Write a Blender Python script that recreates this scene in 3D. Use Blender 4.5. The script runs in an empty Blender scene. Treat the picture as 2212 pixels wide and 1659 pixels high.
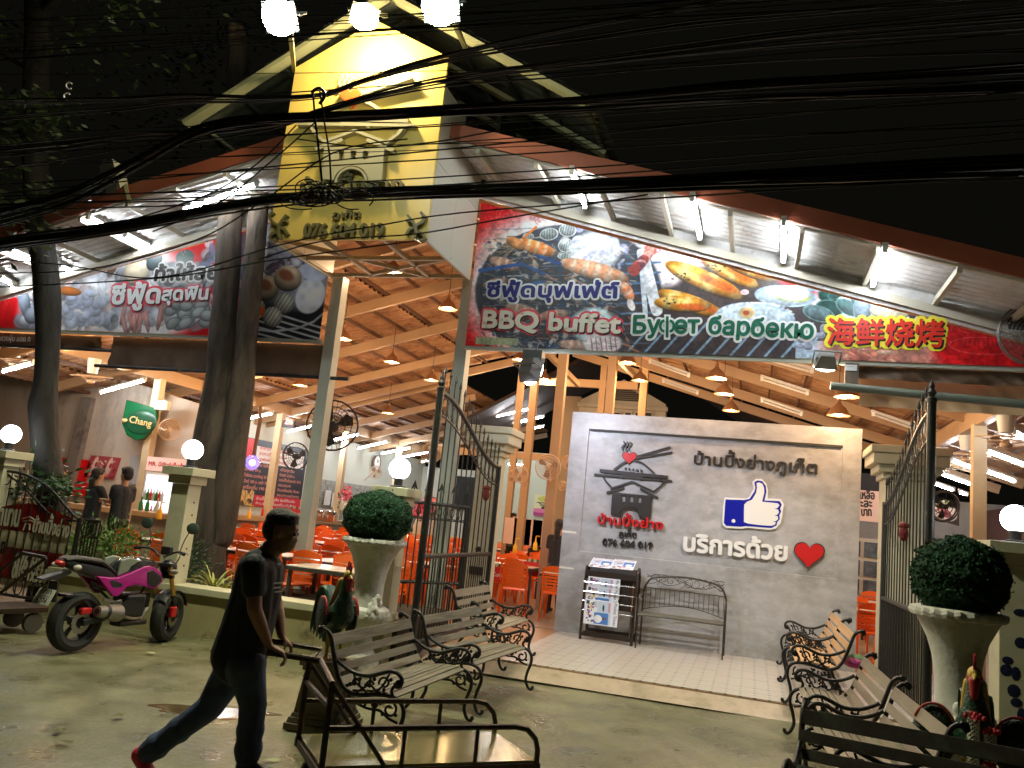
import bpy, math, random
import numpy as np
from mathutils import Vector, Matrix
random.seed(7); RNG=np.random.RandomState(5)
S=bpy.context.scene; COL=S.collection; PI=math.pi
# ---------------- camera, world, exposure ----------------
CF=1783.; CCX=1106.; CCY=829.5
CYAW,CPIT,CROL=math.radians(17.0),math.radians(9.3),math.radians(5.8)
CAMP=Vector((0,0,1.68))
_f=Vector((-math.sin(CYAW)*math.cos(CPIT),math.cos(CYAW)*math.cos(CPIT),math.sin(CPIT)))
_r0=Vector((math.cos(CYAW),math.sin(CYAW),0)); _u0=_r0.cross(_f)
_r=_r0*math.cos(CROL)+_u0*math.sin(CROL); _u=-_r0*math.sin(CROL)+_u0*math.cos(CROL)
cam=bpy.data.cameras.new('camera'); cam.sensor_width=36; cam.lens=CF/2212*36; cam.clip_end=500; cam.clip_start=.05
camo=bpy.data.objects.new('camera',cam); COL.objects.link(camo); S.camera=camo
camo.matrix_world=Matrix(((_r.x,_u.x,-_f.x,CAMP.x),(_r.y,_u.y,-_f.y,CAMP.y),(_r.z,_u.z,-_f.z,CAMP.z),(0,0,0,1)))
W=bpy.data.worlds.new('World'); S.world=W; W.use_nodes=True
W.node_tree.nodes['Background'].inputs[0].default_value=(1.0,.95,.72,1); W.node_tree.nodes['Background'].inputs[1].default_value=.0026
S.view_settings.view_transform='Standard'; S.view_settings.look='None'; S.view_settings.exposure=.42; S.view_settings.gamma=1; S.view_settings.use_curve_mapping=False
try:
    S.cycles.max_bounces=6; S.cycles.diffuse_bounces=3; S.cycles.glossy_bounces=3; S.cycles.transmission_bounces=4; S.cycles.caustics_reflective=False; S.cycles.caustics_refractive=False; S.cycles.sample_clamp_indirect=3; S.cycles.use_denoising=True
except Exception: pass
# lamps for the lit fittings, plus fill lights added inside the hall
def lamp(kind,loc,power,color,size=.05,target=None,spot=None,blend=.5,name='lamp_light'):
    L=bpy.data.lights.new(name,kind); L.energy=power; L.color=color
    if kind in('POINT','SPOT'): L.shadow_soft_size=size
    if kind=='SPOT': L.spot_size=math.radians(spot or 90); L.spot_blend=blend
    o=bpy.data.objects.new(name,L); o.location=loc; COL.objects.link(o)
    if target is not None:
        o.rotation_euler=(Vector(target)-Vector(loc)).to_track_quat('-Z','Y').to_euler()
    return o
# ---------------- measuring helpers: a picture point on a real plane ----------------
def ray(x,y): return _f*CF+_r*(x-CCX)-_u*(y-CCY)
def at(x,y,ax,v):
    d=ray(x,y); i='XYZ'.index(ax); t=(v-CAMP[i])/d[i]; return CAMP+d*t
def crop(x0,y0,s): return lambda x,y:((x0+x*s)*.5486,(y0+y*s)*.5486)
def onroof(x,y,drop,sg):
    d=ray(x,y); a=d.z+.275*sg*d.x; b=6.45-drop-.275*sg*5-CAMP.z-.275*sg*CAMP.x
    return CAMP+d*(b/a)
# ---------------- mesh helpers ----------------
class MB:
    def __init__(s): s.v=[]; s.f=[]
    def add(s,vs,fs):
        n=len(s.v); s.v+= [tuple(v) for v in vs]; s.f+=[tuple(i+n for i in f) for f in fs]; return s
    def box(s,a,b):
        x0,y0,z0=a; x1,y1,z1=b
        return s.add([(x0,y0,z0),(x1,y0,z0),(x1,y1,z0),(x0,y1,z0),(x0,y0,z1),(x1,y0,z1),(x1,y1,z1),(x0,y1,z1)],
          [(0,3,2,1),(4,5,6,7),(0,1,5,4),(1,2,6,5),(2,3,7,6),(3,0,4,7)])
    def cbox(s,c,d,m=None):
        vs=[Vector((sx*d[0]/2,sy*d[1]/2,sz*d[2]/2)) for sz in(-1,1) for sx,sy in((-1,-1),(1,-1),(1,1),(-1,1))]
        if m is not None: vs=[m@v for v in vs]
        c=Vector(c); return s.add([v+c for v in vs],[(0,3,2,1),(4,5,6,7),(0,1,5,4),(1,2,6,5),(2,3,7,6),(3,0,4,7)])
    def bar(s,p,q,w,h,up=(0,0,1)):
        p=Vector(p);q=Vector(q); d=(q-p); L=d.length
        if L<1e-6: return s
        d/=L; up=Vector(up)
        if abs(d.dot(up))>.98: up=Vector((0,1,0)) if abs(d.y)<.9 else Vector((1,0,0))
        a=d.cross(up).normalized(); b=a.cross(d).normalized()
        vs=[]
        for e in(p,q):
            for i,j in((-1,-1),(1,-1),(1,1),(-1,1)): vs.append(e+a*i*w/2+b*j*h/2)
        return s.add(vs,[(0,1,2,3),(7,6,5,4),(0,4,5,1),(1,5,6,2),(2,6,7,3),(3,7,4,0)])
    def tube(s,pts,r,n=8,closed=False,flat=1.0,cap=True):
        pts=[Vector(p) for p in pts]; m=len(pts)
        if not hasattr(r,'__len__'): r=[r]*m
        rings=[]; prev=None
        for i in range(m):
            if closed: t=pts[(i+1)%m]-pts[i-1]
            else: t=pts[min(i+1,m-1)]-pts[max(i-1,0)]
            if t.length<1e-9: t=Vector((0,0,1))
            t.normalize()
            if prev is None:
                u=t.orthogonal().normalized()
                if abs(t.y)<.9: u=(Vector((0,1,0))-t*t.y).normalized()
            else: u=(prev-t*prev.dot(t)).normalized()
            prev=u; w=t.cross(u)
            rings.append([pts[i]+(u*math.cos(2*PI*k/n)+w*math.sin(2*PI*k/n)*flat)*r[i] for k in range(n)])
        vs=[v for R in rings for v in R]; fs=[]
        for i in range(m if closed else m-1):
            j=(i+1)%m
            for k in range(n): fs.append((i*n+k,i*n+(k+1)%n,j*n+(k+1)%n,j*n+k))
        if not closed and cap: fs+= [tuple(range(n))[::-1],tuple((m-1)*n+k for k in range(n))]
        return s.add(vs,fs)
    def cyl(s,p,q,r,n=12,r2=None): return s.tube([p,q],[r,r if r2 is None else r2],n)
    def lathe(s,prof,n=24,c=(0,0,0),axis='Z'):
        vs=[];m=len(prof)
        for r,z in prof:
            for k in range(n):
                a=2*PI*k/n; x,y=r*math.cos(a),r*math.sin(a)
                vs.append((c[0]+x,c[1]+y,c[2]+z) if axis=='Z' else ((c[0]+x,c[1]+z,c[2]+y) if axis=='Y' else (c[0]+z,c[1]+x,c[2]+y)))
        fs=[(i*n+k,i*n+(k+1)%n,(i+1)*n+(k+1)%n,(i+1)*n+k) for i in range(m-1) for k in range(n)]
        if prof[0][0]>1e-4: fs.append(tuple(range(n))[::-1])
        if prof[-1][0]>1e-4: fs.append(tuple((m-1)*n+k for k in range(n)))
        return s.add(vs,fs)
    def sph(s,c,r,n=16,m=10):
        if not hasattr(r,'__len__'): r=(r,r,r)
        vs=[(c[0],c[1],c[2]-r[2])]
        for i in range(1,m):
            t=PI*i/m
            for k in range(n): vs.append((c[0]+r[0]*math.sin(t)*math.cos(2*PI*k/n),c[1]+r[1]*math.sin(t)*math.sin(2*PI*k/n),c[2]-r[2]*math.cos(t)))
        vs.append((c[0],c[1],c[2]+r[2])); L=len(vs)-1
        fs=[(0,1+(k+1)%n,1+k) for k in range(n)]
        for i in range(m-2):
            for k in range(n): fs.append((1+i*n+k,1+i*n+(k+1)%n,1+(i+1)*n+(k+1)%n,1+(i+1)*n+k))
        fs+=[(L,1+(m-2)*n+k,1+(m-2)*n+(k+1)%n) for k in range(n)]
        return s.add(vs,fs)
    def prism(s,poly,ext):
        ext=Vector(ext); n=len(poly); P=[Vector(p) for p in poly]
        return s.add(P+[p+ext for p in P],[tuple(range(n))[::-1],tuple(range(n,2*n))]+[(i,(i+1)%n,n+(i+1)%n,n+i) for i in range(n)])
    def quad(s,a,b,c,d): return s.add([a,b,c,d],[(0,1,2,3)])
    def merge(s,o): return s.add(o.v,o.f)
    def xf(s,M):
        s.v=[tuple(M@Vector(v)) for v in s.v]; return s
    def shift(s,d):
        s.v=[(v[0]+d[0],v[1]+d[1],v[2]+d[2]) for v in s.v]; return s
def mesh(name,mb,mat=None,smooth=False,ang=None):
    me=bpy.data.meshes.new(name); me.from_pydata(mb.v,[],mb.f); me.update()
    if mat: me.materials.append(mat)
    if smooth:
        me.polygons.foreach_set('use_smooth',[True]*len(me.polygons))
        if ang: 
            try: me.set_sharp_from_angle(angle=math.radians(ang))
            except Exception: pass
    return me
def link(name,me,parent=None):
    o=bpy.data.objects.new(name,me); COL.objects.link(o)
    if parent is not None: o.parent=parent
    return o
def part(name,mb,mat,parent=None,smooth=False,ang=35,bevel=0,label=None,world=False,stuff=False):
    if world and parent is not None:
        q=parent; off=Vector((0,0,0))
        while q is not None: off+=q.location; q=q.parent
        mb.shift(-off)
    o=link(name,mesh(name,mb,mat,smooth,ang),parent)
    if bevel:
        m=o.modifiers.new('bevel','BEVEL'); m.width=bevel; m.segments=2; m.limit_method='ANGLE'
    if label: o['label']=label
    if stuff: o['kind']='stuff'
    return o
def tag(o,label,cat,group=None,kind=None):
    if label: o['label']=label
    if cat: o['category']=cat
    if group: o['group']=group
    if kind: o['kind']=kind
    return o
def thing(name,label,cat,loc=(0,0,0),rz=0,group=None):
    o=bpy.data.objects.new(name,None); COL.objects.link(o); o.location=loc; o.rotation_euler=(0,0,rz); o.empty_display_size=.1
    return tag(o,label,cat,group)
def solo(name,mb,mat,label,cat,group=None,smooth=False,ang=35,bevel=0,origin=None):
    if origin is not None: mb.shift((-origin[0],-origin[1],-origin[2]))
    o=part(name,mb,mat,None,smooth,ang,bevel)
    if origin is not None: o.location=origin
    return tag(o,label,cat,group)
def struct(name,mb,mat,smooth=False):
    o=part(name,mb,mat,None,smooth); o['kind']='structure'; return o
KIDS={}
def dup(root,loc,rz=0,label=None,group=None,scale=None):
    def rec(o,par):
        c=o.copy(); COL.objects.link(c)
        if par is not None: c.parent=par; c.matrix_parent_inverse=o.matrix_parent_inverse.copy()
        for ch in KIDS.get(o.name) or [x for x in o.children]: rec(ch,c)
        return c
    r=rec(root,None); r.location=loc; r.rotation_euler=(0,0,rz)
    if scale: r.scale=(scale,)*3 if not hasattr(scale,'__len__') else scale
    if label: r['label']=label
    if group: r['group']=group
    return r
# ---------------- materials ----------------
_M={}
def mat(name,col,rough=.6,metal=0,var=.0,vscale=6,bump=0,bscale=40,dirt=None,dscale=2.,spec=.5,emit=None,estr=0,coat=0,alpha=1,trans=0,stretch=(1,1,1),dlo=.48,dhi=.62):
    if name in _M: return _M[name]
    m=bpy.data.materials.new(name); m.use_nodes=True; nt=m.node_tree; N=nt.nodes; L=nt.links; b=N['Principled BSDF']
    c=tuple(col)+(1,)
    b.inputs['Base Color'].default_value=c; b.inputs['Roughness'].default_value=rough; b.inputs['Metallic'].default_value=metal
    b.inputs['Specular IOR Level'].default_value=spec
    if coat: b.inputs['Coat Weight'].default_value=coat
    if alpha<1: b.inputs['Alpha'].default_value=alpha
    if trans: b.inputs['Transmission Weight'].default_value=trans
    if emit: b.inputs['Emission Color'].default_value=tuple(emit)+(1,); b.inputs['Emission Strength'].default_value=estr
    if var or dirt or bump:
        tc=N.new('ShaderNodeTexCoord'); mp=N.new('ShaderNodeMapping'); mp.inputs['Scale'].default_value=stretch; L.new(tc.outputs['Object'],mp.inputs[0])
    cur=None
    if var:
        n=N.new('ShaderNodeTexNoise'); n.inputs['Scale'].default_value=vscale; n.inputs['Detail'].default_value=6; n.inputs['Roughness'].default_value=.65; L.new(mp.outputs[0],n.inputs[0])
        r=N.new('ShaderNodeMapRange'); r.inputs[1].default_value=.3; r.inputs[2].default_value=.7; r.inputs[3].default_value=1-var; r.inputs[4].default_value=1+var; L.new(n.outputs[0],r.inputs[0])
        h=N.new('ShaderNodeVectorMath'); h.operation='SCALE'; h.inputs[0].default_value=col; L.new(r.outputs[0],h.inputs['Scale']); cur=h.outputs[0]
    if dirt:
        n=N.new('ShaderNodeTexNoise'); n.inputs['Scale'].default_value=dscale; n.inputs['Detail'].default_value=8; n.inputs['Roughness'].default_value=.7; L.new(mp.outputs[0],n.inputs[0])
        r=N.new('ShaderNodeMapRange'); r.inputs[1].default_value=dlo; r.inputs[2].default_value=dhi; L.new(n.outputs[0],r.inputs[0])
        x=N.new('ShaderNodeMix'); x.data_type='RGBA'; L.new(r.outputs[0],x.inputs[0])
        if cur: L.new(cur,x.inputs[6])
        else: x.inputs[6].default_value=c
        x.inputs[7].default_value=tuple(dirt)+(1,); cur=x.outputs[2]
    if cur: L.new(cur,b.inputs['Base Color'])
    if bump:
        n=N.new('ShaderNodeTexNoise'); n.inputs['Scale'].default_value=bscale; n.inputs['Detail'].default_value=5; L.new(mp.outputs[0],n.inputs[0])
        u=N.new('ShaderNodeBump'); u.inputs['Strength'].default_value=bump; u.inputs['Distance'].default_value=.02; L.new(n.outputs[0],u.inputs['Height']); L.new(u.outputs[0],b.inputs['Normal'])
    _M[name]=m; return m
def emi(name,col,s):
    return mat(name,(.8,.8,.8),emit=col,estr=s)
# print (posters, banners, papers): a picture painted below with numpy, flat ink only
def imgmat(name,arr,rough=.45,trans=0):
    h,w=arr.shape[:2]; im=bpy.data.images.new(name,w,h); a=np.ones((h,w,4),np.float32); a[...,:3]=np.clip(arr,0,1)
    im.pixels.foreach_set(a[::-1].ravel()); im.update(); im.pack()
    m=bpy.data.materials.new(name); m.use_nodes=True; nt=m.node_tree; b=nt.nodes['Principled BSDF']; t=nt.nodes.new('ShaderNodeTexImage'); t.image=im
    uv=nt.nodes.new('ShaderNodeUVMap'); uv.uv_map='uv'; nt.links.new(uv.outputs[0],t.inputs[0]); nt.links.new(t.outputs[0],b.inputs['Base Color']); b.inputs['Roughness'].default_value=rough
    return m
class Can:  # canvas: plane coordinates x0..x1, y0..y1 ; colours sRGB 0..1
    def __init__(s,x0,x1,y0,y1,res,bg):
        s.x0,s.x1,s.y0,s.y1=x0,x1,y0,y1; s.w=int((x1-x0)*res); s.h=int((y1-y0)*res); s.a=np.ones((s.h,s.w,3),np.float32)*np.array(bg,np.float32)
        s.X=(np.arange(s.w)+.5)/s.w*(x1-x0)+x0; s.Y=y1-(np.arange(s.h)+.5)/s.h*(y1-y0); s.X,s.Y=np.meshgrid(s.X,s.Y); s.px=1./res
    def win(s,xa,xb,ya,yb):
        i0=max(0,int((xa-s.x0)/(s.x1-s.x0)*s.w)); i1=min(s.w,int((xb-s.x0)/(s.x1-s.x0)*s.w)+2); j0=max(0,int((s.y1-yb)/(s.y1-s.y0)*s.h)); j1=min(s.h,int((s.y1-ya)/(s.y1-s.y0)*s.h)+2)
        return slice(j0,j1),slice(i0,i1)
    def blend(s,sl,m,c): s.a[sl]=s.a[sl]*(1-m[...,None])+c*m[...,None]
    def ell(s,cx,cy,rx,ry,ang=0,col=(1,1,1),soft=0,shade=0,stripes=0,scol=(0,0,0),edge=None,op=1):
        R=max(rx,ry)*(1+soft)+.02; sl=s.win(cx-R,cx+R,cy-R,cy+R); X=s.X[sl]-cx; Y=s.Y[sl]-cy
        if X.size==0: return
        c,n=math.cos(ang),math.sin(ang); u=(X*c+Y*n)/rx; v=(-X*n+Y*c)/ry; d=np.sqrt(u*u+v*v)
        w=soft if soft else s.px/min(rx,ry)*1.2
        m=np.clip((1-d)/w+.5,0,1)*op; C=np.ones(X.shape+(3,),np.float32)*np.array(col,np.float32)
        if stripes:
            k=(.5+.5*np.sin(u*stripes))**2; C=C*(1-k[...,None]*.75)+np.array(scol)*k[...,None]*.75
        if shade: C=C*(1+shade*(v*.6-u*.15)[...,None]-shade*.7*(d**3)[...,None])
        if edge is not None:
            k=np.clip((d-.82)/.1,0,1)*(d<1.2); C=C*(1-k[...,None])+np.array(edge)*k[...,None]
        s.blend(sl,m,np.clip(C,0,1))
    def line(s,p,q,w,col,op=1,soft=1.):
        xa,xb=min(p[0],q[0])-w,max(p[0],q[0])+w; ya,yb=min(p[1],q[1])-w,max(p[1],q[1])+w; sl=s.win(xa,xb,ya,yb); X=s.X[sl];Y=s.Y[sl]
        if X.size==0: return
        dx,dy=q[0]-p[0],q[1]-p[1]; L=dx*dx+dy*dy+1e-9; t=np.clip(((X-p[0])*dx+(Y-p[1])*dy)/L,0,1); d=np.hypot(X-p[0]-t*dx,Y-p[1]-t*dy)
        s.blend(sl,np.clip((w/2-d)/(s.px*soft)+.5,0,1)*op,np.array(col,np.float32))
    def path(s,pts,w,col,op=1):
        for a,b in zip(pts[:-1],pts[1:]): s.line(a,b,w,col,op)
    def rect(s,xa,ya,xb,yb,col,op=1):
        sl=s.win(xa,xb,ya,yb); X=s.X[sl];Y=s.Y[sl]; m=((X>=xa)&(X<=xb)&(Y>=ya)&(Y<=yb)).astype(np.float32)*op; s.blend(sl,m,np.array(col,np.float32))
    def noise(s,amp,cell):
        h,w=int(s.h*s.px/cell)+3,int(s.w*s.px/cell)+3; n=RNG.rand(h,w).astype(np.float32)
        yi=np.linspace(0,h-1.01,s.h); xi=np.linspace(0,w-1.01,s.w); y0=yi.astype(int);x0=xi.astype(int); fy=(yi-y0)[:,None];fx=(xi-x0)[None]
        fy=fy*fy*(3-2*fy);fx=fx*fx*(3-2*fx)
        v=(n[y0][:,x0]*(1-fx)+n[y0][:,x0+1]*fx)*(1-fy)+(n[y0+1][:,x0]*(1-fx)+n[y0+1][:,x0+1]*fx)*fy
        s.a*= (1+amp*(v-.5)*2)[...,None]
    def lin(s): return np.clip(s.a,0,1)**.86
    def mat(s,name,rough=.4): return imgmat(name,s.lin(),rough)
def sheet(name,pts,uvs,m,parent=None,thick=.006,n=(0,-1,0),world=False):
    # flat printed sheet with real thickness; front face carries the print
    n=Vector(n).normalized(); P=[Vector(p) for p in pts]; k=len(P); vs=P+[p-n*thick for p in P]
    if world and parent is not None: vs=[v-parent.location for v in vs]
    me=bpy.data.meshes.new(name); fs=[tuple(range(k)),tuple(range(k,2*k))[::-1]]+[(i,i+k,(i+1)%k+k,(i+1)%k) for i in range(k)]
    me.from_pydata([tuple(v) for v in vs],[],fs); me.materials.append(m); uv=me.uv_layers.new(name='uv')
    for po in me.polygons:
        for li in po.loop_indices:
            vi=me.loops[li].vertex_index%k; uv.data[li].uv=uvs[vi]
    me.update(); return link(name,me,parent)
# lettering
_T={}
def textmesh(s,bold=0,align=None):
    key=(s,bold)
    if key not in _T:
        cu=bpy.data.curves.new('t','FONT'); cu.body=s; cu.size=1; cu.resolution_u=3
        up='\u0e34\u0e35\u0e36\u0e37\u0e47\u0e31'; tone='\u0e48\u0e49\u0e4a\u0e4b'
        ma=_M.get('_a') or bpy.data.materials.new('a'); mb_=_M.get('_b') or bpy.data.materials.new('b'); _M['_a']=ma;_M['_b']=mb_
        cu.materials.append(ma); cu.materials.append(mb_)
        for i,ch in enumerate(s):
            if ch in tone and i and s[i-1] in up: cu.body_format[i].material_index=1
        o=bpy.data.objects.new('t',cu); COL.objects.link(o); dg=bpy.context.evaluated_depsgraph_get(); me=bpy.data.meshes.new_from_object(o.evaluated_get(dg))
        V=np.array([v.co[:] for v in me.vertices]).reshape(-1,3)[:,:2]; F=[tuple(p.vertices) for p in me.polygons]; mi=[p.material_index for p in me.polygons]
        sh=set(i for f,m_ in zip(F,mi) if m_==1 for i in f)
        for i in sh: V[i,1]+=.2
        bpy.data.objects.remove(o); bpy.data.meshes.remove(me); bpy.data.curves.remove(cu); _T[key]=(V,F)
    return _T[key]
def text(s,pl,pr,h,n=(0,-1,0),bold=.03,nb=8,d0=.0,depth=0,fit=True):
    """lettering from point pl to point pr (baseline), cap height about h; returns MB. copies shifted for weight, each .2 mm apart"""
    V,F=textmesh(s); pl=Vector(pl);pr=Vector(pr); n=Vector(n).normalized(); ux=(pr-pl); wid=ux.length; ux/=wid; uy=n.cross(ux).normalized()
    x0,x1=V[:,0].min(),V[:,0].max(); sx=wid/(x1-x0); sy=h/.7; mb=MB()
    offs=[(0,0)]+([(bold*math.cos(2*PI*k/nb),bold*math.sin(2*PI*k/nb)) for k in range(nb)] if bold else [])
    for k,(ox,oy) in enumerate(offs):
        dz=d0+k*.0002
        vs=[pl+ux*((x-x0)*sx+ox*h)+uy*(y*sy+oy*h)+n*dz for x,y in V]
        mb.add(vs,F)
        if depth:
            cnt={}
            for f in F:
                for a,b in zip(f,f[1:]+f[:1]):
                    e=(b,a)
                    if e in cnt: cnt[e]=0; cnt[(a,b)]=0
                    else: cnt[(a,b)]=1
            B=[e for e,c in cnt.items() if c and (e[1],e[0]) not in cnt]
            base=len(mb.v)-len(vs); m0=len(mb.v); mb.v+=[tuple(v-n*(depth+dz)) for v in vs]
            mb.f+=[(base+b,base+a,m0+a,m0+b) for a,b in B]
    return mb
# ---------------- materials in use ----------------
def concmat():
    m=mat('street_concrete',(.175,.165,.095),.5,var=.34,vscale=1.1,dirt=(.095,.095,.04),dscale=.8,bump=.5,bscale=22,dlo=.42,dhi=.66); nt=m.node_tree;N=nt.nodes;L=nt.links;b=N['Principled BSDF']
    src=b.inputs['Base Color'].links[0].from_socket; tc=N.new('ShaderNodeTexCoord')
    n=N.new('ShaderNodeTexNoise'); n.inputs['Scale'].default_value=38; n.inputs['Detail'].default_value=8; n.inputs['Roughness'].default_value=.8; L.new(tc.outputs['Object'],n.inputs[0])
    r=N.new('ShaderNodeMapRange'); r.inputs[1].default_value=.3;r.inputs[2].default_value=.7;r.inputs[3].default_value=.62;r.inputs[4].default_value=1.38; L.new(n.outputs[0],r.inputs[0])
    w=N.new('ShaderNodeTexNoise'); w.inputs['Scale'].default_value=2.2; w.inputs['Detail'].default_value=5; L.new(tc.outputs['Object'],w.inputs[0])
    mx=N.new('ShaderNodeMix'); mx.data_type='RGBA'; mx.inputs[0].default_value=.12; L.new(tc.outputs['Object'],mx.inputs[6]); L.new(w.outputs[1],mx.inputs[7])
    v=N.new('ShaderNodeTexVoronoi'); v.feature='DISTANCE_TO_EDGE'; v.inputs['Scale'].default_value=.55; L.new(mx.outputs[2],v.inputs[0])
    c=N.new('ShaderNodeMapRange'); c.inputs[1].default_value=.0;c.inputs[2].default_value=.012;c.inputs[3].default_value=.82;c.inputs[4].default_value=1.; L.new(v.outputs[0],c.inputs[0])
    mu=N.new('ShaderNodeMath'); mu.operation='MULTIPLY'; L.new(r.outputs[0],mu.inputs[0]); L.new(c.outputs[0],mu.inputs[1])
    sc=N.new('ShaderNodeVectorMath'); sc.operation='SCALE'; L.new(src,sc.inputs[0]); L.new(mu.outputs[0],sc.inputs['Scale']); L.new(sc.outputs[0],b.inputs['Base Color'])
    rr=N.new('ShaderNodeMapRange'); rr.inputs[1].default_value=.35;rr.inputs[2].default_value=.65;rr.inputs[3].default_value=.22;rr.inputs[4].default_value=.62; L.new(w.outputs[0],rr.inputs[0]); L.new(rr.outputs[0],b.inputs['Roughness']); return m
M_conc=concmat()
M_cream=mat('cream_paint',(.60,.56,.40),.5,var=.06,vscale=3,dirt=(.40,.36,.24),dscale=2.5,dlo=.55,dhi=.75)
M_beam=mat('beam_paint',(.40,.26,.145),.5,var=.08,vscale=2)
M_steel=mat('grey_steel_paint',(.42,.43,.36),.45,var=.05)
M_roof=mat('roof_sheet_underside',(.46,.27,.145),.6,var=.3,vscale=3,dirt=(.28,.14,.075),dscale=4,stretch=(.6,1,1))
M_roofw=mat('front_eave_sheet',(.60,.58,.55),.2,var=.2,vscale=5,dirt=(.34,.22,.18),dscale=3,dlo=.56,dhi=.7,bump=.5,bscale=9)
M_purl=mat('purlin_brown',(.11,.05,.025),.6)
M_fascia=mat('fascia_terracotta',(.30,.085,.045),.45,var=.08)
M_iron=mat('black_iron',(.014,.013,.012),.38,bump=.2,bscale=60)
M_black=mat('black_plastic',(.012,.012,.013),.45)
M_wallA=mat('tan_render',(.55,.47,.38),.8,var=.12,vscale=1.5,dirt=(.30,.25,.20),dscale=.7,stretch=(1,1,.4),bump=.1)
M_wallW=mat('pale_render',(.62,.64,.56),.7,var=.05,vscale=1)
M_floor=mat('dining_floor',(.36,.27,.19),.3,var=.12,vscale=1.2)
M_white=mat('white_plastic',(.75,.74,.70),.4)
M_yellow=mat('yellow_composite_panel',(.66,.48,.12),.33,var=.03)
M_beige=mat('beige_panel',(.50,.46,.36),.4)
M_dkmetal=mat('dark_letter_acrylic',(.028,.022,.018),.45)
M_red=mat('red_acrylic',(.55,.02,.02),.3)
M_tube=emi('fluorescent_tube',(.86,.93,1.0),60); M_tube2=emi('indoor_fluorescent_tube',(.90,.95,1.0),120)
M_bulb=emi('warm_bulb',(1.0,.62,.26),60)
M_globe=emi('globe_glass',(.93,.95,1.0),17)
M_bell=mat('copper_lamp_bell',(.42,.22,.11),.35,metal=.7)
M_bellin=mat('lamp_bell_inner_glow',(.8,.55,.3),.4,emit=(1,.55,.2),estr=1.6)  # bulb light on the lining put in as emission
M_brown=mat('brown_canvas',(.13,.075,.045),.6,var=.15,vscale=4,bump=.35,bscale=7)
M_dark=mat('night_dark_surface',(.02,.02,.022),.8)
# ---------------- ground ----------------
g=MB(); n=60
def gz(x,y): return .012*math.sin(x*1.1+.6)*math.sin(y*.9)+.006*math.sin(x*3.1)*math.sin(y*2.3)-.012
xs=[-60,-25]+[-12+18*i/n for i in range(n+1)]+[25,60]; ys=[-20,-4]+[0+9.2*i/n for i in range(n+1)]+[12,40,120]
g.v=[(x,y,(gz(x,y) if -12<=x<=6 and 0<=y<=9.2 else -.02)) for y in ys for x in xs]; nx=len(xs)
g.f=[(j*nx+i,j*nx+i+1,(j+1)*nx+i+1,(j+1)*nx+i) for j in range(len(ys)-1) for i in range(nx-1)]
struct('concrete_forecourt',g,M_conc,True)
# wet patch behind the walking man
def tilemat():
    m=bpy.data.materials.new('patterned_floor_tile'); m.use_nodes=True; nt=m.node_tree;N=nt.nodes;L=nt.links;b=N['Principled BSDF']
    tc=N.new('ShaderNodeTexCoord'); v=N.new('ShaderNodeTexVoronoi'); v.inputs['Scale'].default_value=6.72; v.inputs['Randomness'].default_value=0.0; v.voronoi_dimensions='2D'; v.distance='MANHATTAN'
    L.new(tc.outputs['Object'],v.inputs[0]); r=N.new('ShaderNodeMapRange'); r.inputs[1].default_value=.34; r.inputs[2].default_value=.42; L.new(v.outputs['Distance'],r.inputs[0])
    v2=N.new('ShaderNodeTexVoronoi'); v2.inputs['Scale'].default_value=13.44; v2.inputs['Randomness'].default_value=.0; v2.voronoi_dimensions='2D'; L.new(tc.outputs['Object'],v2.inputs[0]); r2=N.new('ShaderNodeMapRange'); r2.inputs[1].default_value=.15; r2.inputs[2].default_value=.3; L.new(v2.outputs['Distance'],r2.inputs[0])
    mu=N.new('ShaderNodeMath'); mu.operation='MAXIMUM'; L.new(r.outputs[0],mu.inputs[0]); L.new(r2.outputs[0],mu.inputs[1])
    no=N.new('ShaderNodeTexNoise'); no.inputs['Scale'].default_value=3; L.new(tc.outputs['Object'],no.inputs[0])
    x=N.new('ShaderNodeMix'); x.data_type='RGBA'; L.new(mu.outputs[0],x.inputs[0]); x.inputs[6].default_value=(.12,.13,.135,1); x.inputs[7].default_value=(.62,.55,.50,1)
    x2=N.new('ShaderNodeMix'); x2.data_type='RGBA'; x2.blend_type='MULTIPLY'; x2.inputs[0].default_value=.35; L.new(x.outputs[2],x2.inputs[6]); L.new(no.outputs[1],x2.inputs[7])
    L.new(x2.outputs[2],b.inputs['Base Color']); b.inputs['Roughness'].default_value=.3; return m
M_tile=tilemat()
TZ=.12
# entrance: each floor tile an object sharing one mesh, resting on a bed
bed=MB().box((-3.55,9.32,-.2),(1.75,12.6,TZ-.008)); struct('entrance_floor_bed',bed,mat('terracotta_floor',(.40,.23,.13),.35,var=.1))
ft=bpy.data.objects['entrance_floor_bed']
tm=mesh('floor_tile',MB().box((.002,.002,0),(.296,.296,.01)),M_tile)
k=0
for j in range(11):
    for i in range(15):
        o=bpy.data.objects.new('floor_tile',tm); COL.objects.link(o); o.parent=ft; o.location=(-2.70+i*.2945,9.33+j*.297,TZ-.008+RNG.rand()*.0008); k+=1
kb=MB(); kb.add([(-3.6,9.02,.0),(1.8,9.02,.0),(1.8,9.32,TZ-.02),(-3.6,9.32,TZ-.02),(-3.6,9.32,-.2),(1.8,9.32,-.2)],[(0,1,2,3),(0,4,5,1),(2,5,4,3),(0,3,4),(1,5,2)])
struct('entrance_kerb_slope',kb,mat('kerb_stone',(.42,.33,.24),.5,var=.15,dirt=(.26,.22,.14),dscale=3))
fl=MB().box((-20,10.0,-.2),(-3.56,36,TZ)); fl.box((-3.56,12.61,-.2),(8,36,TZ)); fl.box((1.76,9.35,-.2),(8,12.61,TZ)); struct('dining_floor',fl,M_floor)
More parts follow.
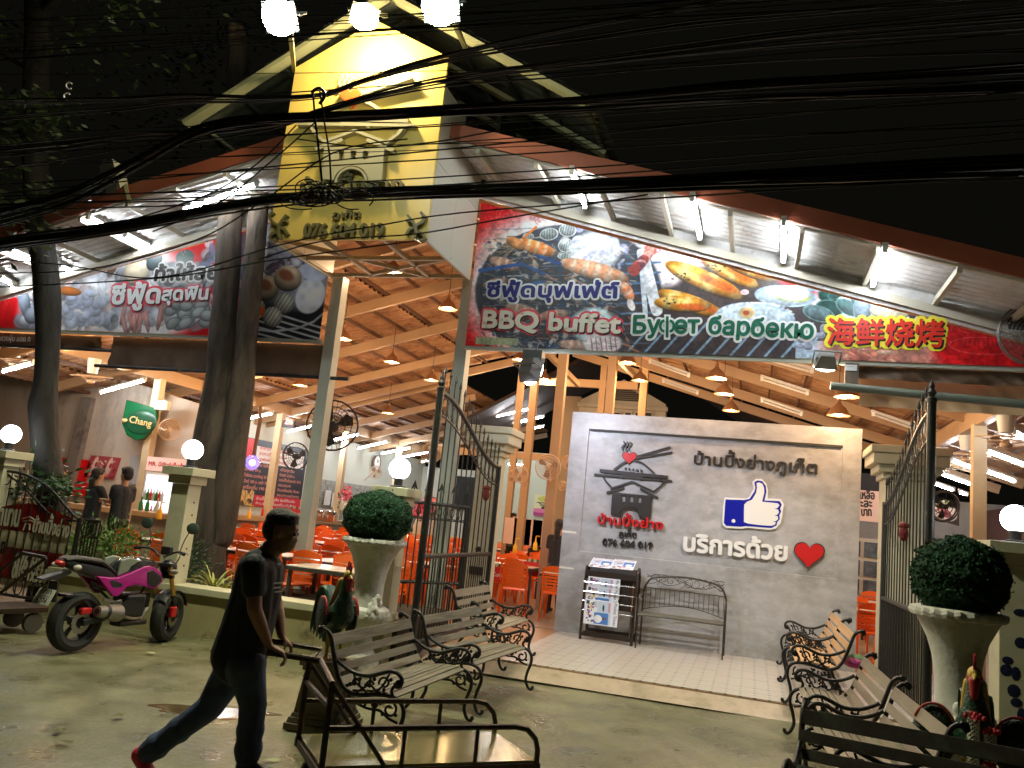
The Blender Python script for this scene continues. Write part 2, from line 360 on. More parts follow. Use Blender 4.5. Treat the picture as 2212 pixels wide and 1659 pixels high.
soil=MB().box((-8.2,8.75,0),(-3.7,10.35,.46)); struct('planter_soil',soil,mat('soil',(.05,.035,.02),.9,bump=.6,bscale=20))
# ---------------- dining hall ----------------
XC=-5.0
def zr(x): return 6.45-.275*abs(x-XC)
hall=thing('dining_hall','open sided gabled dining hall with orange lit corrugated roof and cream steel columns','building',(XC,10.4,0))
def hp(name,mb,m,**k): return part(name,mb,m,hall,world=True,**k)
# corrugated roof sheets in rows running along the hall
def corr(x0,x1,y0,y1,z0,z1,per=.20,amp=.034,dy=.04):
    mb=MB(); ny=int((y1-y0)/dy); 
    for j in range(ny+1):
        y=y0+(y1-y0)*j/ny
        for q in range(5):
            x=x0+(x1-x0)*q/4; yy=y+.022*math.sin(x*6.1)+.012*math.sin(x*13+y*.7); w=-amp*2.2*abs(math.sin(PI*yy/per))**.8
            mb.v.append((x,y,z0+(z1-z0)*q/4+w+amp+.006*math.sin(y*5+x*3)))
    mb.f=[(j*5+i,j*5+i+1,(j+1)*5+i+1,(j+1)*5+i) for j in range(ny) for i in range(4)]
    return mb
for sg in(-1,1):
    for r in range(9):
        xa=r*1.15; xb=xa+1.22
        X0=XC+sg*xa; X1=XC+sg*xb; ye=20.9 if (sg>0 or r<3) else 33.5
        hp('roof_sheet',corr(X0,X1,10.45,ye,zr(X0)+.03-.02,zr(X1)+.06),M_roof,smooth=True)
        X0=XC+sg*xa; X1=XC+sg*xb
        hp('eave_sheet',corr(X0,X1,9.12,10.44,zr(X0)+.22,zr(X1)+.25,per=.14,amp=.015,dy=.02),M_roofw,smooth=True)
RY=[10.55,12.05,14.35,16.7,19.05,20.8]; RYL=[21.4,23.8,26.1,28.4,30.8,33.2]
for y in RY+RYL:
    for sg in(-1,1):
        if y in RYL and sg>0: continue
        xa=XC+sg*(.25 if y in RY else 3.4); xb=XC+sg*10.2
        hp('rafter',MB().bar((xa,y,zr(xa)-.22),(xb,y,zr(xb)-.22),.09,.20),M_beam)
for sg in(-1,1):
    for i in range(17):
        x=XC+sg*(.3+i*.61); ye=20.9 if (sg>0 or i<6) else 33.4
        hp('purlin',MB().bar((x,10.6,zr(x)-.065),(x,ye,zr(x)-.065),.035,.07),M_purl)
for x,z,ye,nm in((-12.9,4.0,33.4,'eave_beam'),(3.15,3.78,20.9,'eave_beam')):
    hp(nm,MB().bar((x,10.5,z+.1),(x,ye,z+.1),.14,.26),M_beam)
    for y in ([11.0,15.3,20.35,24.3,28.6] if x<0 else [13.7,18.6]): hp('column',MB().box((x-.09,y-.09,TZ),(x+.09,y+.09,z)),mat('column_paint',(.60,.48,.30),.5,var=.06))
# tie beam, posts near the ridge
for x in(-6.1,-3.9): hp('column',MB().box((x-.08,20.7,TZ),(x+.08,20.86,zr(x)-.3)),M_beam)
hp('tie_beam',MB().bar((-6.1,20.78,5.35),(-3.0,20.78,5.35),.12,.2),M_beam)
hp('tie_beam',MB().bar((-8.2,20.78,3.35),(-1.0,20.78,3.35),.12,.18),M_beam)
c9=crop(1950,1300,.36166)
for q,Y in (((690,900),15.2),((400,900),18.9),((1255,700),16.6),((1608,760),19.3)):
    p=at(*c9(*q),'Y',Y); hp('column',MB().box((p.x-.085,Y-.085,TZ),(p.x+.085,Y+.085,zr(p.x)-.2)),M_beam)
for a,b,Y in (((560,240),(900,590),16.7),((1290,260),(1560,540),16.7)):
    hp('brace',MB().bar(at(*c9(*a),'Y',Y),at(*c9(*b),'Y',Y+2.2),.09,.12),M_beam)
# facade columns carrying the banners
for x,z in((-6.0,4.93),(-3.97,4.93)):
    hp('facade_column',MB().box((x-.085,10.42,TZ),(x+.085,10.6,z)),M_steel)
# fascia boards (follow the roof slope)
for sg in(-1,1):
    a=XC+sg*1.02; b=XC+sg*11; zt=lambda x:6.86-.275*abs(x-XC)
    hp('fascia_board',MB().prism([(a,9.08,zt(a)),(b,9.08,zt(b)),(b,9.08,zt(b)-.21),(a,9.08,zt(a)-.21)],(0,.035,0)),M_fascia)
    hp('eave_lip',MB().bar((a,9.16,zt(a)-.225),(b,9.16,zt(b)-.225),.05,.03),M_beige)
    bz=lambda x:6.485-.272*abs(x-XC)
    a=XC+sg*1.1
    hp('banner_rail',MB().bar((a,10.38,bz(a)),(b,10.38,bz(b)),.05,.10),M_beige); hp('rail_flashing',MB().bar((a,10.42,bz(a)+.08),(b,10.42,bz(b)+.08),.02,.34),M_roofw)
    hp('banner_rail',MB().bar((a,10.38,3.93),(b,10.38,3.93),.05,.06),M_steel)
    for i in range(12):
        x=XC+sg*(1.45+i*.78)
        hp('eave_batten',MB().bar((x,9.13,zt(x)-.27),(x,10.4,zt(x)-.27),.05,.07),M_beige)
# ---------------- upper roof above the sign ----------------
up=thing('upper_gable_roof','dark upper gable roof with pale rafters rising above the yellow sign box','roof',(XC,9,6.6))
def zu(x): return 8.35-.6*abs(x-XC)
M_uroof=mat('dark_roof_tile',(.055,.06,.045),.6,var=.2)
M_raft=mat('pale_rafter_board',(.34,.34,.19),.55,var=.06)
for sg in(-1,1):
    for r in range(7):
        xa=r*.42; X0=XC+sg*xa; X1=XC+sg*(xa+.45); part('tile_row',corr(X0,X1,8.9,14,zu(X0)+.10,zu(X1)+.13,per=.2,amp=.02,dy=.05),M_uroof,up,world=True,smooth=True)
    for y in(8.95,10.3,11.8): part('rafter_board',MB().bar((XC,y,zu(XC)),(XC+sg*2.85,y,zu(XC+sg*2.85)),.16,.06,up=(0,0,1)),M_raft,up,world=True)
    for i in range(4):
        x=XC+sg*(.9+i*.63); part('batten',MB().bar((x,8.95,zu(x)+.06),(x,13.8,zu(x)+.06),.05,.04),M_raft if i==3 else M_uroof,up,world=True)
    part('side_wall',MB().box((XC+sg*1.12-.03,10.7,6.4),(XC+sg*1.12+.03,13.8,7.6)),M_uroof,up,world=True)
# ---------------- sign box ----------------
sb=thing('sign_box','tall yellow illuminated sign box with grill logo projecting over the street','sign box',(XC,8.75,4.88))
BX0,BX1=-6.1,-3.93; yf=8.75
part('front_panel',MB().prism([(BX0,yf,4.88),(BX1,yf,4.88),(BX1,yf,5.9),(BX0,yf,5.9)],(0,.04,0)),M_yellow,sb,world=True,bevel=.004)
part('front_panel',MB().prism([(BX0,yf,5.906),(BX1,yf,5.906),(BX1,yf,7.27),(XC,yf,7.86),(BX0,yf,7.27)],(0,.04,0)),M_yellow,sb,world=True,bevel=.004)
for x in(BX0,BX1-.03):
    for za,zb in((4.88,5.9),(5.906,6.9)): part('side_panel',MB().box((x,yf+.045,za),(x+.03,9.55,zb)),M_beige,sb,world=True)
    for za,zb in((4.88,5.9),(5.906,6.7)): part('side_panel',MB().box((x,9.556,za),(x+.03,10.38,zb)),M_beige,sb,world=True)
M_fr=mat('sign_frame_steel',(.30,.24,.17),.5)
for a,b in(((BX0,yf+.06),(BX1,yf+.06)),((BX0,10.36),(BX1,10.36)),((BX0+.03,yf+.06),(BX0+.03,10.36)),((BX1-.05,yf+.06),(BX1-.05,10.36)),((XC-.4,yf+.06),(XC-.4,10.36)),((XC+.45,yf+.06),(XC+.45,10.36)),((BX0,9.6),(BX1,9.6)),((BX0+.05,yf+.08),(XC+.4,10.34)),((BX1-.1,9.62),(XC-.4,10.3))):
    part('frame_bar',MB().bar((a[0],a[1],4.93),(b[0],b[1],4.93),.05,.05),M_fr,sb,world=True)
# ---------------- feature wall ----------------
WY=12.47
def wallmat():
    m=mat('polished_concrete',(.42,.41,.41),.38,var=.20,vscale=3.2,dirt=(.30,.29,.275),dscale=1.5,bump=.16,bscale=5,stretch=(1,1,1.5)); return m
M_pc=wallmat()
fw=thing('concrete_feature_wall','polished grey concrete wall with recessed panel of raised Thai lettering, grill logo and thumb','wall',(-.69,WY,TZ))
x0,x1=-2.78,1.40; z0,z1=TZ,3.43
c1=crop(2100,1550,.6329)
a=at(*c1(345,215),'Y',WY); b=at(*c1(1925,325),'Y',WY); c=at(*c1(285,975),'Y',WY); d=at(*c1(1898,1162),'Y',WY)
ix0,ix1=(a.x+c.x)/2,(b.x+d.x)/2; iz1,iz0=(a.z+b.z)/2,(c.z+d.z)/2; RD=.045
fr=MB()
fr.v=[(x0,WY,z0),(x1,WY,z0),(x1,WY,z1),(x0,WY,z1),(ix0,WY,iz0),(ix1,WY,iz0),(ix1,WY,iz1),(ix0,WY,iz1),(ix0+.005,WY+RD,iz0+.005),(ix1-.005,WY+RD,iz0+.005),(ix1-.005,WY+RD,iz1-.005),(ix0+.005,WY+RD,iz1-.005),(x0,WY+.28,z0),(x1,WY+.28,z0),(x1,WY+.28,z1),(x0,WY+.28,z1)]
fr.f=[(0,1,5,4),(1,2,6,5),(2,3,7,6),(3,0,4,7),(4,5,9,8),(5,6,10,9),(6,7,11,10),(7,4,8,11),(8,9,10,11),(13,12,15,14),(0,3,15,12),(1,13,14,2),(3,2,14,15)]
part('wall_body',fr,M_pc,fw,world=True)
part('recess_top_strip',MB().box((ix0+.02,WY+.004,iz1-.03),(ix1-.02,WY+.03,iz1-.008)),mat('dark_strip',(.03,.028,.025),.6),fw,world=True)  # dark strip along the top edge of the recess
for q in((0,0),):
    for (u,v),(u2,v2) in(((180,845),(268,872)),((162,1068),(250,1095))):
        p=at(*c1(u,v),'Y',WY); r=at(*c1(u2,v2),'Y',WY); part('paper_label',MB().box((p.x,WY-.003,r.z),(r.x,WY-.0005,p.z-.01)),mat('label_paper',(.78,.74,.66),.5),fw,world=True)
PY=WY+RD-.002
def cpoly(name,pts,m,parent,cr=c1,Y=None,thick=.03,front=None,**k):
    Y=PY if Y is None else Y; f=Y-(thick if front is None else front)
    P=[at(*cr(*q),'Y',f) for q in pts]
    return part(name,MB().prism([(p.x,f,p.z) for p in P],(0,min(thick,Y-f)-.0005,0)),m,parent,world=True,**k)
def arc(cx,cy,rx,ry,a0,a1,n): return [(cx+rx*math.cos(math.radians(a0+(a1-a0)*i/n)),cy+ry*math.sin(math.radians(a0+(a1-a0)*i/n))) for i in range(n+1)]
def heart(cx,cy,w,h,rot=0,n=36):
    P=[]
    for i in range(n):
        t=2*PI*i/n; x=16*math.sin(t)**3/17*w/2; y=-(13*math.cos(t)-5*math.cos(2*t)-2*math.cos(3*t)-math.cos(4*t))/14.5*h/2
        c,s_=math.cos(rot),math.sin(rot); P.append((cx+x*c-y*s_,cy+x*s_+y*c))
    return P
def strip(pts,w):
    L=[];R=[]
    for i,p in enumerate(pts):
        q0=pts[max(i-1,0)];q1=pts[min(i+1,len(pts)-1)]; dx,dy=q1[0]-q0[0],q1[1]-q0[1]; l=math.hypot(dx,dy) or 1
        L.append((p[0]-dy/l*w/2,p[1]+dx/l*w/2)); R.append((p[0]+dy/l*w/2,p[1]-dx/l*w/2))
    return L+R[::-1]
# grill logo, in the crop's picture units, scaled for the wall and for the sign box
def grill_logo(parent,tf,cr,Y,th,mdark,mred,lid=True):
    def pl(name,pts,m,f=None): cpoly(name,[tf(*q) for q in pts],m,parent,cr,Y,th,f)
    for k in range(3): pl('steam_line',strip([(560+20*k+4*math.sin(t*6.3/10)*2.2,296+5.6*t+k*2) for t in range(11)],9),mdark,th*.9+k*.0006)
    pl('heart_edge',heart(597,396,100,84,.06),mdark,th*.8); pl('heart',heart(597,396,90,74,.06),mred,th+.004)
    pl('chopstick',strip([(645,390),(852,332)],11),mdark,th*1.15); pl('chopstick',strip([(640,402),(865,364)],11),mdark,th*1.1)
    pl('lid_arch',strip([(500+ (750-500)*t, 475+ (20*t) -70*math.sin(PI*t)) for t in [i/14 for i in range(15)]],13),mdark,th*.95)
    for k in range(5): pl('lid_hole',arc(573+24*k,467+3*k,5.5,9,0,330,9),mdark,th*.8)
    pl('grill_rim',strip([(412,478),(835,520)],20),mdark,th)
    pl('grill_rim',strip([(378,502),(440,508),(820,540),(862,545)],13),mdark,th*.97)
    pl('vent_box',[(556,500),(682,512),(678,542),(664,540),(667,524),(570,515),(568,530),(555,528)],mdark,th*.93)
    pl('bowl_side',strip([(428,508),(452,548),(492,590)],12),mdark,th*.9); pl('bowl_side',strip([(825,535),(795,575),(745,612)],12),mdark,th*.9)
    pl('roof_line',strip([(480,592),(615,548)],13),mdark,th*.88); pl('roof_line',strip([(615,548),(750,612)],13),mdark,th*.86)
    pl('roof_line',strip([(455,618),(565,585)],15),mdark,th*.84); pl('roof_line',strip([(665,592),(775,650)],15),mdark,th*.82)
    # body with arch and three windows: pieces round the openings
    pl('stove_body',[(490,612),(738,636),(737,650),(490,625)],mdark,th)
    pl('stove_body',[(490,625),(550,631),(548,672),(486,668)],mdark,th); pl('stove_body',[(573,634),(600,636),(598,674),(571,672)],mdark,th)
    pl('stove_body',[(623,638),(650,641),(648,678),(621,676)],mdark,th); pl('stove_body',[(673,643),(737,650),(734,684),(671,680)],mdark,th)
    ar=arc(600,775,72,72,180,360,14)
    pl('stove_body',[(486,668),(734,684),(728,780),(674,778)]+ar[::-1][1:-1]+[(528,760),(482,752)],mdark,th)
    pl('arch_trim',strip(arc(600,775,62,64,182,358,14),9),mdark,th*1.15)
grill_logo(fw,lambda x,y:(x,y),c1,PY,.035,M_dkmetal,M_red)
def ctext(name,s,pl_,pr_,h,m,parent,cr=c1,Y=None,th=.03,bold=.05,**k):
    Y=PY if Y is None else Y; a=at(*cr(*pl_),'Y',Y-th); b=at(*cr(*pr_),'Y',Y-th)
    return part(name,text(s,a,b,h,bold=bold,depth=th-.002,**k),m,parent,world=True)
M_wl=mat('white_acrylic',(.80,.79,.76),.35); M_blue=mat('blue_vinyl',(.008,.012,.33),.3)
ctext('lettering','บ้านปิ้งย่างภูเก็ต',(1000,438),(1765,498),.165,M_dkmetal,fw,bold=.036)
ctext('lettering','บริการด้วย',(935,975),(1575,1038),.24,M_wl,fw,bold=.055,th=.05)
ctext('lettering','บ้านปิ้งย่าง',(400,805),(805,845),.125,M_red,fw,bold=.04,th=.06)
ctext('lettering','ภูเก็ต',(530,888),(640,895),.085,M_dkmetal,fw,bold=.04)
ctext('lettering','076 604 019',(430,943),(740,970),.105,M_dkmetal,fw,bold=.03)
cpoly('heart_edge',heart(1716,996,206,168,.09,60),M_dkmetal,fw,thick=.05); cpoly('heart',heart(1716,996,192,154,.09,60),M_red,fw,thick=.056)
th_out=[(1180,700),(1190,645),(1325,652),(1345,640),(1370,590),(1362,550),(1385,530),(1420,530),(1450,560),(1460,600),(1458,652),(1540,655),(1560,690),(1553,725),(1548,765),(1538,805),(1510,840),(1470,848),(1330,835),(1300,840),(1200,835),(1175,815)]
th_in=[(1196,658),(1310,662),(1345,655),(1375,610),(1382,585),(1375,550),(1395,540),(1425,545),(1447,575),(1450,610),(1438,665),(1530,668),(1546,690),(1535,715),(1542,735),(1530,755),(1534,780),(1518,798),(1512,820),(1480,836),(1400,830),(1320,824),(1290,828),(1200,822),(1185,805)]
th_pal=[(1330,672),(1360,660),(1385,620),(1392,585),(1388,556),(1405,552),(1425,560),(1436,585),(1437,615),(1424,672),(1522,682),(1532,695),(1518,712),(1500,716),(1524,722),(1530,738),(1516,755),(1498,757),(1520,762),(1524,780),(1508,794),(1490,795),(1508,800),(1504,815),(1480,823),(1400,817),(1335,808),(1310,798),(1312,690)]
cpoly('thumb_backing',th_out,M_wl,fw,thick=.035,front=.035); cpoly('thumb_outline',th_in,M_blue,fw,thick=.038); cpoly('thumb_hand',th_pal,M_wl,fw,thick=.041)
cpoly('cuff_button',arc(1245,792,12,12,0,330,10),M_wl,fw,thick=.0425)
# sign box logo
c2=crop(900,0,.6329)
def tfs(x,y):  # wall picture units -> sign picture units
    return (540+(x-455)*(1025-540)/(775-455), 940+(y-640)*1.42+ (x-615)*(-.10))
grill_logo(sb,tfs,c2,yf,.10,mat('sign_letter_steel',(.33,.31,.20),.4),mat('orange_red_acrylic',(.75,.10,.02),.3))
M_sl=mat('sign_letter_dark',(.14,.12,.05),.4)
ctext('lettering','บ้านปิ้งย่าง',(440,1205),(1075,1190),.19,M_sl,sb,cr=c2,Y=yf,th=.07,bold=.035)
ctext('lettering','ภูเก็ต',(640,1350),(815,1346),.075,M_sl,sb,cr=c2,Y=yf,th=.05,bold=.05)
ctext('lettering','076 604 019',(462,1470),(955,1470),.17,M_sl,sb,cr=c2,Y=yf,th=.06,bold=.05)
for sx,cx in((1,310),(-1,1160)):
    for pts in ([(-45,-100),(-20,-60),(0,-20),(5,30),(-5,75)],[(0,-20),(35,-45),(55,-90),(30,-120)],[(5,20),(40,40),(55,70),(30,90),(10,75)],[(-20,-60),(-50,-55)],[(0,-15),(-35,10),(-50,45)]):
        cpoly('scroll_ornament',strip([(cx+sx*-1*x*1.1,1420+y*.85) for x,y in pts],17),M_sl,sb,c2,yf,.05+.001*len(pts)+abs(pts[0][0])*.0002)
# ---------------- banners ----------------
BY=10.34
c3=crop(1700,400,.6329); c4=crop(2700,500,.6023); c5=crop(0,900,.6329)
def B(cr,x,y): p=at(*cr(x,y),'Y',BY); return p.x,p.z
cv=Can(-3.92,4.7,3.92,6.1,170,(.80,.07,.09))
def E3(x,y,rx,ry,a=0,col=(1,1,1),cr=c3,k=.00212,**kw): X,Z=B(cr,x,y); cv.ell(X,Z,rx*k,ry*k,-a,col,**kw)
def E4(x,y,rx,ry,a=0,col=(1,1,1),**kw): E3(x,y,rx,ry,a,col,c4,.00178,**kw)
def L3(x,y,u,v,w,col,cr=c3,k=.00212,**kw): cv.line(B(cr,x,y),B(cr,u,v),w*k,col,**kw)
E3(830,1150,680,520,.1,(1,.93,.93),soft=.28); E3(1650,1180,420,330,.2,(1,.93,.93),soft=.3); E4(1150,1330,420,330,.15,(1,.95,.95),soft=.3)
E3(830,1180,600,440,.05,(.17,.19,.23),soft=.03)
X0,Z0=B(c3,1180,1600); X1,Z1=B(c4,720,1400)
E3(1800,1560,760,420,.1,(.19,.16,.17),soft=.1); E4(300,1180,420,330,.2,(.20,.16,.16),soft=.12)
for i in range(14): L3(330+i*8,800+i*58,1400-abs(i-7)*10,760+i*62,8,(.35,.42,.52),op=.55)
for i in range(7): L3(1180,1010+i*62,1420,1000+i*62,13,(.28,.42,.58)); 
for i in range(12): L3(1180+i*110,1600,1380+i*110,1380,14,(.45,.58,.68))
L3(1310,940,1400,1300,70,(.92,.93,.95)); L3(1300,960,1330,1330,30,(.85,.88,.92))
rr=np.random.RandomState(3)
for i in range(230):
    x,y=rr.uniform(320,1150),rr.uniform(860,1560); E3(x,y,rr.uniform(8,38),rr.uniform(6,22),rr.uniform(0,3),[(.45,.42,.40),(.65,.60,.55),(.12,.20,.32),(.80,.78,.76),(.30,.16,.12),(.16,.30,.42)][rr.randint(6)],op=.75,soft=.3)
for i in range(420):
    x,y=rr.uniform(310,1250),rr.uniform(830,1570); l_=rr.uniform(20,90); a_=rr.normal(.25,.5); L3(x,y,x+l_*math.cos(a_),y+l_*math.sin(a_),rr.uniform(3,11),[(.55,.50,.46),(.80,.78,.74),(.22,.32,.45),(.35,.20,.15),(.85,.55,.38),(.12,.12,.15)][rr.randint(6)],op=.6)
for (x,y,rx,ry,a) in((450,1010,110,40,.3),(400,1130,90,34,-.2),(560,1300,120,40,.2),(760,1330,110,36,-.15),(900,1520,120,36,.1),(420,1560,100,30,.2)): E3(x,y,rx,ry,a,(.70,.50,.40),stripes=14,scol=(.86,.78,.72),shade=.6,op=.85)
for (x,y,rx,ry,a) in((730,825,62,42,-.1),(845,800,58,44,.15),(835,895,52,46,.1),(915,872,46,40,.2),(840,965,60,24,.1),(600,840,38,24,0)): E3(x,y,rx,ry,a,(.62,.66,.66),stripes=22,scol=(.25,.29,.31),shade=.5,edge=(.8,.82,.82))
for k in range(26):
    a=rr.uniform(2.2,4.2); L3(520,900,520+260*math.cos(a)*rr.uniform(.5,1),900-240*math.sin(a)*rr.uniform(.3,1),3,(.85,.72,.55),op=.6)
E3(640,905,150,44,.28,(.93,.50,.22),stripes=16,scol=(.97,.82,.68),shade=.5); E3(520,880,70,34,.5,(.85,.55,.33),shade=.5); L3(570,850,650,780,16,(.85,.42,.16))
E3(1010,930,165,120,.1,(.90,.93,.95),soft=.25)
for i in range(60): E3(rr.normal(1040,80),rr.normal(950,70),rr.uniform(10,36),rr.uniform(8,24),rr.uniform(0,3),(.88+rr.uniform(-.16,.1),)*2+(.95,),soft=.4,op=.7)
E3(1010,1050,230,56,.25,(.92,.60,.42),stripes=18,scol=(.98,.88,.78),shade=.5); E3(1215,1180,70,34,1.0,(.90,.50,.32),stripes=8,scol=(.97,.85,.75),shade=.4); E3(1240,1265,40,22,1.1,(.95,.90,.88))
L3(660,960,800,1010,22,(.10,.22,.45)); L3(300,1050,560,1010,24,(.12,.26,.5)); L3(560,1010,700,1070,18,(.12,.26,.5)); L3(330,1180,700,1120,20,(.14,.3,.5))
for i in range(34): t=i/34.; E3(1395-150*t*t,800+260*t,rr.uniform(30,46),rr.uniform(20,32),rr.uniform(0,3),[(.62,.20,.16),(.75,.36,.30),(.35,.16,.22),(.86,.60,.56)][rr.randint(4)],op=.85)
E3(1000,1390,140,110,.0,(.72,.82,.84),soft=.2); E3(1060,1500,120,70,0,(.86,.84,.84),soft=.2)
for i in range(6): L3(990+i*30,1470,1000+i*30,1550,7,(.62,.15,.2),op=.7)
for (x,y,rx,ry,a) in((1610,1255,210,52,.34),(1690,1110,255,62,.42),(1850,1060,190,52,.48),(1960,1025,190,56,.42),(2090,1020,120,34,.55),(1560,1260,170,50,.05)):
    E3(x,y,rx,ry,a,(.90,.55,.12),shade=.7,stripes=9,scol=(.98,.86,.55)); E3(x-rx*.25,y-ry*.3-6,rx*.55,ry*.35,a,(.98,.86,.48),soft=.5,op=.7); E3(x+rx*.35,y+ry*.35,rx*.5,ry*.4,a,(.78,.25,.05),soft=.6,op=.7)
    for j in range(10): E3(x-rx*.6+rr.uniform(-40,60),y-18+rr.uniform(-26,20),rr.uniform(3,10),rr.uniform(3,7),0,(.15,.08,.05),op=.8)
for (x,y,rx,ry,a) in((850,1010,150,70,.08),(650,1105,205,78,.06),(450,1250,270,115,.05)):
    E4(x,y,rx,ry,a,(.76,.83,.88),shade=.35,edge=(.60,.70,.78)); 
for (x,y,w,h) in((750,975,100,48),(700,1085,110,55)): E4(x,y+26,w,h*.6,.05,(.72,.80,.30),soft=.3); E4(x,y,w,h,.03,(.93,.96,.94),soft=.12)
for i in range(40): t=rr.uniform(-1,1); E4(450+260*t,1250-100*math.sqrt(1-t*t),12,8,0,(.92,.94,.95),op=.6)
E4(400,1215,52,42,0,(.86,.72,.48),soft=.3); E4(395,1215,20,18,0,(.72,.25,.12),soft=.4); E4(385,1080,30,20,0,(.97,.8,.82))
L3(640,1500,1500,1500,20,(.2,.2,.2),op=0)
pa=[B(c4,720,1395),B(c4,1300,1580)]; cv.rect(pa[0][0],3.9,pa[1][0],pa[0][1],(.62,.70,.78),op=.95); E4(1250,1480,360,110,.1,(.68,.42,.36),soft=.3)
for i in range(22): E4(rr.uniform(1050,1400),rr.uniform(1440,1540),rr.uniform(20,60),rr.uniform(10,22),rr.uniform(-.6,.9),[(.85,.50,.40),(.93,.72,.62),(.60,.30,.25)][rr.randint(3)],shade=.4,op=.9)
for i in range(26): x=rr.uniform(740,1150); E4(x,rr.uniform(1290,1440),rr.uniform(20,44),rr.uniform(16,34),0,(.55,.58,.66),shade=.5,edge=(.8,.82,.9),op=.85)
for (x,y,rx,ry,a,c) in((930,1110,70,50,.5,(.10,.25,.22)),(985,1090,60,34,-.5,(.16,.32,.30)),(940,1185,95,60,.2,(.09,.20,.19)),(1060,1180,90,50,.6,(.20,.33,.33)),(1100,1110,24,70,-.2,(.25,.34,.40)),(1160,1120,26,72,.1,(.24,.36,.42)),(1155,1190,60,90,0,(.40,.48,.55)),(870,1220,110,55,.3,(.30,.38,.40))): E4(x,y,rx,ry,a,c,shade=.6,edge=(.35,.50,.48))
E4(1340,1200,130,70,.0,(.90,.84,.72),shade=.5); E4(1360,1160,60,26,.1,(.55,.40,.28)); E4(1350,1162,30,12,.1,(.95,.92,.85))
for x,y in((1490,1200),(1550,1230),(1590,1200)): E4(x,y,28,62,.2,(.32,.24,.20),shade=.5); L3(x-10,y-40,x-40,y-85,10,(.3,.22,.2),cr=c4,k=.00178); L3(x+5,y-30,x+25,y-80,8,(.3,.22,.2),cr=c4,k=.00178)
pk=(.93,.36,.38)
def fish(cx,cz,w,h,op=.55):
    P=[(cx+w*math.cos(t),cz+h*math.sin(t)) for t in np.linspace(0,2*PI,30)]; cv.path(P,.012,pk,op); cv.path([(cx-w,cz),(cx-w*1.35,cz+h),(cx-w*1.3,cz-h*.8),(cx-w,cz)],.012,pk,op)
    for i in range(9): cv.line((cx-w*.6+i*w*.13,cz),(cx-w*.6+i*w*.13,cz+h*.7),.008,pk,op)
    cv.ell(cx+w*.75,cz+h*.2,.02,.02,0,pk)
def shrimp(cx,cz,r,op=.55):
    for q in(1,.62): cv.path([(cx+r*q*math.cos(t),cz+r*q*math.sin(t)*.9) for t in np.linspace(.2,4.2,18)],.011,pk,op)
    for t in np.linspace(.4,4,9): cv.line((cx+r*.62*math.cos(t),cz+r*.55*math.sin(t)),(cx+r*math.cos(t),cz+r*.9*math.sin(t)),.009,pk,op)
X,Z=B(c4,1950,1430); fish(X,Z,.36,.10); X,Z=B(c4,1850,1280); fish(X,Z,.14,.12); fish(X+1.1,Z-.15,.3,.13); fish(X+2,Z-.3,.3,.1)
for q in((700,720),(400,770),(460,700)): X,Z=B(c3,*q); shrimp(X,Z,.14)
for q in((1450,900),(1600,900),(1720,960)): X,Z=B(c3,*q); shrimp(X,Z,.13,.75)
for q in((1250,1120),(1650,1240)): X,Z=B(c4,*q); shrimp(X,Z,.1)
X,Z=B(c3,275,1465); X1,Z1=B(c3,535,1520); cv.rect(X,Z1,X1,Z,(.55,.58,.44))
cv.noise(.10,.5); cv.noise(.16,.09); cv.noise(.18,.03)
for i in range(60):
    x,z=rr.uniform(-3.9,-1.9),rr.uniform(3.95,4.6); cv.path([(x+.05*j,z+rr.uniform(-.015,.02)) for j in range(rr.randint(2,6))],.006,(.75,.70,.62) if i%2 else (.2,.17,.15),.6)
M_bR=cv.mat('seafood_banner_print',.38)
def banner(name,label,m,c,xa,xb):
    zt=lambda x:6.31-.268*abs(x-XC)
    o=thing(name,label,'banner',((xa+xb)/2,BY,3.95)); xs=[xa+(xb-xa)*i/1 for i in range(2)]
    pts=[(xa,BY,3.95),(xb,BY,3.95),(xb,BY,zt(xb)),(xa,BY,zt(xa))]
    if zt(xb)<3.97 : pts[2]=(xb,BY,3.96)
    uv=[((p[0]-c.x0)/(c.x1-c.x0),(p[2]-c.y0)/(c.y1-c.y0)) for p in pts]
    sheet('banner_sheet',pts,uv,m,o,world=True); return o
bR=banner('food_banner','large red banner of grilled prawns and shellfish lettered BBQ buffet in four languages',M_bR,cv,-3.88,3.6)
M_halo=mat('print_white',(.80,.80,.78),.4); M_navy=mat('print_navy',(.012,.012,.14),.4); M_pink=mat('print_crimson',(.72,.06,.09),.4); M_green=mat('print_green',(.005,.10,.055),.4)
M_yel=mat('print_yellow',(.83,.72,.05),.4); M_pred=mat('print_red',(.62,.03,.015),.4); M_pblk=mat('print_black',(.02,.015,.015),.4); M_cream2=mat('print_cream',(.72,.66,.54),.45,dirt=(.5,.38,.26),dscale=7,dlo=.55)
def btext(par,s,cr,a,b,h,col,halo,hr=.28,sh=None,bold=.05,dy=0):
    pa=at(*cr(*a),'Y',BY); pb=at(*cr(*b),'Y',BY)
    part('letter_halo',text(s,pa,pb,h,bold=hr,nb=14,d0=.004),halo,par,world=True)
    if sh: part('letter_shadow',text(s,pa+Vector((.02,0,-.02)),pb+Vector((.02,0,-.02)),h,bold=bold,nb=6,d0=.010),sh,par,world=True)
    part('lettering',text(s,pa,pb,h,bold=bold,nb=8,d0=.014),col,par,world=True)
btext(bR,'ซีฟู้ดบุฟเฟ่ต์',c3,(345,1213),(1158,1222),.19,M_navy,M_halo,.20,bold=.06)
btext(bR,'BBQ buffet',c3,(318,1405),(1170,1440),.24,M_cream2,M_pink,.18,sh=M_pblk,bold=.055)
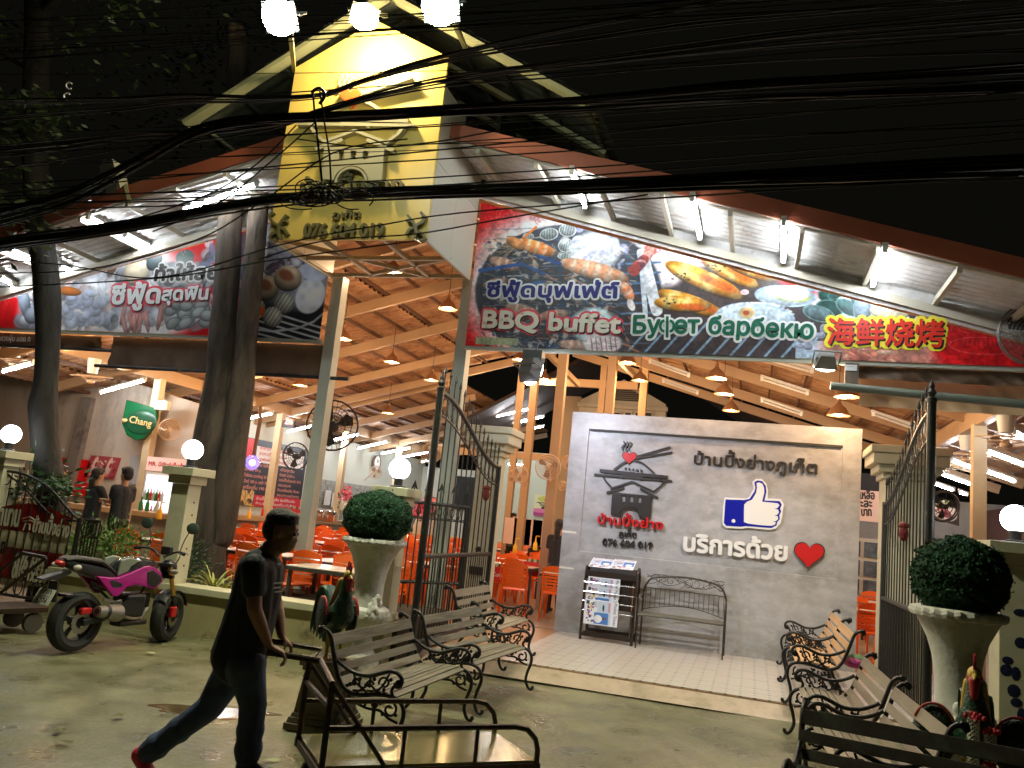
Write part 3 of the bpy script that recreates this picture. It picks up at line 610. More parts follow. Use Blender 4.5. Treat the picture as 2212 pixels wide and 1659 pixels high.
btext(bR,'Бу',c3,(1255,1440),(1418,1440),.22,M_green,M_halo,.18,bold=.045); btext(bR,'ет',c3,(1512,1441),(1662,1442),.22,M_green,M_halo,.18,bold=.045)
for rr_,ww,dd,mm in((34,40,.0035,M_halo),(34,17,.0165,M_green)):
    nm_='letter_halo' if mm is M_halo else 'lettering'
    cpoly(nm_,strip(arc(1450,1396,28,34,95,265,12),ww),mm,bR,c3,BY-dd,.001); cpoly(nm_,strip(arc(1478,1396,28,34,-85,85,12),ww),mm,bR,c3,BY-dd-.0004,.001); cpoly(nm_,strip([(1466,1335 if mm is M_green else 1325),(1464,1468 if mm is M_green else 1482)],ww),mm,bR,c3,BY-dd-.0008,.001)
btext(bR,'барбекю',c4,(150,1350),(830,1385),.22,M_green,M_halo,.18,bold=.045)
btext(bR,'海鲜烧烤',c4,(925,1408),(1685,1425),.25,M_pred,M_yel,.2,sh=M_pblk,bold=.03)
# left banner
cv=Can(-13.6,-6.0,3.92,6.1,150,(.80,.06,.08)); K5=.0028
def E5(x,y,rx,ry,a=0,col=(1,1,1),**kw): X,Z=B(c5,x,y); cv.ell(X,Z,rx*K5,ry*K5,-a,col,**kw)
E5(700,450,560,330,0,(.98,.95,.95),soft=.25); E5(300,480,200,200,0,(.95,.93,.93),soft=.4)
for i in range(260):
    x=rr.uniform(100,1350); y=rr.uniform(230+max(0,500-x)*.35,600); E5(x,y,rr.uniform(20,70),rr.uniform(14,46),rr.uniform(0,3),[(.80,.82,.88),(.90,.90,.93),(.62,.66,.72),(.55,.55,.58),(.85,.72,.70),(.35,.33,.33)][rr.randint(6)],op=.75,soft=.25,shade=.4)
for i in range(40): E5(rr.uniform(400,680),rr.uniform(400,600),rr.uniform(24,50),rr.uniform(20,40),0,(.78,.82,.92),op=.7,soft=.3,shade=.4)
for i in range(14): E5(rr.uniform(740,1040),rr.uniform(500,600),16,70,rr.uniform(-.5,.5),(.82,.55,.52),shade=.5,op=.85)
for i in range(18): E5(rr.uniform(1060,1290),rr.uniform(450,600),48,34,rr.uniform(-.5,.5),(.60,.62,.62),shade=.6,edge=(.35,.36,.38),op=.95)
E5(850,270,90,80,.2,(.92,.85,.72),shade=.5); E5(700,240,30,60,.3,(.35,.26,.2)); E5(1150,180,60,45,0,(.12,.25,.22),shade=.5); E5(960,200,50,60,.4,(.3,.36,.38),shade=.5); E5(150,450,40,120,-.5,(.5,.55,.62),shade=.5); E5(200,540,60,50,.3,(.62,.66,.72),shade=.6)
E5(430,390,90,26,.1,(.80,.42,.15),shade=.5)
for i in range(90): E5(rr.uniform(1280,1580),rr.uniform(50,400),rr.uniform(12,50),rr.uniform(10,36),rr.uniform(0,3),[(.5,.5,.55),(.75,.74,.76),(.25,.2,.25),(.62,.25,.18),(.35,.42,.55)][rr.randint(5)],op=.8,shade=.3)
X,Z=B(c5,1500,690); cv.rect(X,3.9,-6.0,5.0,(.10,.10,.12)); E5(1800,200,330,230,.4,(.55,.55,.62),soft=.3)
for i in range(120): E5(rr.uniform(1600,2000),rr.uniform(100,330),rr.uniform(12,40),rr.uniform(10,30),rr.uniform(0,3),[(.72,.70,.74),(.85,.84,.86),(.28,.2,.24),(.45,.42,.52),(.62,.62,.72)][rr.randint(5)],op=.85,shade=.3)
for i in range(5): X,Z=B(c5,1560,540+i*40-60); X2,Z2=B(c5,2030,690+i*14-150+i*22); cv.line((X,Z),(X2,Z2-.2),.03,(.70,.72,.74))
cv.path([B(c5,x,y) for x,y in((1560,625),(1700,640),(1850,620),(1950,580),(2020,520),(2040,400))],.035,(.66,.70,.74))
for (x,y,rx,ry) in((1660,370,75,70),(1790,310,85,70)): E5(x,y,rx,ry,.3,(.78,.68,.55),shade=.7); E5(x-10,y-20,rx*.6,ry*.4,.4,(.55,.30,.18),soft=.5)
for (x,y) in((1765,465),(1695,550),(1590,495)): E5(x,y,62,54,.5,(.74,.74,.68),stripes=18,scol=(.35,.36,.36),shade=.5)
E5(1620,520,22,34,.3,(1,.35,.08),soft=.5); E5(1615,548,8,8,0,(1,.8,.1)); E5(1930,420,86,96,.25,(.88,.90,.95),soft=.1); E5(1950,270,80,50,.3,(.80,.84,.94),soft=.2)
for q in((80,430),(1000,140),(1250,60),(1180,120)): X,Z=B(c5,*q); shrimp(X,Z,.16)
cv.noise(.12,.5); cv.noise(.12,.1)
M_bL=cv.mat('shellfish_banner_print',.3)
bL=banner('food_banner','long banner of shellfish with white Thai lettering behind the tree trunks',M_bL,cv,-13.4,-6.12)
btext(bL,'ท้าให้ลอง',c5,(965,325),(1430,312),.22,M_pblk,M_halo,.2,bold=.06)
btext(bL,'ซีฟู้ด',c5,(695,468),(992,462),.28,M_halo,M_pink,.2,sh=M_pblk,bold=.06)
btext(bL,'สุดฟิน',c5,(1010,448),(1292,440),.2,M_halo,M_pink,.2,sh=M_pblk,bold=.06)
# ---------------- rolled canvas awnings under the banners ----------------
def canvas_sheet(name,label,x0,x1,zt,zb,y,m,seed,cat='awning',rod=True,sag=.02):
    o=thing(name,label,cat,((x0+x1)/2,y,zb)); nx=46; nz=10; mb=MB(); r=np.random.RandomState(seed); ph=r.uniform(0,6,6)
    for j in range(nz+1):
        for i in range(nx+1):
            x=x0+(x1-x0)*i/nx; t=j/nz; z=zt+(zb-zt)*t-sag*math.sin(PI*i/nx)*t; w=.018*math.sin(x*9+ph[0]+t*3)*t+.012*math.sin(x*23+ph[1]-t*5)*t+.01*math.sin((x+z)*30+ph[2])
            mb.v.append((x,y+w,z))
    mb.f=[(j*(nx+1)+i,j*(nx+1)+i+1,(j+1)*(nx+1)+i+1,(j+1)*(nx+1)+i) for j in range(nz) for i in range(nx)]
    part('canvas',mb,m,o,world=True,smooth=True,ang=80)
    if rod: part('rod',MB().cyl((x0-.25,y,zb),(x1+.3,y,zb),.028,10),M_iron,o,world=True)
    return o
for k,(pa,pb,lab) in enumerate((((0,722),(250,750),'short rolled brown canvas awning with faded white print at the far left'),((238,742),(722,812),'wide brown canvas awning hanging below the shellfish banner'))):
    a=at(*pa,'Y',10.5); b=at(*pb,'Y',10.5)
    aw=canvas_sheet('canvas_awning',lab,(-13.2 if k==0 else at(245,745,'Y',10.5).x),(-10.1 if k==0 else at(718,800,'Y',10.5).x),3.9,(3.68 if k==0 else at(480,805,'Y',10.5).z),10.5-.03*k,M_brown,k)
p=at(*c5(10,700),'Y',10.44); q=at(*c5(195,705),'Y',10.44); aw=bpy.data.objects['canvas_awning']; part('lettering',text('ควงผุ้บ แดด ก',p,q,.09,bold=.03,d0=.03),mat('faded_print',(.55,.5,.42),.6),aw,world=True)
c3b=crop(3000,1300,.4822)
a=at(*c3b(785,290),'Y',10.3)
aw=canvas_sheet('canvas_awning','brown canvas valance under the right end of the red banner',a.x,3.4,3.9,at(*c3b(1400,400),'Y',10.3).z,10.42,M_brown,5,rod=False)
p=at(*c3b(680,335),'Y',10.3); q=at(*c3b(785,490),'Y',10.3); part('bracket_box',MB().box((p.x,10.28,q.z),(q.x,10.4,p.z+.1)),mat('brown_grey_paint',(.13,.10,.075),.5),aw,world=True)
p=at(*c3b(682,282),'Y',10.27); q=at(*c3b(775,332),'Y',10.27); part('sticker',MB().box((p.x,10.27,q.z),(q.x,10.278,p.z)),mat('sticker_paper',(.65,.68,.68),.5),aw,world=True)
part('sticker_print',MB().box((p.x+.02,10.266,q.z+.05),(q.x-.02,10.269,p.z-.02)),mat('sticker_ink',(.12,.14,.15),.5),aw,world=True)
p=at(*c3b(560,455),'Y',10.2); q=at(*c3b(2140,625),'Y',10.2); part('roller_tube',MB().cyl(p,(3.3,10.2,q.z),.048,12),mat('grey_green_tube',(.13,.15,.12),.4),aw,world=True)
rc=canvas_sheet('translucent_blind','cream translucent blind glowing behind the roller tube at right',at(*c3b(800,500),'Y',10.6).x,3.4,3.9,at(*c3b(800,480),'Y',10.6).z-.2,10.62,mat('cream_blind',(.72,.48,.28),.7),9,cat='blind',rod=False)
# ---------------- fluorescent tubes ----------------
def tube_lamp(p,q,label,grp,lit=True,r=.024):  # default radius wider than a real tube, standing for its bloom
    mt=M_tube2 if 'ceiling' in label else M_tube
    p=Vector(p);q=Vector(q); o=thing('tube_light' if lit else 'unlit_tube_light',label,'tube light',(p+q)/2,0,grp); d=(q-p).normalized()
    part('housing',MB().bar(p-d*.03+Vector((0,0,.055)),q+d*.03+Vector((0,0,.055)),.06,.04),mat('tube_housing',(.6,.6,.58),.4),o,world=True)
    part('tube',MB().cyl(p,q,r,10),mt if lit else mat('dead_tube',(.62,.60,.55),.3),o,world=True,smooth=True)
    for e in(p,q): part('end_cap',MB().cbox(e+Vector((0,0,.02)),(.05,.05,.09)),M_white,o,world=True)
    return o
def eave_pt(x,y):
    d=ray(x,y); q=1 if x>800 else -1; a=d.z+.275*q*d.x; b=6.45+.125-.275*q*5-CAMP.z-.275*q*CAMP.x; return CAMP+d*(b/a)
for i,(a,b,l) in enumerate([((1235,372),(1264,448),'lit tube under the right eave, highest, crossed by the lower cable bundle'),((1495,430),(1512,515),'lit tube under the right eave above the Cyrillic lettering'),((1693,482),(1692,565),'lit tube under the right eave above the white plates on the banner'),((1912,540),(1885,617),'lit tube under the right eave above the Chinese lettering'),((190,470),(240,497),'upper of the two lit tubes left of the tilted floodlight'),((270,507),(322,534),'lit tube nearest the peak of the shellfish banner'),((22,540),(82,566),'lit tube just left of the slim tree trunk'),((128,575),(165,592),'lit tube partly behind the slim tree trunk'),((0,598),(36,622),'lit tube at the far left edge')]):
    tube_lamp(eave_pt(*a),eave_pt(*b),l,'tubes under the front eaves')
tube_lamp(eave_pt(395,455),eave_pt(553,400),'long bright tube sloping up beside the yellow sign box','tubes under the front eaves')
p=at(985,305,'Y',9.25);q=at(1058,383,'Y',10.25); tube_lamp(p,q,'unlit grey tube fitting beside the sign box','tubes under the front eaves',False)
c6b=crop(850,1500,.4069);c7=crop(1200,1200,.5877);c8=crop(3350,1600,.3616);c9=crop(1950,1300,.36166)
LT=[((15,890),(200,840),c5),((625,1020),(900,945),c5),((1465,1200),(1695,1150),c5),((1785,1265),(1940,1230),c5),((1075,585),(1380,520),c6b),((1370,655),(1660,590),c6b),((1600,705),(1880,650),c6b),((1800,740),(2060,690),c6b),((1990,785),(2110,760),c6b),((1285,750),(1500,700),c7),((1395,795),(1600,750),c7),((1525,830),(1600,815),c7)]
def roofL(x,y,drop):   # left slope: z = 6.45-drop+.275*(X+5)
    d=ray(x,y); a=d.z-.275*d.x; b=6.45-drop+.275*5-CAMP.z+.275*CAMP.x; return CAMP+d*(b/a)
def roofR(x,y,drop):
    d=ray(x,y); a=d.z+.275*d.x; b=6.45-drop-.275*5-CAMP.z-.275*CAMP.x; return CAMP+d*(b/a)
nearby=['above the tan wall at the far left','above the green beer sign','beyond the twin trunk over the menu board','right of the red digital clock','behind the big black fan','just left of the thin wall clock','over the white globe lamp','over the left part of the black screen','far end of the left row','largest in the group behind the left gate','middle of the group behind the left gate','lowest of the group behind the left gate']
for i,(a,b,cr) in enumerate(LT): tube_lamp(roofL(*cr(*a),.6),roofL(*cr(*b),.6),'lit ceiling tube '+nearby[i],'ceiling tubes on the left')
p_=at(*crop(1900,1700,.3617)(275,352),'Y',26); q_=at(*crop(1900,1700,.3617)(450,360),'Y',26); tube_lamp(p_,q_,'lit ceiling tube before the pale green wall right of the left gate','ceiling tubes on the left')
RT=[((1100,590),(1340,680)),((890,705),(1350,865)),((1480,490),(1900,645)),((1480,710),(1790,820)),((1780,290),(1900,355)),((915,845),(1120,915)),((1185,935),(1265,965))]
nb2=['between two cup shaped fans right of the right gate','long, just right of the right gate pole','long, right of the orange post','lower, right of the orange post','at the right edge under the first fan','small, above the meat poster','smallest, above the steel duct']
for i,(a,b) in enumerate(RT): tube_lamp(roofR(*c8(*a),.6),roofR(*c8(*b),.6),'lit ceiling tube '+nb2[i],'ceiling tubes on the right')
for i,(a,b,cr) in enumerate([((1685,350),(2105,500),c9),((1830,560),(2200,690),c9),((0,400),(370,520),c3b),((0,580),(320,690),c3b),((910,690),(1310,830),c3b),((0,230),(410,340),c3b)]): tube_lamp(roofR(*cr(*a),.5),roofR(*cr(*b),.5),'unlit ceiling tube on the right roof slope '+['nearest the ridge posts','second from the ridge posts','high, left of the brown bracket','low, above the grey wall','just right of the right gate pole','topmost, under the banner edge'][i],'unlit tubes on the right roof slope',False,.02)
# ---------------- bell pendant lamps ----------------
pl=thing('pendant_lamp','p','pendant lamp',(0,0,0),0,'warm bell shaped pendant lamps')
part('bell',MB().lathe([(.172,0),(.17,.01),(.158,.03),(.14,.07),(.105,.125),(.055,.165),(.03,.2),(.03,.27),(.0,.275)],24),M_bell,pl,smooth=True,ang=60)
part('bell_lining',MB().lathe([(.166,.002),(.15,.03),(.13,.07),(.095,.12),(.04,.155),(0,.156)],20),M_bellin,pl,smooth=True,ang=80)
part('bulb',MB().sph((0,0,.045),.05,12,8),M_bulb,pl,smooth=True,ang=80)
part('cord',MB().cyl((0,0,.27),(0,0,.85),.006,6),M_black,pl)
LP=[(848,590,.3,'L','inside the underside of the sign box'),(967,668,.35,'L','left of the facade column beside the BBQ lettering'),(740,733,0,'L','touching the left facade column'),(846,783,0,'L','between the facade columns at mid height'),(648,833,0,'L','under the brown awning between trunk and column'),(932,822,0,'L','just left of the left gate finial'),(838,893,0,'L','lowest, right of the big black fan'),(1122,778,0,'L','just left of the black hanging floodlight'),(1176,820,0,'L','half hidden behind the black hanging floodlight'),(1355,785,0,'R','first one right of the ridge posts'),(1382,823,0,'R','second one right of the ridge posts'),(1527,771,0,'R','cut by the bottom edge of the banner'),(1547,818,0,'R','largest above the top edge of the concrete wall'),(1563,852,0,'R','middle one above the concrete wall'),(1579,888,0,'R','lowest, touching the top of the concrete wall'),(1830,858,0,'R','nearest, left of the right gate pole'),(1811,898,0,'R','just below the nearest one at the right'),(700,700,0,'H','')]
first=True
for x,y,_,sd,lab in LP:
    if sd=='H': continue
    p=(roofL if sd=='L' else roofR)(x,y,1.0)
    lab='lit copper bell lamp '+lab
    if first: pl.location=p; pl['label']=lab; first=False
    else: dup(pl,p,0,lab)
    lamp('POINT',(p.x,p.y,p.z-.07),64,(1.0,.66,.37),.06)
for x,y,z in((-9.4,11.6,4.3),(-12.0,11.8,3.5),(-3.2,19,4.9),(-7.4,21.5,4.8),(-9.6,13.2,4.2),(-11.3,16.5,3.9)): lamp('POINT',(x,y,z),70,(1.0,.62,.3),.06)  # warm fill lights without fittings, added to brighten the hall
# ---------------- floodlights ----------------
M_fl=mat('floodlight_casing',(.10,.10,.10),.45); M_lens=emi('floodlight_lens_white',(.86,1.0,.88),90); M_lensw=emi('floodlight_lens_warm',(1.0,.80,.42),90)
def flood(name,label,loc,tgt,w,h,lens,cas=M_fl,grp=None,arm=None):
    o=thing(name,label,'floodlight',loc,0,grp); q=(Vector(tgt)-Vector(loc)).to_track_quat('-Z','Y').to_matrix()
    mb=MB(); R=q
    def X(v): return R@Vector(v)
    bx=[(-w/2,-h/2,0),(w/2,-h/2,0),(w/2,h/2,0),(-w/2,h/2,0),(-w*.3,-h*.3,.16),(w*.3,-h*.3,.16),(w*.3,h*.3,.16),(-w*.3,h*.3,.16)]
    part('casing',MB().add([X(v) for v in bx],[(0,3,2,1),(4,5,6,7),(0,1,5,4),(1,2,6,5),(2,3,7,6),(3,0,4,7)]),cas,o)
    part('lens',MB().sph((0,0,0),1,20,12).xf(Matrix.Translation(X((0,0,-.02)))@R.to_4x4()@Matrix.Diagonal((w*.5,h*.62,.13 if lens in(M_lens,M_lensw) else .01,1))),lens,o,smooth=True)  # lit lenses swell into a dome that stands for their round glare
    part('bracket',MB().tube([X((-w/2-.02,0,.03)),X((-w/2-.02,0,.2)),X((w/2+.02,0,.2)),X((w/2+.02,0,.03))],.012,6),cas,o)
    if arm is not None: part('arm',MB().bar(X((0,0,.2)),Vector(arm)-Vector(loc),.05,.05),M_raft,o)
    return o
c2_=crop(900,0,.6329)
fL=at(605,36,'Y',6.6); fC=at(787,36,'Y',8.15); fR=at(952,12,'Y',6.6)
flood('sign_floodlight','greenish white glaring floodlight at upper left of the sign box',fL,(fL.x+.4,fL.y-6,1.0),.36,.30,M_lens,grp='floodlights above the sign box',arm=(-6.25,8.95,7.35))
flood('sign_floodlight','warm glaring floodlight in the middle above the sign gable',fC,(-1.5,4.4,2.9),.34,.26,M_lensw,grp='floodlights above the sign box',arm=(XC+.1,8.8,7.95))
flood('sign_floodlight','greenish white glaring floodlight at upper right of the sign box',fR,(fR.x+.6,fR.y-6,1.0),.36,.30,M_lens,grp='floodlights above the sign box',arm=(-3.8,8.95,7.5))
lamp('SPOT',fL+Vector((0,-.1,-.02)),2000,(.98,1.0,.66),.10,(fL.x-1.5,4.6,0),140,.4)
lamp('SPOT',fR+Vector((0,-.1,-.02)),2500,(.98,1.0,.68),.10,(fR.x+2.4,4.8,0),140,.4)
lamp('POINT',fC+Vector((-.02,.12,-.22)),170,(1.0,.80,.45),.08)
lamp('POINT',fL+Vector((0,-.12,.2)),14,(.9,1,.8),.1); lamp('POINT',fR+Vector((0,-.12,.2)),14,(.9,1,.8),.1)
# black halide floodlight aimed at the feature wall
p=at(1150,800,'Y',10.2); o=flood('hanging_floodlight','black floodlight hanging under the banner aimed at the grey wall',p,(-2.1,12.4,3.0),.30,.34,emi('halide_lens',(.8,.86,1.0),40)); part('gear_box',MB().cbox((0,0,.19),(.26,.16,.13)),M_fl,o); part('hanger',MB().cyl((0,0,.2),(.03,.1,.42),.012,6),M_fl,o)
lamp('SPOT',p+Vector((.12,.12,-.1)),165,(.78,.83,1.0),.05,(-1.7,12.4,2.3),115,1.0)
p=at(1782,790,'Y',10.15); o=flood('led_floodlight','small grey floodlight with cooling fins hanging beside the brown bracket',p,(.4,12.4,1.5),.26,.16,emi('led_lens',(1,.95,.75),12),cas=mat('grey_casting',(.22,.22,.21),.4))
for i in range(9): part('cooling_fin',MB().box((-.11+.026*i,-.09,.03),(-.105+.026*i,.09,.10)),mat('grey_casting',(.22,.22,.21)),o)
lamp('SPOT',p+Vector((-.02,.1,-.1)),215,(1.0,.94,.82),.05,(-.4,10.9,.2),130,.9)
p=at(237,382,'Y',8.9); flood('tilted_floodlight','pale boxy unlit floodlight tilted on the left roof edge',p,(p.x-1.5,p.y-3,p.z-1.6),.46,.40,mat('dull_lens',(.20,.19,.15),.3),cas=mat('pale_casing',(.50,.50,.38),.4),arm=(p.x+.25,9.1,p.z-.32))
# ---------------- interior walls ----------------
c4b=crop(0,1550,.4069); c6=crop(0,1750,.6329); c10=crop(1900,1700,.3617)
w=MB().prism([(-24,15.6,0),(-10.95,15.6,0),(-10.95,15.6,3.3),(-14,15.6,3.95),(-16.5,15.6,4.3),(-24,15.6,4.3)],(0,.25,0)); struct('left_partition_wall',w,M_wallA)
part('corner_pilaster',MB().add([(-15.3,15.45,0),(-15.0,15.45,0),(-15.0,15.6,0),(-15.3,15.6,0),(-15.15,15.45,3.5),(-14.85,15.45,3.5),(-14.85,15.6,3.5),(-15.15,15.6,3.5)],[(0,3,2,1),(4,5,6,7),(0,1,5,4),(1,2,6,5),(2,3,7,6),(3,0,4,7)]),mat('stained_render',(.22,.19,.16),.8,dirt=(.1,.08,.07),dscale=1.5),bpy.data.objects['left_partition_wall'])
struct('left_side_wall',MB().box((-14.3,15.85,0),(-14.0,34,3.85)),M_wallW)
M_brk=mat('grey_stone_cladding',(.33,.33,.30),.7,var=.2,vscale=6)
for r in range(12):
    for q in range(22):
        y=24.2+q*.44+(.22 if r%2 else 0)
        if y>33.6: continue
        o=link('stone',bpy.data.meshes.get('stone_slip') or mesh('stone_slip',MB().box((0,0,0),(.03,.425,.175)),M_brk),bpy.data.objects['left_side_wall']); o.location=(-14.0+RNG.rand()*.012-.005,y,TZ+r*.19)
struct('rear_wall',MB().box((-14,33.8,0),(-9.6,34,3.6)),M_wallW)
struct('rear_green_wall',MB().box((-9.6,29.5,0),(-5.6,29.7,4.2)),mat('pale_green_wall',(.52,.60,.50),.7))
struct('right_rear_wall',MB().box((-1.9,22.5,0),(6.5,22.7,3.2)),mat('dull_wall',(.30,.27,.24),.8,var=.1))
struct('right_side_wall',MB().box((5.2,10.8,0),(5.4,22.5,3.0)),mat('maroon_timber_wall',(.07,.03,.025),.6,var=.3))
solo('black_screen',MB().box((-12.9,33.6,1.9),(-9.9,33.75,3.3)),M_dark,'large black rectangular opening high on the rear wall behind the left gate','screen')
p=at(*c8(115,725),'Y',20.0);q=at(*c8(365,925),'Y',20.0)
solo('black_screen',MB().box((p.x-.6,20,q.z),(q.x,20.08,p.z)),M_dark,'black screen panel right of the concrete wall above the pink notice','screen')
p2=at(*c8(95,1245),'Y',19.9)
nt_=thing('notice_board','pale pink notice board with large dark Thai words right of the concrete wall','notice',(p.x,19.9,p2.z))
part('board',MB().box((p.x-.8,19.9,p2.z),(q.x,19.95,q.z-.02)),mat('pink_notice',(.72,.50,.42),.6),nt_,world=True)
for s_,a,b in(('เหลือ',(100,1005),(258,1012)),('ะละ',(110,1098),(232,1098)),('บาท',(118,1190),(225,1192))): part('lettering',text(s_,at(*c8(*a),'Y',19.9),at(*c8(*b),'Y',19.9),.18,bold=.05,d0=.004),M_pblk,nt_,world=True)
# ---------------- house behind ----------------
hs=thing('rear_house','white house gable with louvred fan vent and cornice seen above the concrete wall','house',(-3.8,24.2,0)); M_hw=mat('house_white',(.50,.46,.38),.7,var=.05); HY=24.2
def hP(x,y,Y=HY): return at(*c9(x,y),'Y',Y)
l=hP(925,785); r_=hP(1860,850); ap=hP(1400,590)
zc=(l.z+r_.z)/2
part('gable',MB().prism([(l.x,HY,zc),(r_.x,HY,zc),(r_.x-.02,HY,zc+.1),(ap.x,HY,ap.z+.15),(l.x+.02,HY,zc+.1)],(0,.3,0)),M_hw,hs,world=True)
part('cornice',MB().box((l.x-.06,HY-.1,zc-.12),(r_.x+.06,HY-.005,zc)),M_hw,hs,world=True,bevel=.01)
part('wall',MB().box((l.x-.02,HY+.02,0),(r_.x,HY+.3,zc-.12)),M_hw,hs,world=True)
part('side_wall',MB().box((-6.0,HY+.35,0),(l.x-.05,HY+.6,5.6)),mat('house_tan',(.40,.31,.22),.8),hs,world=True)
part('side_wall',MB().box((r_.x+.02,HY+.35,0),(1.2,HY+.6,4.6)),mat('house_tan2',(.42,.33,.24),.8),hs,world=True)
vc=hP(1380,790); vr=abs(hP(1600,790).x-vc.x); V=MB().prism([(vc.x+vr*math.cos(t),HY-.012,vc.z+.06+vr*.62*math.sin(t)) for t in np.linspace(0,PI,18)],(0,.01,0)); part('vent_opening',V,M_dark,hs,world=True)
for i in range(6): z=vc.z+.09+i*vr*.1; ww=vr*math.sqrt(max(0,1-((z-vc.z-.06)/(vr*.62))**2)); part('vent_slat',MB().box((vc.x-ww*.9,HY-.05,z),(vc.x+ww*.9,HY-.014,z+.03)),mat('vent_grey',(.18,.16,.14),.6),hs,world=True)
for x in(1050,1180,1290,1410,1520,1630): 
    a=hP(x,880); wq=part('window',MB().box((a.x,HY-.06,a.z-1.1),(a.x+.24,HY-.005,a.z)),M_hw,hs,world=True); part('pane',MB().box((a.x+.04,HY-.072,a.z-1.0),(a.x+.20,HY-.063,a.z-.06)),mat('dark_pane',(.03,.03,.035),.2),wq)
    q_=bpy.data.objects[-1] if False else None
for o in list(hs.children):
    if o.name.startswith('window'):
        for ch in o.children: ch.location=tuple(-Vector(hs.location))
for s_,x0_,x1_,z0_,z1_ in((1,-9,ap.x,4.6,7.6),(-1,1.5,ap.x,4.4,7.6)):
    part('roof',MB().prism([(x0_,HY+.4,z0_),(x1_,HY+.4,z1_),(x1_,HY+.4,z1_+.12),(x0_,HY+.4,z0_+.12)],(0,4,0)),mat('house_dark_roof',(.05,.03,.025),.8),hs,world=True)
# ---------------- counter, bar and what stands on it ----------------
M_ctr=mat('counter_stone',(.26,.24,.20),.6,var=.2,vscale=3); M_ctop=mat('counter_top',(.42,.30,.17),.4,var=.1)
ct=thing('bar_counter','long stone bar counter with tan top behind the staff at left','counter',(-12,13.9,TZ))
part('front',MB().box((-16.5,13.85,TZ),(-10.1,14.3,1.02)),M_ctr,ct,world=True); part('top',MB().box((-16.6,13.72,1.02),(-10.0,14.45,1.12)),M_ctop,ct,world=True,bevel=.01)
ct2=thing('service_counter','tan service counter with drink crates in front of the menu boards','counter',(-13.2,21,TZ))
part('front',MB().box((-13.3,18.6,TZ),(-12.7,26.5,.98)),M_ctr,ct2,world=True); part('top',MB().box((-13.4,18.5,.98),(-12.55,26.6,1.1)),M_ctop,ct2,world=True)
# menu board on the side wall: painted print, Thai text lines as mesh lettering
mX=-13.97
def mp(x,y): p=at(*c6b(x,y),'X',mX+.03); return p
tl,bl,tr,br=mp(245,535),mp(165,1200),mp(890,660),mp(815,1240); y0_,y1_=(tl.y+bl.y)/2,(tr.y+br.y)/2; zt_,zb_=(tl.z+tr.z)/2,(bl.z+br.z)/2
cv=Can(y0_,y1_,zb_,zt_,90,(.13,.12,.16)); r7=np.random.RandomState(8); WY_=y1_-y0_; H_=zt_-zb_
cv.rect(y0_,zb_,y0_+WY_*.02,zt_,(.7,.7,.68)); cv.rect(y0_+WY_*.22,zt_-H_*.34,y1_-WY_*.05,zt_-H_*.1,(.86,.84,.82)); cv.rect(y0_+WY_*.06,zt_-H_*.29,y0_+WY_*.2,zt_-.02,(.80,.12,.14)); cv.rect(y0_+WY_*.28,zb_,y1_,zb_+H_*.17,(.78,.10,.18)); cv.rect(y0_,zb_,y0_+WY_*.27,zb_+H_*.22,(.80,.72,.55))
for i in range(30): cv.ell(y0_+r7.rand()*WY_*.25,zb_+r7.rand()*H_*.2,.12,.07,r7.rand()*3,(.85,.66,.35) if i%3 else (.3,.2,.1),shade=.4)
mb_=thing('menu_board','large black, red and white Thai price board on the wall behind the service counter','menu board',(mX,(y0_+y1_)/2,zb_))
sheet('board_print',[(mX+.03,y0_,zb_),(mX+.03,y1_,zb_),(mX+.03,y1_,zt_),(mX+.03,y0_,zt_)],[(0,0),(1,0),(1,1),(0,1)],cv.mat('menu_print'),mb_,n=(1,0,0),world=True)
def mtext(s,u0,u1,v,h,m): part('lettering',text(s,(mX+.03,y0_+WY_*u0,zb_+H_*v),(mX+.03,y0_+WY_*u1,zb_+H_*v),h,n=(1,0,0),bold=.04,nb=4,d0=.006),m,mb_,world=True)
M_salmon=mat('print_salmon',(.72,.30,.24),.5)
for i,(s_,u1) in enumerate((('ราคาอาหาร บุฟเฟ่ต์',.72),('ราคาเด็ก ส่วนสูง',.66),('บุฟเฟ่ต์ ท่านละ',.70))): mtext(s_,.26,u1,.86-.085*i,.09,M_red)
for i,(s_,u1) in enumerate((('X เด็กสูงไม่เกิน ไม่คิดเงิน',.50),('X เด็กเล็ก 99 บ.',.32),('X น้ำอัดลม ขวดใหญ่ 59 บ.',.45),('X เบียร์ 100 บ. เหล้า 99 บ.',.48),('X เครื่องดื่ม 190 บ.',.46))): mtext(s_,.05,u1,.60-.088*i,.085,M_salmon)
for i,(s_,u1) in enumerate((('เปิดทุกวัน',.82),('ปิดครัว 22.00 น.',.84),('จองโต๊ะล่วงหน้า 076',.95),('ขอบคุณค่ะ',.80),('กินเหลือปรับ ขีดละ',.95),('สอบถามพนักงาน',.95))): mtext(s_,.6,u1,.58-.08*i,.08,M_salmon)
mtext('บ้านปิ้งย่าง ภูเก็ต ยินดีต้อนรับ',.31,.9,.10,.07,M_wl); mtext('ห้ามนำเครื่องดื่มเข้าร้าน',.31,.92,.03,.06,M_wl)
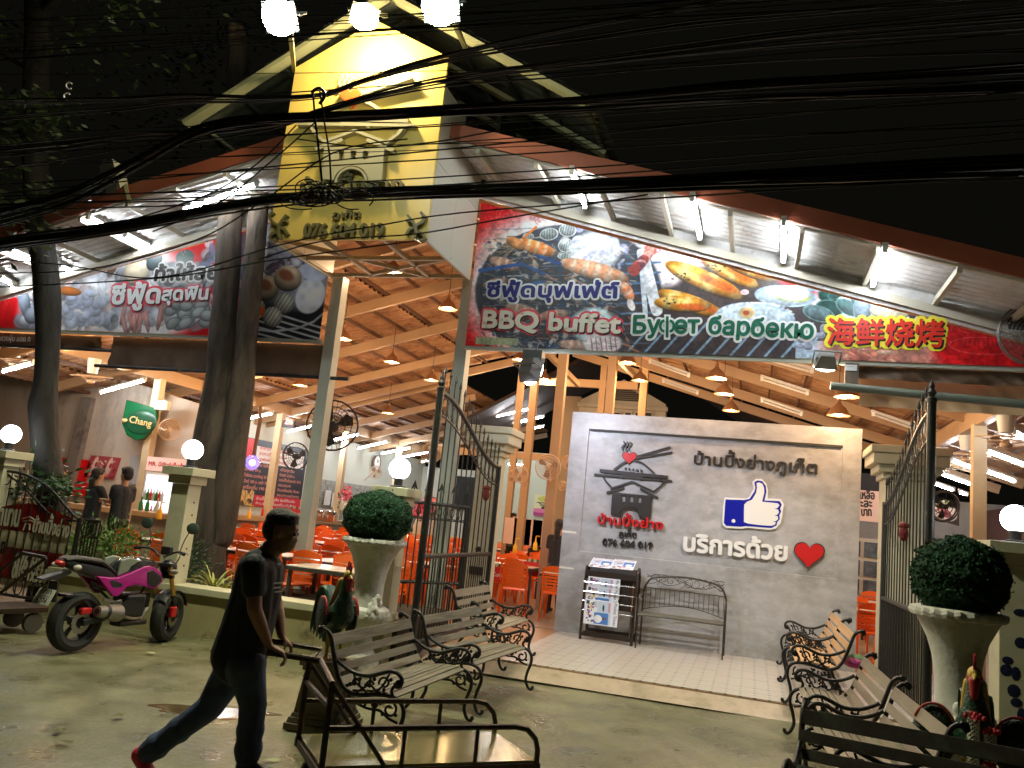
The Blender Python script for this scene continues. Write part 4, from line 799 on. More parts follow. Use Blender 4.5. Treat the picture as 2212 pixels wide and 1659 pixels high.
# red sign and posters on the tan wall
def wallsign(name,label,a,b,m,cat,Y=15.58,dy=.03):
    p=at(*c4b(*a),'Y',Y-dy); q=at(*c4b(*b),'Y',Y-dy); return solo(name,MB().box((p.x,Y-dy,q.z),(q.x,Y-.003,p.z)),m,label,cat)
cv=Can(0,1,0,1,120,(.86,.02,.05)); 
for i in range(16): cv.rect(.06,.93-i*.056,.06+r7.uniform(.5,.88),.945-i*.056,(.97,.45,.40) if i else (1,.9,.85),op=.55)
M_rs=cv.mat('red_sign_print')
p=at(*c4b(520,612),'Y',15.56); q=at(*c4b(835,850),'Y',15.56); 
rs=thing('red_sign','bright red menu sign in two panels beside the slim tree trunk','sign',((p.x+q.x)/2,15.56,q.z))
sheet('panel',[(p.x,15.56,q.z),(q.x,15.56,q.z),(q.x,15.56,p.z),(p.x,15.56,p.z)],[(0,0),(1,0),(1,1),(0,1)],M_rs,rs,world=True)
p2=at(*c4b(520,830),'Y',15.52); q2=at(*c4b(930,1010),'Y',15.52); sheet('panel',[(p2.x,15.52,q2.z),(q2.x,15.52,q2.z),(q2.x,15.52,p2.z),(p2.x,15.52,p2.z)],[(0,0),(1,0),(1,.6),(0,.6)],M_rs,rs,world=True)
cv=Can(0,1.1,0,1,120,(.62,.22,.24))
for i in range(70): cv.ell(r7.uniform(.05,1.05),r7.uniform(.02,.8),r7.uniform(.03,.09),r7.uniform(.02,.06),r7.rand()*3,[(.85,.55,.50),(.45,.10,.12),(.92,.78,.70),(.7,.3,.3)][r7.randint(4)],shade=.4)
for x in(.25,.78): cv.ell(x,.5,.10,.48,0,(.88,.74,.68),shade=.2); cv.ell(x-.02,.12,.12,.1,0,(.80,.45,.42),shade=.5); cv.ell(x+.04,.6,.05,.12,0,(.6,.15,.2))
p=at(*c4b(850,592),'Y',15.56); q=at(*c4b(1135,835),'Y',15.56); o=sheet('meat_poster',[(p.x,15.56,q.z),(q.x-.1,15.56,q.z),(q.x,15.56,p.z),(p.x+.1,15.56,p.z)],[(0,0),(1,0),(1,1),(0,1)],cv.mat('poster_print')); tag(o,'poster of sliced pork belly on the tan wall above the woman with a ponytail','poster')
wallsign('grey_panel','plain pale grey panel on the tan wall behind the young man',(1265,590),(1395,890),mat('grey_panel_paint',(.42,.44,.45),.5),'panel')
p=at(*c4b(1462,610),'Y',15.3); q=at(*c4b(1800,1020),'Y',15.3)
fg=thing('drinks_fridge','glass door drinks fridge with lit interior and pink Thai header behind the globe pillar','fridge',((p.x+q.x)/2,15.3,TZ)); h1=at(*c4b(1462,750),'Y',15.3).z
part('cabinet',MB().box((p.x,15.22,TZ),(q.x,15.56,h1)),M_white,fg,world=True); part('lit_interior',MB().box((p.x+.06,15.2,TZ+.2),(q.x-.25,15.215,h1-.08)),emi('fridge_light',(.8,.9,.95),1.0),fg,world=True)
part('door_frame',MB().box((q.x-.25,15.17,TZ),(q.x-.2,15.2,h1)),M_black,fg,world=True)
part('header',MB().box((p.x,15.2,h1+.01),(q.x+.1,15.5,p.z)),mat('pink_header',(.80,.52,.48),.5,emit=(1,.7,.6),estr=.25),fg,world=True)
part('lettering',text('MR. มีตังค์เต็มถ้วย',(p.x+.06,15.195,h1+.12),(q.x,15.195,h1+.12),.09,bold=.04,d0=.003),M_red,fg,world=True)
for i in range(3):
    for j in range(7): part('bottle',MB().lathe([(.032,0),(.034,.14),(.012,.2),(.012,.25),(0,.25)],8,((p.x+.14+j*.075),15.14,h1-1.35+i*.36)),[mat('green_glass',(.03,.22,.05),.1),M_red,mat('clear_bottle',(.5,.55,.55),.1)][(i+j)%3],fg,world=True,smooth=True) if True else 0
# bottles and glasses on the counters
bott=mesh('bottle',MB().lathe([(.034,0),(.036,.02),(.036,.15),(.014,.21),(.013,.27),(.016,.275),(0,.28)],10),None,True)
BM=[mat('green_glass',(.03,.22,.05),.1),mat('clear_bottle',(.5,.55,.55),.1),mat('red_soda',(.6,.03,.02),.15)]
bms=[]
for m in BM: b_=bott.copy(); b_.materials.append(m); bms.append(b_)
nm=['green bottle','clear bottle','red soda bottle']
for i,(x,y,z,k) in enumerate([(-11.8,14.05,1.12,0),(-11.6,14.0,1.12,0),(-11.45,14.1,1.12,1),(-10.9,14.05,1.12,0),(-10.75,14.1,1.12,1),(-10.6,13.95,1.12,1),(-10.45,14.1,1.12,1),(-10.35,14.0,1.12,0),(-12.95,20.2,1.1,2),(-12.9,20.35,1.1,2),(-12.97,20.5,1.1,2),(-12.9,20.65,1.1,2),(-12.95,20.8,1.1,2),(-12.9,20.95,1.1,0)]):
    o=link('bottle',bms[k]); o.location=(x,y,z); tag(o,'%s standing on the %s'%(nm[k],'tan bar counter beside the staff' if y<18 else 'service counter below the menu board'),'bottle','bottles on the counters')
for i in range(9):
    o=link('drinking_glass',bpy.data.meshes.get('glass_m') or mesh('glass_m',MB().lathe([(.028,0),(.036,.13),(.033,.13),(.026,.01),(0,.01)],10),mat('glassware',(.8,.8,.8),.05,trans=.8),True)); o.location=(-10.85+.09*(i%5),13.88+.1*(i//5),1.12); tag(o,'clear drinking glass in the cluster on the right end of the bar counter','glass','glasses on the bar counter')
M_crate=mat('red_crate_plastic',(.55,.03,.03),.45)
def crate(x,y,z,rz,lab,w=.42,sc='Coca-Cola',grp='red drink crates'):
    o=thing('drink_crate',lab,'crate',(x,y,z),rz,grp)
    mb=MB()
    for a,b in(((-w/2,-.15,0),(w/2,-.13,.26)),((-w/2,.13,0),(w/2,.15,.26)),((-w/2,-.13,0),(-w/2+.02,.13,.26)),((w/2-.02,-.13,0),(w/2,.13,.26)),((-w/2+.02,-.13,0),(w/2-.02,.13,.02))): mb.box(a,b)
    part('crate_body',mb,M_crate,o)
    part('lettering',text(sc,(-w*.32,-.15,.09),(w*.32,-.15,.09),.07,bold=.03,nb=4,d0=.003),M_wl,o)
    for i in range(5):
        for j in range(2): part('bottle_neck',MB().lathe([(.03,.06),(.03,.18),(.012,.24),(.012,.31),(0,.31)],8,(-w*.36+i*w*.18,-.06+j*.12,0)),BM[(i+j)%2],o,smooth=True)
    return o
crate(-12.95,21.9,1.1,PI/2*.98,'red crate of bottles, nearest on the service counter',.75); crate(-12.95,23.1,1.1,PI/2,'red crate of bottles, second on the service counter',.5)
crate(-10.25,14.0,1.12,.1,'red crate of bottles at the right end of the bar counter')
solo('tissue_box',MB().box((-13.0,22.2,1.42),(-12.8,22.9,1.66)),M_cream,'cream box on top of the nearest red crate','box')
# digital clock, wall clock, beer sign
p=at(*c6b(650,380),'Y',20.2);q=at(*c6b(755,455),'Y',20.2); dc=thing('digital_clock','small black digital clock with red digits on the orange post','clock',(p.x,20.2,q.z)); part('case',MB().box((p.x,20.2,q.z),(q.x,20.26,p.z)),M_black,dc,world=True)
part('digits',text('23:06',(p.x+.08,20.2,q.z+.1),(q.x-.06,20.2,q.z+.08),.16,bold=.03,nb=4,d0=.004),emi('red_led',(1,.05,.02),4),dc,world=True)
p=at(*c6b(1552,792),'X',-13.9); wc=thing('wall_clock','round white wall clock above the small white fan','clock',p); part('rim',MB().lathe([(.30,0),(.30,.06),(.27,.07),(.26,.04),(0,.04)],24,axis='X'),mat('brown_rim',(.2,.12,.08),.4),wc); part('face',MB().lathe([(.26,.045),(0,.05)],24,axis='X'),M_wl,wc)
part('hands',MB().bar((.06,0,0),(.06,.1,.12),.01,.015).bar((.06,0,0),(.06,-.05,.17),.01,.015),M_black,wc)
p=at(*c4b(1340,250),'Y',15.1); bs=thing('beer_sign','green curved beer sign with gold lettering fixed to the cream post','sign',p)
M_gr=mat('green_sign',(.008,.10,.035),.25); wv=abs(at(*c4b(1490,250),'Y',15.1).x-at(*c4b(1180,250),'Y',15.1).x)/2
Q=[(-wv,.42),(wv*.95,.28),(wv*1.02,.1),(wv*.9,-.15),(wv*.45,-.42),(0,-.46),(-wv*.6,-.36),(-wv*1.02,-.12)]
part('panel',MB().prism([(x,0,z) for x,z in Q],(0,.12,0)),M_gr,bs,bevel=.02); part('oval',MB().sph((.08,-.005,-.06),(.42,.03,.27),28,14),mat('green_sign_oval',(.012,.07,.03),.3),bs,smooth=True)
part('lettering',text('Chang',(-.18,-.04,-.08),(.42,-.04,-.15),.15,bold=.02,d0=.03),mat('gold_print',(.75,.50,.20),.3),bs); part('emblem',MB().sph((-.32,-.05,-.04),(.07,.02,.05),8,6),mat('gold_print',(.75,.5,.2)),bs)
for k,(q0,lab) in enumerate((((1575,115),'cream junction box on the post beside the beer sign'),)): p=at(*c4b(*q0),'Y',15.1); solo('junction_box',MB().cbox(p,(.32,.12,.2)),M_cream,lab,'junction box')
# purple bulb on a rope
p=at(*c6b(352,790),'Y',16.5); t=at(*c6b(430,250),'Y',16.5); pb=thing('rope_bulb','clear globe bulb glowing purple on a shaggy rope','hanging lamp',p)
part('globe',MB().sph((0,0,0),.17,16,12),mat('clear_globe',(.6,.55,.9),.05,trans=.9,emit=(.4,.3,1),estr=.35),pb,smooth=True); part('led',MB().sph((0,0,.0),.045,10,8),emi('purple_led',(.35,.25,1.0),40),pb,smooth=True); part('rope',MB().tube([(0,0,.17),(.03,0,.6),(.04,0,1.0),tuple(t-p)],[.03,.045,.045,.04],8),mat('shaggy_rope',(.12,.07,.05),.9,bump=1,bscale=60),pb)
# ---------------- fans ----------------
M_fan=mat('fan_cream_plastic',(.62,.45,.30),.4); M_fdark=mat('fan_black_metal',(.02,.018,.016),.4)
def fan(name,label,loc,r,rz,tilt,m,mblade,arm=None,rings=5,spokes=24,grp='white wall fans',wire=.004,bulge=.35):
    o=thing(name,label,'fan',loc,rz,grp); T=Matrix.Rotation(tilt,4,'X')
    cg=MB()
    for k in range(1,rings+1):
        q=r*k/rings; d=-bulge*r*.45*(1-(k/rings)**2)-.02
        cg.tube([(q*math.cos(a),d,q*math.sin(a)) for a in np.linspace(0,2*PI,25)[:-1]],wire*(2 if k==rings else 1),4,closed=True)
        if k>=rings-1: cg.tube([(q*math.cos(a),-d+.02,q*math.sin(a)) for a in np.linspace(0,2*PI,25)[:-1]],wire*(2 if k==rings else 1),4,closed=True)
    for k in range(spokes):
        a=2*PI*k/spokes; 
        for sgn in(-1,1): cg.tube([(r*s_*math.cos(a),sgn*(bulge*r*.45*(1-s_*s_)+.02),r*s_*math.sin(a)) for s_ in(.15,.5,.8,1)],wire*.6,3,cap=False)
    part('cage',cg.xf(T),m,o)
    bl=MB()
    for k in range(3):
        a0=2*PI*k/3+.4; P=[(r*.12*math.cos(a0),0,r*.12*math.sin(a0))]
        P=[(r*q*math.cos(a0+w_),y_,r*q*math.sin(a0+w_)) for q,w_,y_ in((.1,0,0),(.45,-.35,-.03*r),(.82,-.3,-.05*r),(.86,.1,0),(.7,.42,.06*r),(.35,.3,.05*r))]
        bl=MB().prism(P,(0,.006,0)); part('blade',bl.xf(T),mblade,o)
    part('hub',MB().lathe([(0,-bulge*r*.45-.03),(.16*r,-bulge*r*.45-.025),(.18*r,-bulge*r*.4),(.1*r,-.02),(0,-.02)],14,axis='Y').xf(T),m,o,smooth=True)
    part('motor',MB().lathe([(.2*r,.05),(.25*r,.1),(.22*r,.3*r+.1),(0,.3*r+.12)],14,axis='Y').xf(T),mblade if m is M_fdark else m,o,smooth=True)
    if arm is not None: part('arm',MB().tube([(0,.15,0),(0,.25,-.1*r)]+[tuple(Matrix.Rotation(-rz,3,'Z')@(Vector(arm)-Vector(loc)))],.025,8),m,o)
    return o
M_vane=mat('fan_blade_smoky',(.30,.18,.12),.3)
def fanat(cr,x,y,rp,Y,lab,tilt=.15,rz=.3,**k):
    p=at(*cr(x,y),'Y',Y); r=(at(*cr(x,y-rp),'Y',Y)-p).length; return fan('wall_fan',lab,p,r,rz,tilt,k.pop('m',M_fan),k.pop('mb',M_vane),**k)
fanat(c10,712,385,140,14.6,'largest cream wall fan on the thick cream post left of the grey wall',.2,.1,arm=at(*c10(735,540),'Y',14.9),spokes=40,wire=.003)
fanat(c10,410,465,88,18.3,'cream wall fan on the orange post right of the left gate',.2,.1,arm=at(*c10(430,580),'Y',18.6))
fanat(c10,330,480,60,19.6,'small cream fan half hidden behind the fan on the orange post',.1,.9)
fanat(c10,925,330,70,14.9,'cream fan mostly hidden by the top left corner of the grey wall',.1,-.6)
fanat(c10,870,590,52,19.5,'small pale fan under the bright lamp beside the grey wall',.1,-.5)
fanat(c4b,1640,350,100,15.0,'round tan wall fan right of the green beer sign',.1,.9,arm=at(*c4b(1540,330),'Y',15.2))
fanat(c6b,1545,885,62,23.6,'white wall fan on the post left of the white globe lamp',.25,.8,arm=at(*c6b(1440,960),'Y',24.1),m=M_white)
fanat(c6b,2080,700,95,12.6,'orange tinted wall fan behind the tall gate pole',.2,.5)
fanat(c6b,1128,430,238,11.9,'huge black industrial fan hanging beside the facade column',.1,.5,m=M_fdark,mb=M_fdark,grp='black industrial fans',wire=.007,spokes=30,arm=at(*c6b(1120,100),'Y',12.0),rings=4)
fanat(c6b,770,728,130,19.8,'smaller black fan on the orange post before the menu board',.1,.1,m=M_fdark,mb=M_fdark,grp='black industrial fans',wire=.006,spokes=20,rings=3,arm=at(*c6b(650,690),'Y',20.3))
fanat(c8,1010,1090,165,13.6,'black fan in front of the meat picture right of the right gate',.2,.3,m=M_fdark,mb=M_fdark,grp='black industrial fans',wire=.007,spokes=8,rings=2)
fanat(c5,1,1,1,12,'x') if False else None
fanat(c3b,2220,30,250,10.2,'dark mesh fan cut by the right edge over the red banner',.0,.0,m=mat('grey_wire',(.12,.11,.09),.4),mb=M_fdark,grp='black industrial fans',wire=.004,spokes=48,rings=9)
# ceiling fans with cup mounts
for cr,x,y,Y,lab in((c8,1690,180,12.6,'orbit ceiling fan with white cup mount, nearest at the right edge'),(c8,1262,385,14.8,'orbit ceiling fan with white cup mount, middle one right of the right gate'),(c8,975,540,16.6,'orbit ceiling fan with white cup mount, farthest right of the right gate'),(c5,580,860,13.2,'orbit ceiling fan right of the slim tree trunk'),(c5,100,755,12.2,'orbit ceiling fan left of the slim tree trunk under the awning')):
    p=at(*cr(x,y),'Y',Y); o=thing('orbit_fan',lab,'ceiling fan',p,0,'orbit ceiling fans')
    part('cup',MB().lathe([(.13,.16),(.09,-.14),(0,-.14)],16),M_white,o,smooth=True)
    part('guard_ring',MB().tube([(.38*math.cos(a),.38*math.sin(a),-.2+.04*math.sin(a)) for a in np.linspace(0,2*PI,25)[:-1]],.01,5,closed=True),M_fan,o)
    part('guard_wires',MB().tube([(-.38,0,-.2),(0,0,-.3),(.38,0,-.2)],.006,4).tube([(0,-.38,-.2),(0,0,-.3),(0,.38,-.2)],.006,4),M_fan,o)
    for k in range(3): a=2*PI*k/3+x; part('blade',MB().prism([(.05*math.cos(a),.05*math.sin(a),-.24),(.32*math.cos(a-.25),.32*math.sin(a-.25),-.25),(.34*math.cos(a+.2),.34*math.sin(a+.2),-.23)],(0,0,.006)),M_vane,o)
    part('hub',MB().sph((0,0,-.3),(.08,.08,.05),12,8),M_fan,o,smooth=True)
# right interior picture, poster, frames
cv=Can(0,1.4,0,1,130,(.18,.14,.12)); cv.ell(.7,.42,.62,.38,0,(.84,.80,.80),shade=.2)
for i in range(60): cv.ell(r7.uniform(.1,1.2),r7.uniform(.62,1),.08,.05,r7.rand()*3,[(.35,.55,.18),(.72,.80,.55),(.88,.9,.8)][r7.randint(3)],shade=.4)
cv.ell(.8,.36,.22,.16,0,(.62,.30,.38),shade=.4); cv.ell(.5,.5,.25,.05,.3,(.75,.35,.35)); cv.ell(.78,.36,.07,.06,0,(.35,.1,.15))
p=at(*c8(860,1010),'Y',15.6);q=at(*c8(1180,1305),'Y',15.6); o=sheet('meat_picture',[(p.x,15.6,q.z+.1),(q.x,15.6,q.z),(q.x,15.6,p.z),(p.x,15.6,p.z)],[(0,0),(1,0),(1,1),(0,1)],cv.mat('meat_print')); tag(o,'picture of sliced meat and greens on a white plate right of the right gate','picture')
cv=Can(0,.8,0,1,120,(.80,.82,.62)); cv.rect(0,0,.8,.25,(.60,.15,.45)); cv.ell(.2,.25,.3,.1,0,(.8,.4,.6)); cv.ell(.4,.8,.3,.15,0,(.7,.75,.3)); cv.ell(.42,.78,.09,.06,0,(.75,.05,.1)); cv.path([(.1,.62),(.7,.62)],.04,(.08,.07,.07)); cv.rect(.25,.34,.6,.46,(.08,.07,.07)); cv.path([(.15,.62),(.3,.5),(.55,.5),(.68,.62)],.03,(.08,.07,.07)); cv.path([(.2,.5),(.42,.56),(.65,.48)],.03,(.08,.07,.07))
p=at(*c10(572,680),'Y',29.4);q=at(*c10(665,920),'Y',29.4); o=sheet('grill_poster',[(p.x,29.4,q.z),(q.x+.5,29.4,q.z),(q.x+.5,29.4,p.z),(p.x,29.4,p.z)],[(0,0),(1,0),(1,1),(0,1)],cv.mat('grill_poster_print')); tag(o,'purple and yellow poster with a grill drawing on the pale green rear wall','poster')
for i in range(2):
    for j in range(2): p=at(*c8(90+115*i,1450+125*j),'Y',21.9); solo('window',MB().box((p.x,21.85,p.z-.7),(p.x+.85,21.9,p.z)),M_hw,'white framed window pane %s %s right of the grey wall'%(('upper','lower')[j],('left','right')[i]),'window','white windows right of the grey wall') if False else None
wn=thing('white_window','white framed house window with dark glass right of the grey wall','window',at(*c8(95,1660),'Y',20.5)); o0=at(*c8(85,1430),'Y',20.5); o1=at(*c8(305,1659),'Y',20.5); 
part('frame',MB().box((o0.x-.4,20.5,o1.z-.8),(o1.x+.2,20.55,o0.z)),M_hw,wn,world=True)
for i in range(4):
    for j in range(4):
        x=o0.x-.3+i*.42; z=o0.z-.42-j*.42; part('pane',MB().box((x,20.46,z),(x+.34,20.495,z+.34)),mat('window_glass',(.10,.12,.14),.15,var=.6,vscale=4),wn,world=True)
# ---------------- tables and chairs ----------------
M_or=mat('orange_plastic',(.86,.135,.012),.3,coat=.2); M_tt=mat('table_top_laminate',(.78,.70,.60),.25); M_te=mat('table_edge_dark',(.05,.04,.035),.5)
ch=thing('plastic_chair','c','chair',(0,0,0),0,'orange plastic dining chairs')
# seat faces +y (front); backrest at -y
part('seat',MB().add([(-.2,-.2,.43),(.2,-.2,.43),(.22,.21,.45),(-.22,.21,.45),(-.2,-.2,.45),(.2,-.2,.45),(.22,.21,.475),(-.22,.21,.475)],[(0,3,2,1),(4,5,6,7),(0,1,5,4),(1,2,6,5),(2,3,7,6),(3,0,4,7)]),M_or,ch,bevel=.012)
def by(z): return -.2-.16*(z-.45)
for s_ in(-1,1):
    part('back_post',MB().tube([(s_*.2,-.24,0),(s_*.19,-.2,.43),(s_*.2,by(.65),.65),(s_*.19,by(.86),.86)],[.022,.024,.02,.018],6,flat=.7),M_or,ch,smooth=True)
    part('front_leg',MB().tube([(s_*.23,.24,0),(s_*.2,.2,.43)],[.02,.026],6),M_or,ch,smooth=True)
bk=MB(); n=10
P=[];Q_=[]
for i in range(n+1):
    u=-1+2*i/n; P.append((u*.2,by(.80)-.03*(1-u*u),.79)); Q_.append((u*.19,by(.9)-.03*(1-u*u),.845+.05*(1-u*u)))
for i in range(n): bk.add([P[i],P[i+1],Q_[i+1],Q_[i]]+[(v[0],v[1]-.012,v[2]) for v in(P[i],P[i+1],Q_[i+1],Q_[i])],[(0,1,2,3),(7,6,5,4),(0,4,5,1),(2,6,7,3)])
part('top_rail',bk,M_or,ch,smooth=True)
for k,z in enumerate((.735,.685,.635,.585,.53,.475)):
    sl=MB(); hh=.036 if k<5 else .05
    for i in range(6):
        u0=-1+2*i/6;u1=-1+2*(i+1)/6; a=(u0*.19,by(z)-.03*(1-u0*u0));b=(u1*.19,by(z)-.03*(1-u1*u1))
        sl.add([(a[0],a[1],z),(b[0],b[1],z),(b[0],b[1],z+hh),(a[0],a[1],z+hh),(a[0],a[1]-.01,z),(b[0],b[1]-.01,z),(b[0],b[1]-.01,z+hh),(a[0],a[1]-.01,z+hh)],[(0,1,2,3),(7,6,5,4),(0,4,5,1),(3,2,6,7)])
    part('back_slat',sl,M_or,ch,smooth=True)
chn=[0]
def chair(x,y,rz,lab):
    if chn[0]==0: ch.location=(x,y,TZ); ch.rotation_euler=(0,0,rz); ch['label']=lab
    else: dup(ch,(x,y,TZ),rz,lab)
    chn[0]+=1
tb=thing('dining_table','t','table',(0,0,0),0,'white topped dining tables')
part('table_top',MB().box((-.6,-.38,.72),(.6,.38,.735)),M_tt,tb,bevel=.004); part('edge_band',MB().box((-.605,-.385,.675),(.605,.385,.719)),M_te,tb)
for sx in(-1,1):
    for sy in(-1,1): part('leg',MB().box((sx*.55-.02,sy*.33-.02,0),(sx*.55+.02,sy*.33+.02,.674)),M_te,tb)
tbn=[0]
def table(x,y,rz,lab):
    if tbn[0]==0: tb.location=(x,y,TZ); tb.rotation_euler=(0,0,rz); tb['label']=lab
    else: dup(tb,(x,y,TZ),rz,lab)
    tbn[0]+=1
rows=[(10.95,'first row behind the planter'),(12.9,'second row behind the planter'),(15.3,'third row behind the planter'),(17.4,'fourth row behind the planter'),(19.7,'fifth row behind the planter'),(22.2,'sixth row behind the planter')]
colsX={10.95:[-8.3,-6.9,-5.4],12.9:[-8.9,-7.5,-6.1,-4.8],15.3:[-9.9,-8.5,-7.1,-5.7,-4.4],17.4:[-11.2,-9.6,-8.0,-6.4,-4.8],19.7:[-11.6,-10.0,-8.4,-6.8,-4.4],22.2:[-11.2,-9.6,-8.0,-6.4,-4.8]}
posn=['first','second','third','fourth','fifth','sixth']
rc=np.random.RandomState(12)
for y,rn in rows:
    for i,x in enumerate(colsX[y]):
        table(x,y,rc.uniform(-.03,.03),'white topped table, %s from left in the %s'%(posn[i],rn))
        for dx,dy,rz,w_ in((-.32,-.62,0,'street side left'),(.3,-.6,0,'street side right'),(-.3,.62,PI,'far side left'),(.32,.6,PI,'far side right')):
            chair(x+dx+rc.uniform(-.05,.05),y+dy+rc.uniform(-.05,.06),rz+rc.uniform(-.2,.2),'orange chair, %s at %s table, %s'%(w_,posn[i],rn))
table(-4.95,9.72,.02,'white topped table just behind the planter wall left of the urn'); chair(-5.35,10.35,PI,'orange chair behind the table next to the left urn'); chair(-4.6,10.35,PI,'orange chair on the far side of the table nearest to the left urn'); chair(-5.75,9.75,-PI/2,'bright orange chair at the end of the table nearest the planter coping')
table(-2.85,14.35,.05,'white topped table half hidden by the left edge of the grey wall')
chair(-3.75,13.55,.25,'orange chair with slatted back turned to the street, left of the grey wall'); chair(-3.05,13.65,0,'orange chair tucked at the table and touching the left edge of the grey wall'); chair(-3.0,15.0,PI,'orange chair on the far side of the table beside the grey wall'); chair(-2.6,13.3,.1,'orange chair partly hidden by the grey wall at its left edge')
for i,(x,y) in enumerate(((2.0,14.3),(2.6,17.0))): 
    table(x,y,0,'white topped table %s right of the grey wall'%('nearer' if i==0 else 'farther'))
    for dx,dy,rz,w_ in((-.3,-.6,0,'front left'),(.3,-.6,0,'front right'),(-.3,.6,PI,'back left'),(.3,.6,PI,'back right')): chair(x+dx,y+dy,rz+.1,'orange chair, %s at the %s table right of the grey wall'%(w_,'nearer' if i==0 else 'farther'))
for i in range(4): chair(1.95+.02*i,13.0+.16*i,.0,'orange chair %s in the leaning row seen between grey wall and gate'%posn[i])
# yellow condiment pumps and red pails on tables
for i,(cr,x,y,Y,lab) in enumerate([(c6b,318,1330,17.2,'yellow pump bottle on a table before the service counter'),(c4b,1535,1215,12.6,'yellow pump bottle on a table left of the white pillar'),(c10,350,1320,16.6,'yellow pump bottle near the foot of the orange post'),(c10,570,1290,17.4,'yellow pump bottle between the two posts')]):
    p=at(*cr(x,y),'Y',Y); o=thing('pump_bottle',lab,'bottle',(p.x,p.y,p.z),0,'yellow pump bottles on the tables'); my=mat('yellow_plastic',(.85,.5,.03),.35)
    part('bottle',MB().lathe([(.045,0),(.05,.02),(.045,.14),(.018,.18),(.018,.22),(0,.22)],12),my,o,smooth=True); part('spout',MB().tube([(0,0,.2),(0,0,.3),(.08,0,.3)],.012,6),my,o)
for i,(cr,x,y,Y,lab) in enumerate([(c10,205,1420,14.6,'red drinks caddy left of the nearest slatted chair'),(c10,310,1400,15.2,'red drinks caddy behind the nearest slatted chair'),(c10,560,1370,15.6,'red drinks caddy between the two cream posts')]):
    p=at(*cr(x,y),'Y',Y); crate(p.x,p.y,p.z-.34,0,lab,.30,'Coke','red caddies on tables')
# pink flower bunches and steel pots behind the topiary
for cr,x,y,Y,lab,cc in((c6b,1265,1105,21,'pink and white artificial flowers above the left topiary',(.80,.16,.30)),(c7,770,1370,16,'pink flowers seen through the low gate',(.80,.12,.25)),(c7,880,1380,16.3,'pink and yellow flowers right of the others seen through the low gate',(.75,.2,.25))):
    p=at(*cr(x,y),'Y',Y); o=thing('flower_bunch',lab,'flowers',p,0,'artificial flower bunches'); mb=MB(); r5=np.random.RandomState(int(x))
    for k in range(90):
        c_=Vector(r5.normal(0,.11,3)); a_=Vector(r5.normal(0,1,3)).normalized()*.05; b_=Vector(r5.normal(0,1,3)).normalized()*.05; mb.quad(c_-a_,c_-b_,c_+a_,c_+b_)
    part('petals',mb,mat('petal_%d'%x,cc,.6),o); mb=MB()
    for k in range(30):
        c_=Vector(r5.normal(0,.14,3))+Vector((0,0,-.12)); a_=Vector(r5.normal(0,1,3)).normalized()*.06; b_=Vector(r5.normal(0,1,3)).normalized()*.03; mb.quad(c_-a_,c_-b_,c_+a_,c_+b_)
    part('leaves',mb,mat('flower_leaf',(.03,.08,.02),.6),o); part('vase',MB().lathe([(.07,-.5),(.1,-.35),(.05,-.2),(.06,-.18)],12),M_white,o,smooth=True)
for k,(x,y) in enumerate(((1020,1270),(1100,1280))): p=at(*c6b(x,y),'Y',22); solo('steel_pot',MB().lathe([(.24,0),(.26,.2),(.2,.3),(.05,.36),(0,.36)],16,tuple(p-Vector((0,0,.25)))),mat('shiny_steel',(.7,.7,.7),.12,metal=1),'%s shiny steel pot on the counter left of the topiary'%('left' if k==0 else 'right'),'pot',smooth=True)
solo('buffet_table',MB().box((-10.2,23.6,TZ),(-6.2,24.6,1.0)),mat('buffet_cloth',(.55,.42,.25),.6),'long tan buffet table behind the orange chairs','table')
for k in range(3): p=at(*c6b(1080+k*70,1130+k*25),'X',-13.9); solo('paper_notice',MB().cbox(p,(.02,.4,.5)),M_wl,'white paper notice taped on the stone cladding, %s from left'%posn[k],'paper','white paper notices')
for k,(x,y) in enumerate(((325,1080),(430,1090),(550,1100),(635,1110))): p=at(*c10(x,y),'Y',19.5); solo('table_sign',MB().cbox(p,(.42,.02,.62)),mat('sign_paper',(.72,.55,.48),.5),'pinkish table stand card, %s from left near the orange post'%posn[k],'card','pink stand cards')
# ---------------- organic body builder ----------------
def capsule(mb,p,q,r0,r1,n=12):
    p=Vector(p);q=Vector(q); pts=[];rs=[]; d=(q-p); L=d.length; d/=L
    for a in(-80,-50,-20): pts.append(p+d*r0*math.sin(math.radians(a))); rs.append(r0*math.cos(math.radians(a)))
    for t in(.0,.25,.5,.75,1.): pts.append(p+d*L*t); rs.append(r0+(r1-r0)*t)
    for a in(20,50,80): pts.append(q+d*r1*math.sin(math.radians(a))); rs.append(r1*math.cos(math.radians(a)))
    return mb.tube(pts,rs,n)
def melt(name,mb,m,parent,vox=.012,smooth=4,world=False,label=None):
    if world and parent is not None: mb.shift(-parent.location)
    me=mesh(name,mb,m,True); o=bpy.data.objects.new(name,me); COL.objects.link(o)
    r=o.modifiers.new('r','REMESH'); r.mode='VOXEL'; r.voxel_size=vox; r.use_smooth_shade=True
    s_=o.modifiers.new('s','SMOOTH'); s_.factor=.6; s_.iterations=smooth
    dg=bpy.context.evaluated_depsgraph_get(); m2=bpy.data.meshes.new_from_object(o.evaluated_get(dg)); m2.name=name
    o.modifiers.clear(); o.data=m2; bpy.data.meshes.remove(me)
    if not m2.materials: m2.materials.append(m)
    if parent is not None: o.parent=parent
    if label: o['label']=label
    return o
M_skin=mat('brown_skin',(.34,.18,.11),.5,var=.08,vscale=8); M_skin2=mat('tan_skin',(.50,.27,.16),.5); M_hair=mat('black_hair',(.010,.008,.008),.5,bump=.8,bscale=120); M_shirt=mat('black_cotton',(.016,.018,.022),.8,bump=.5,bscale=14,var=.3,vscale=20)
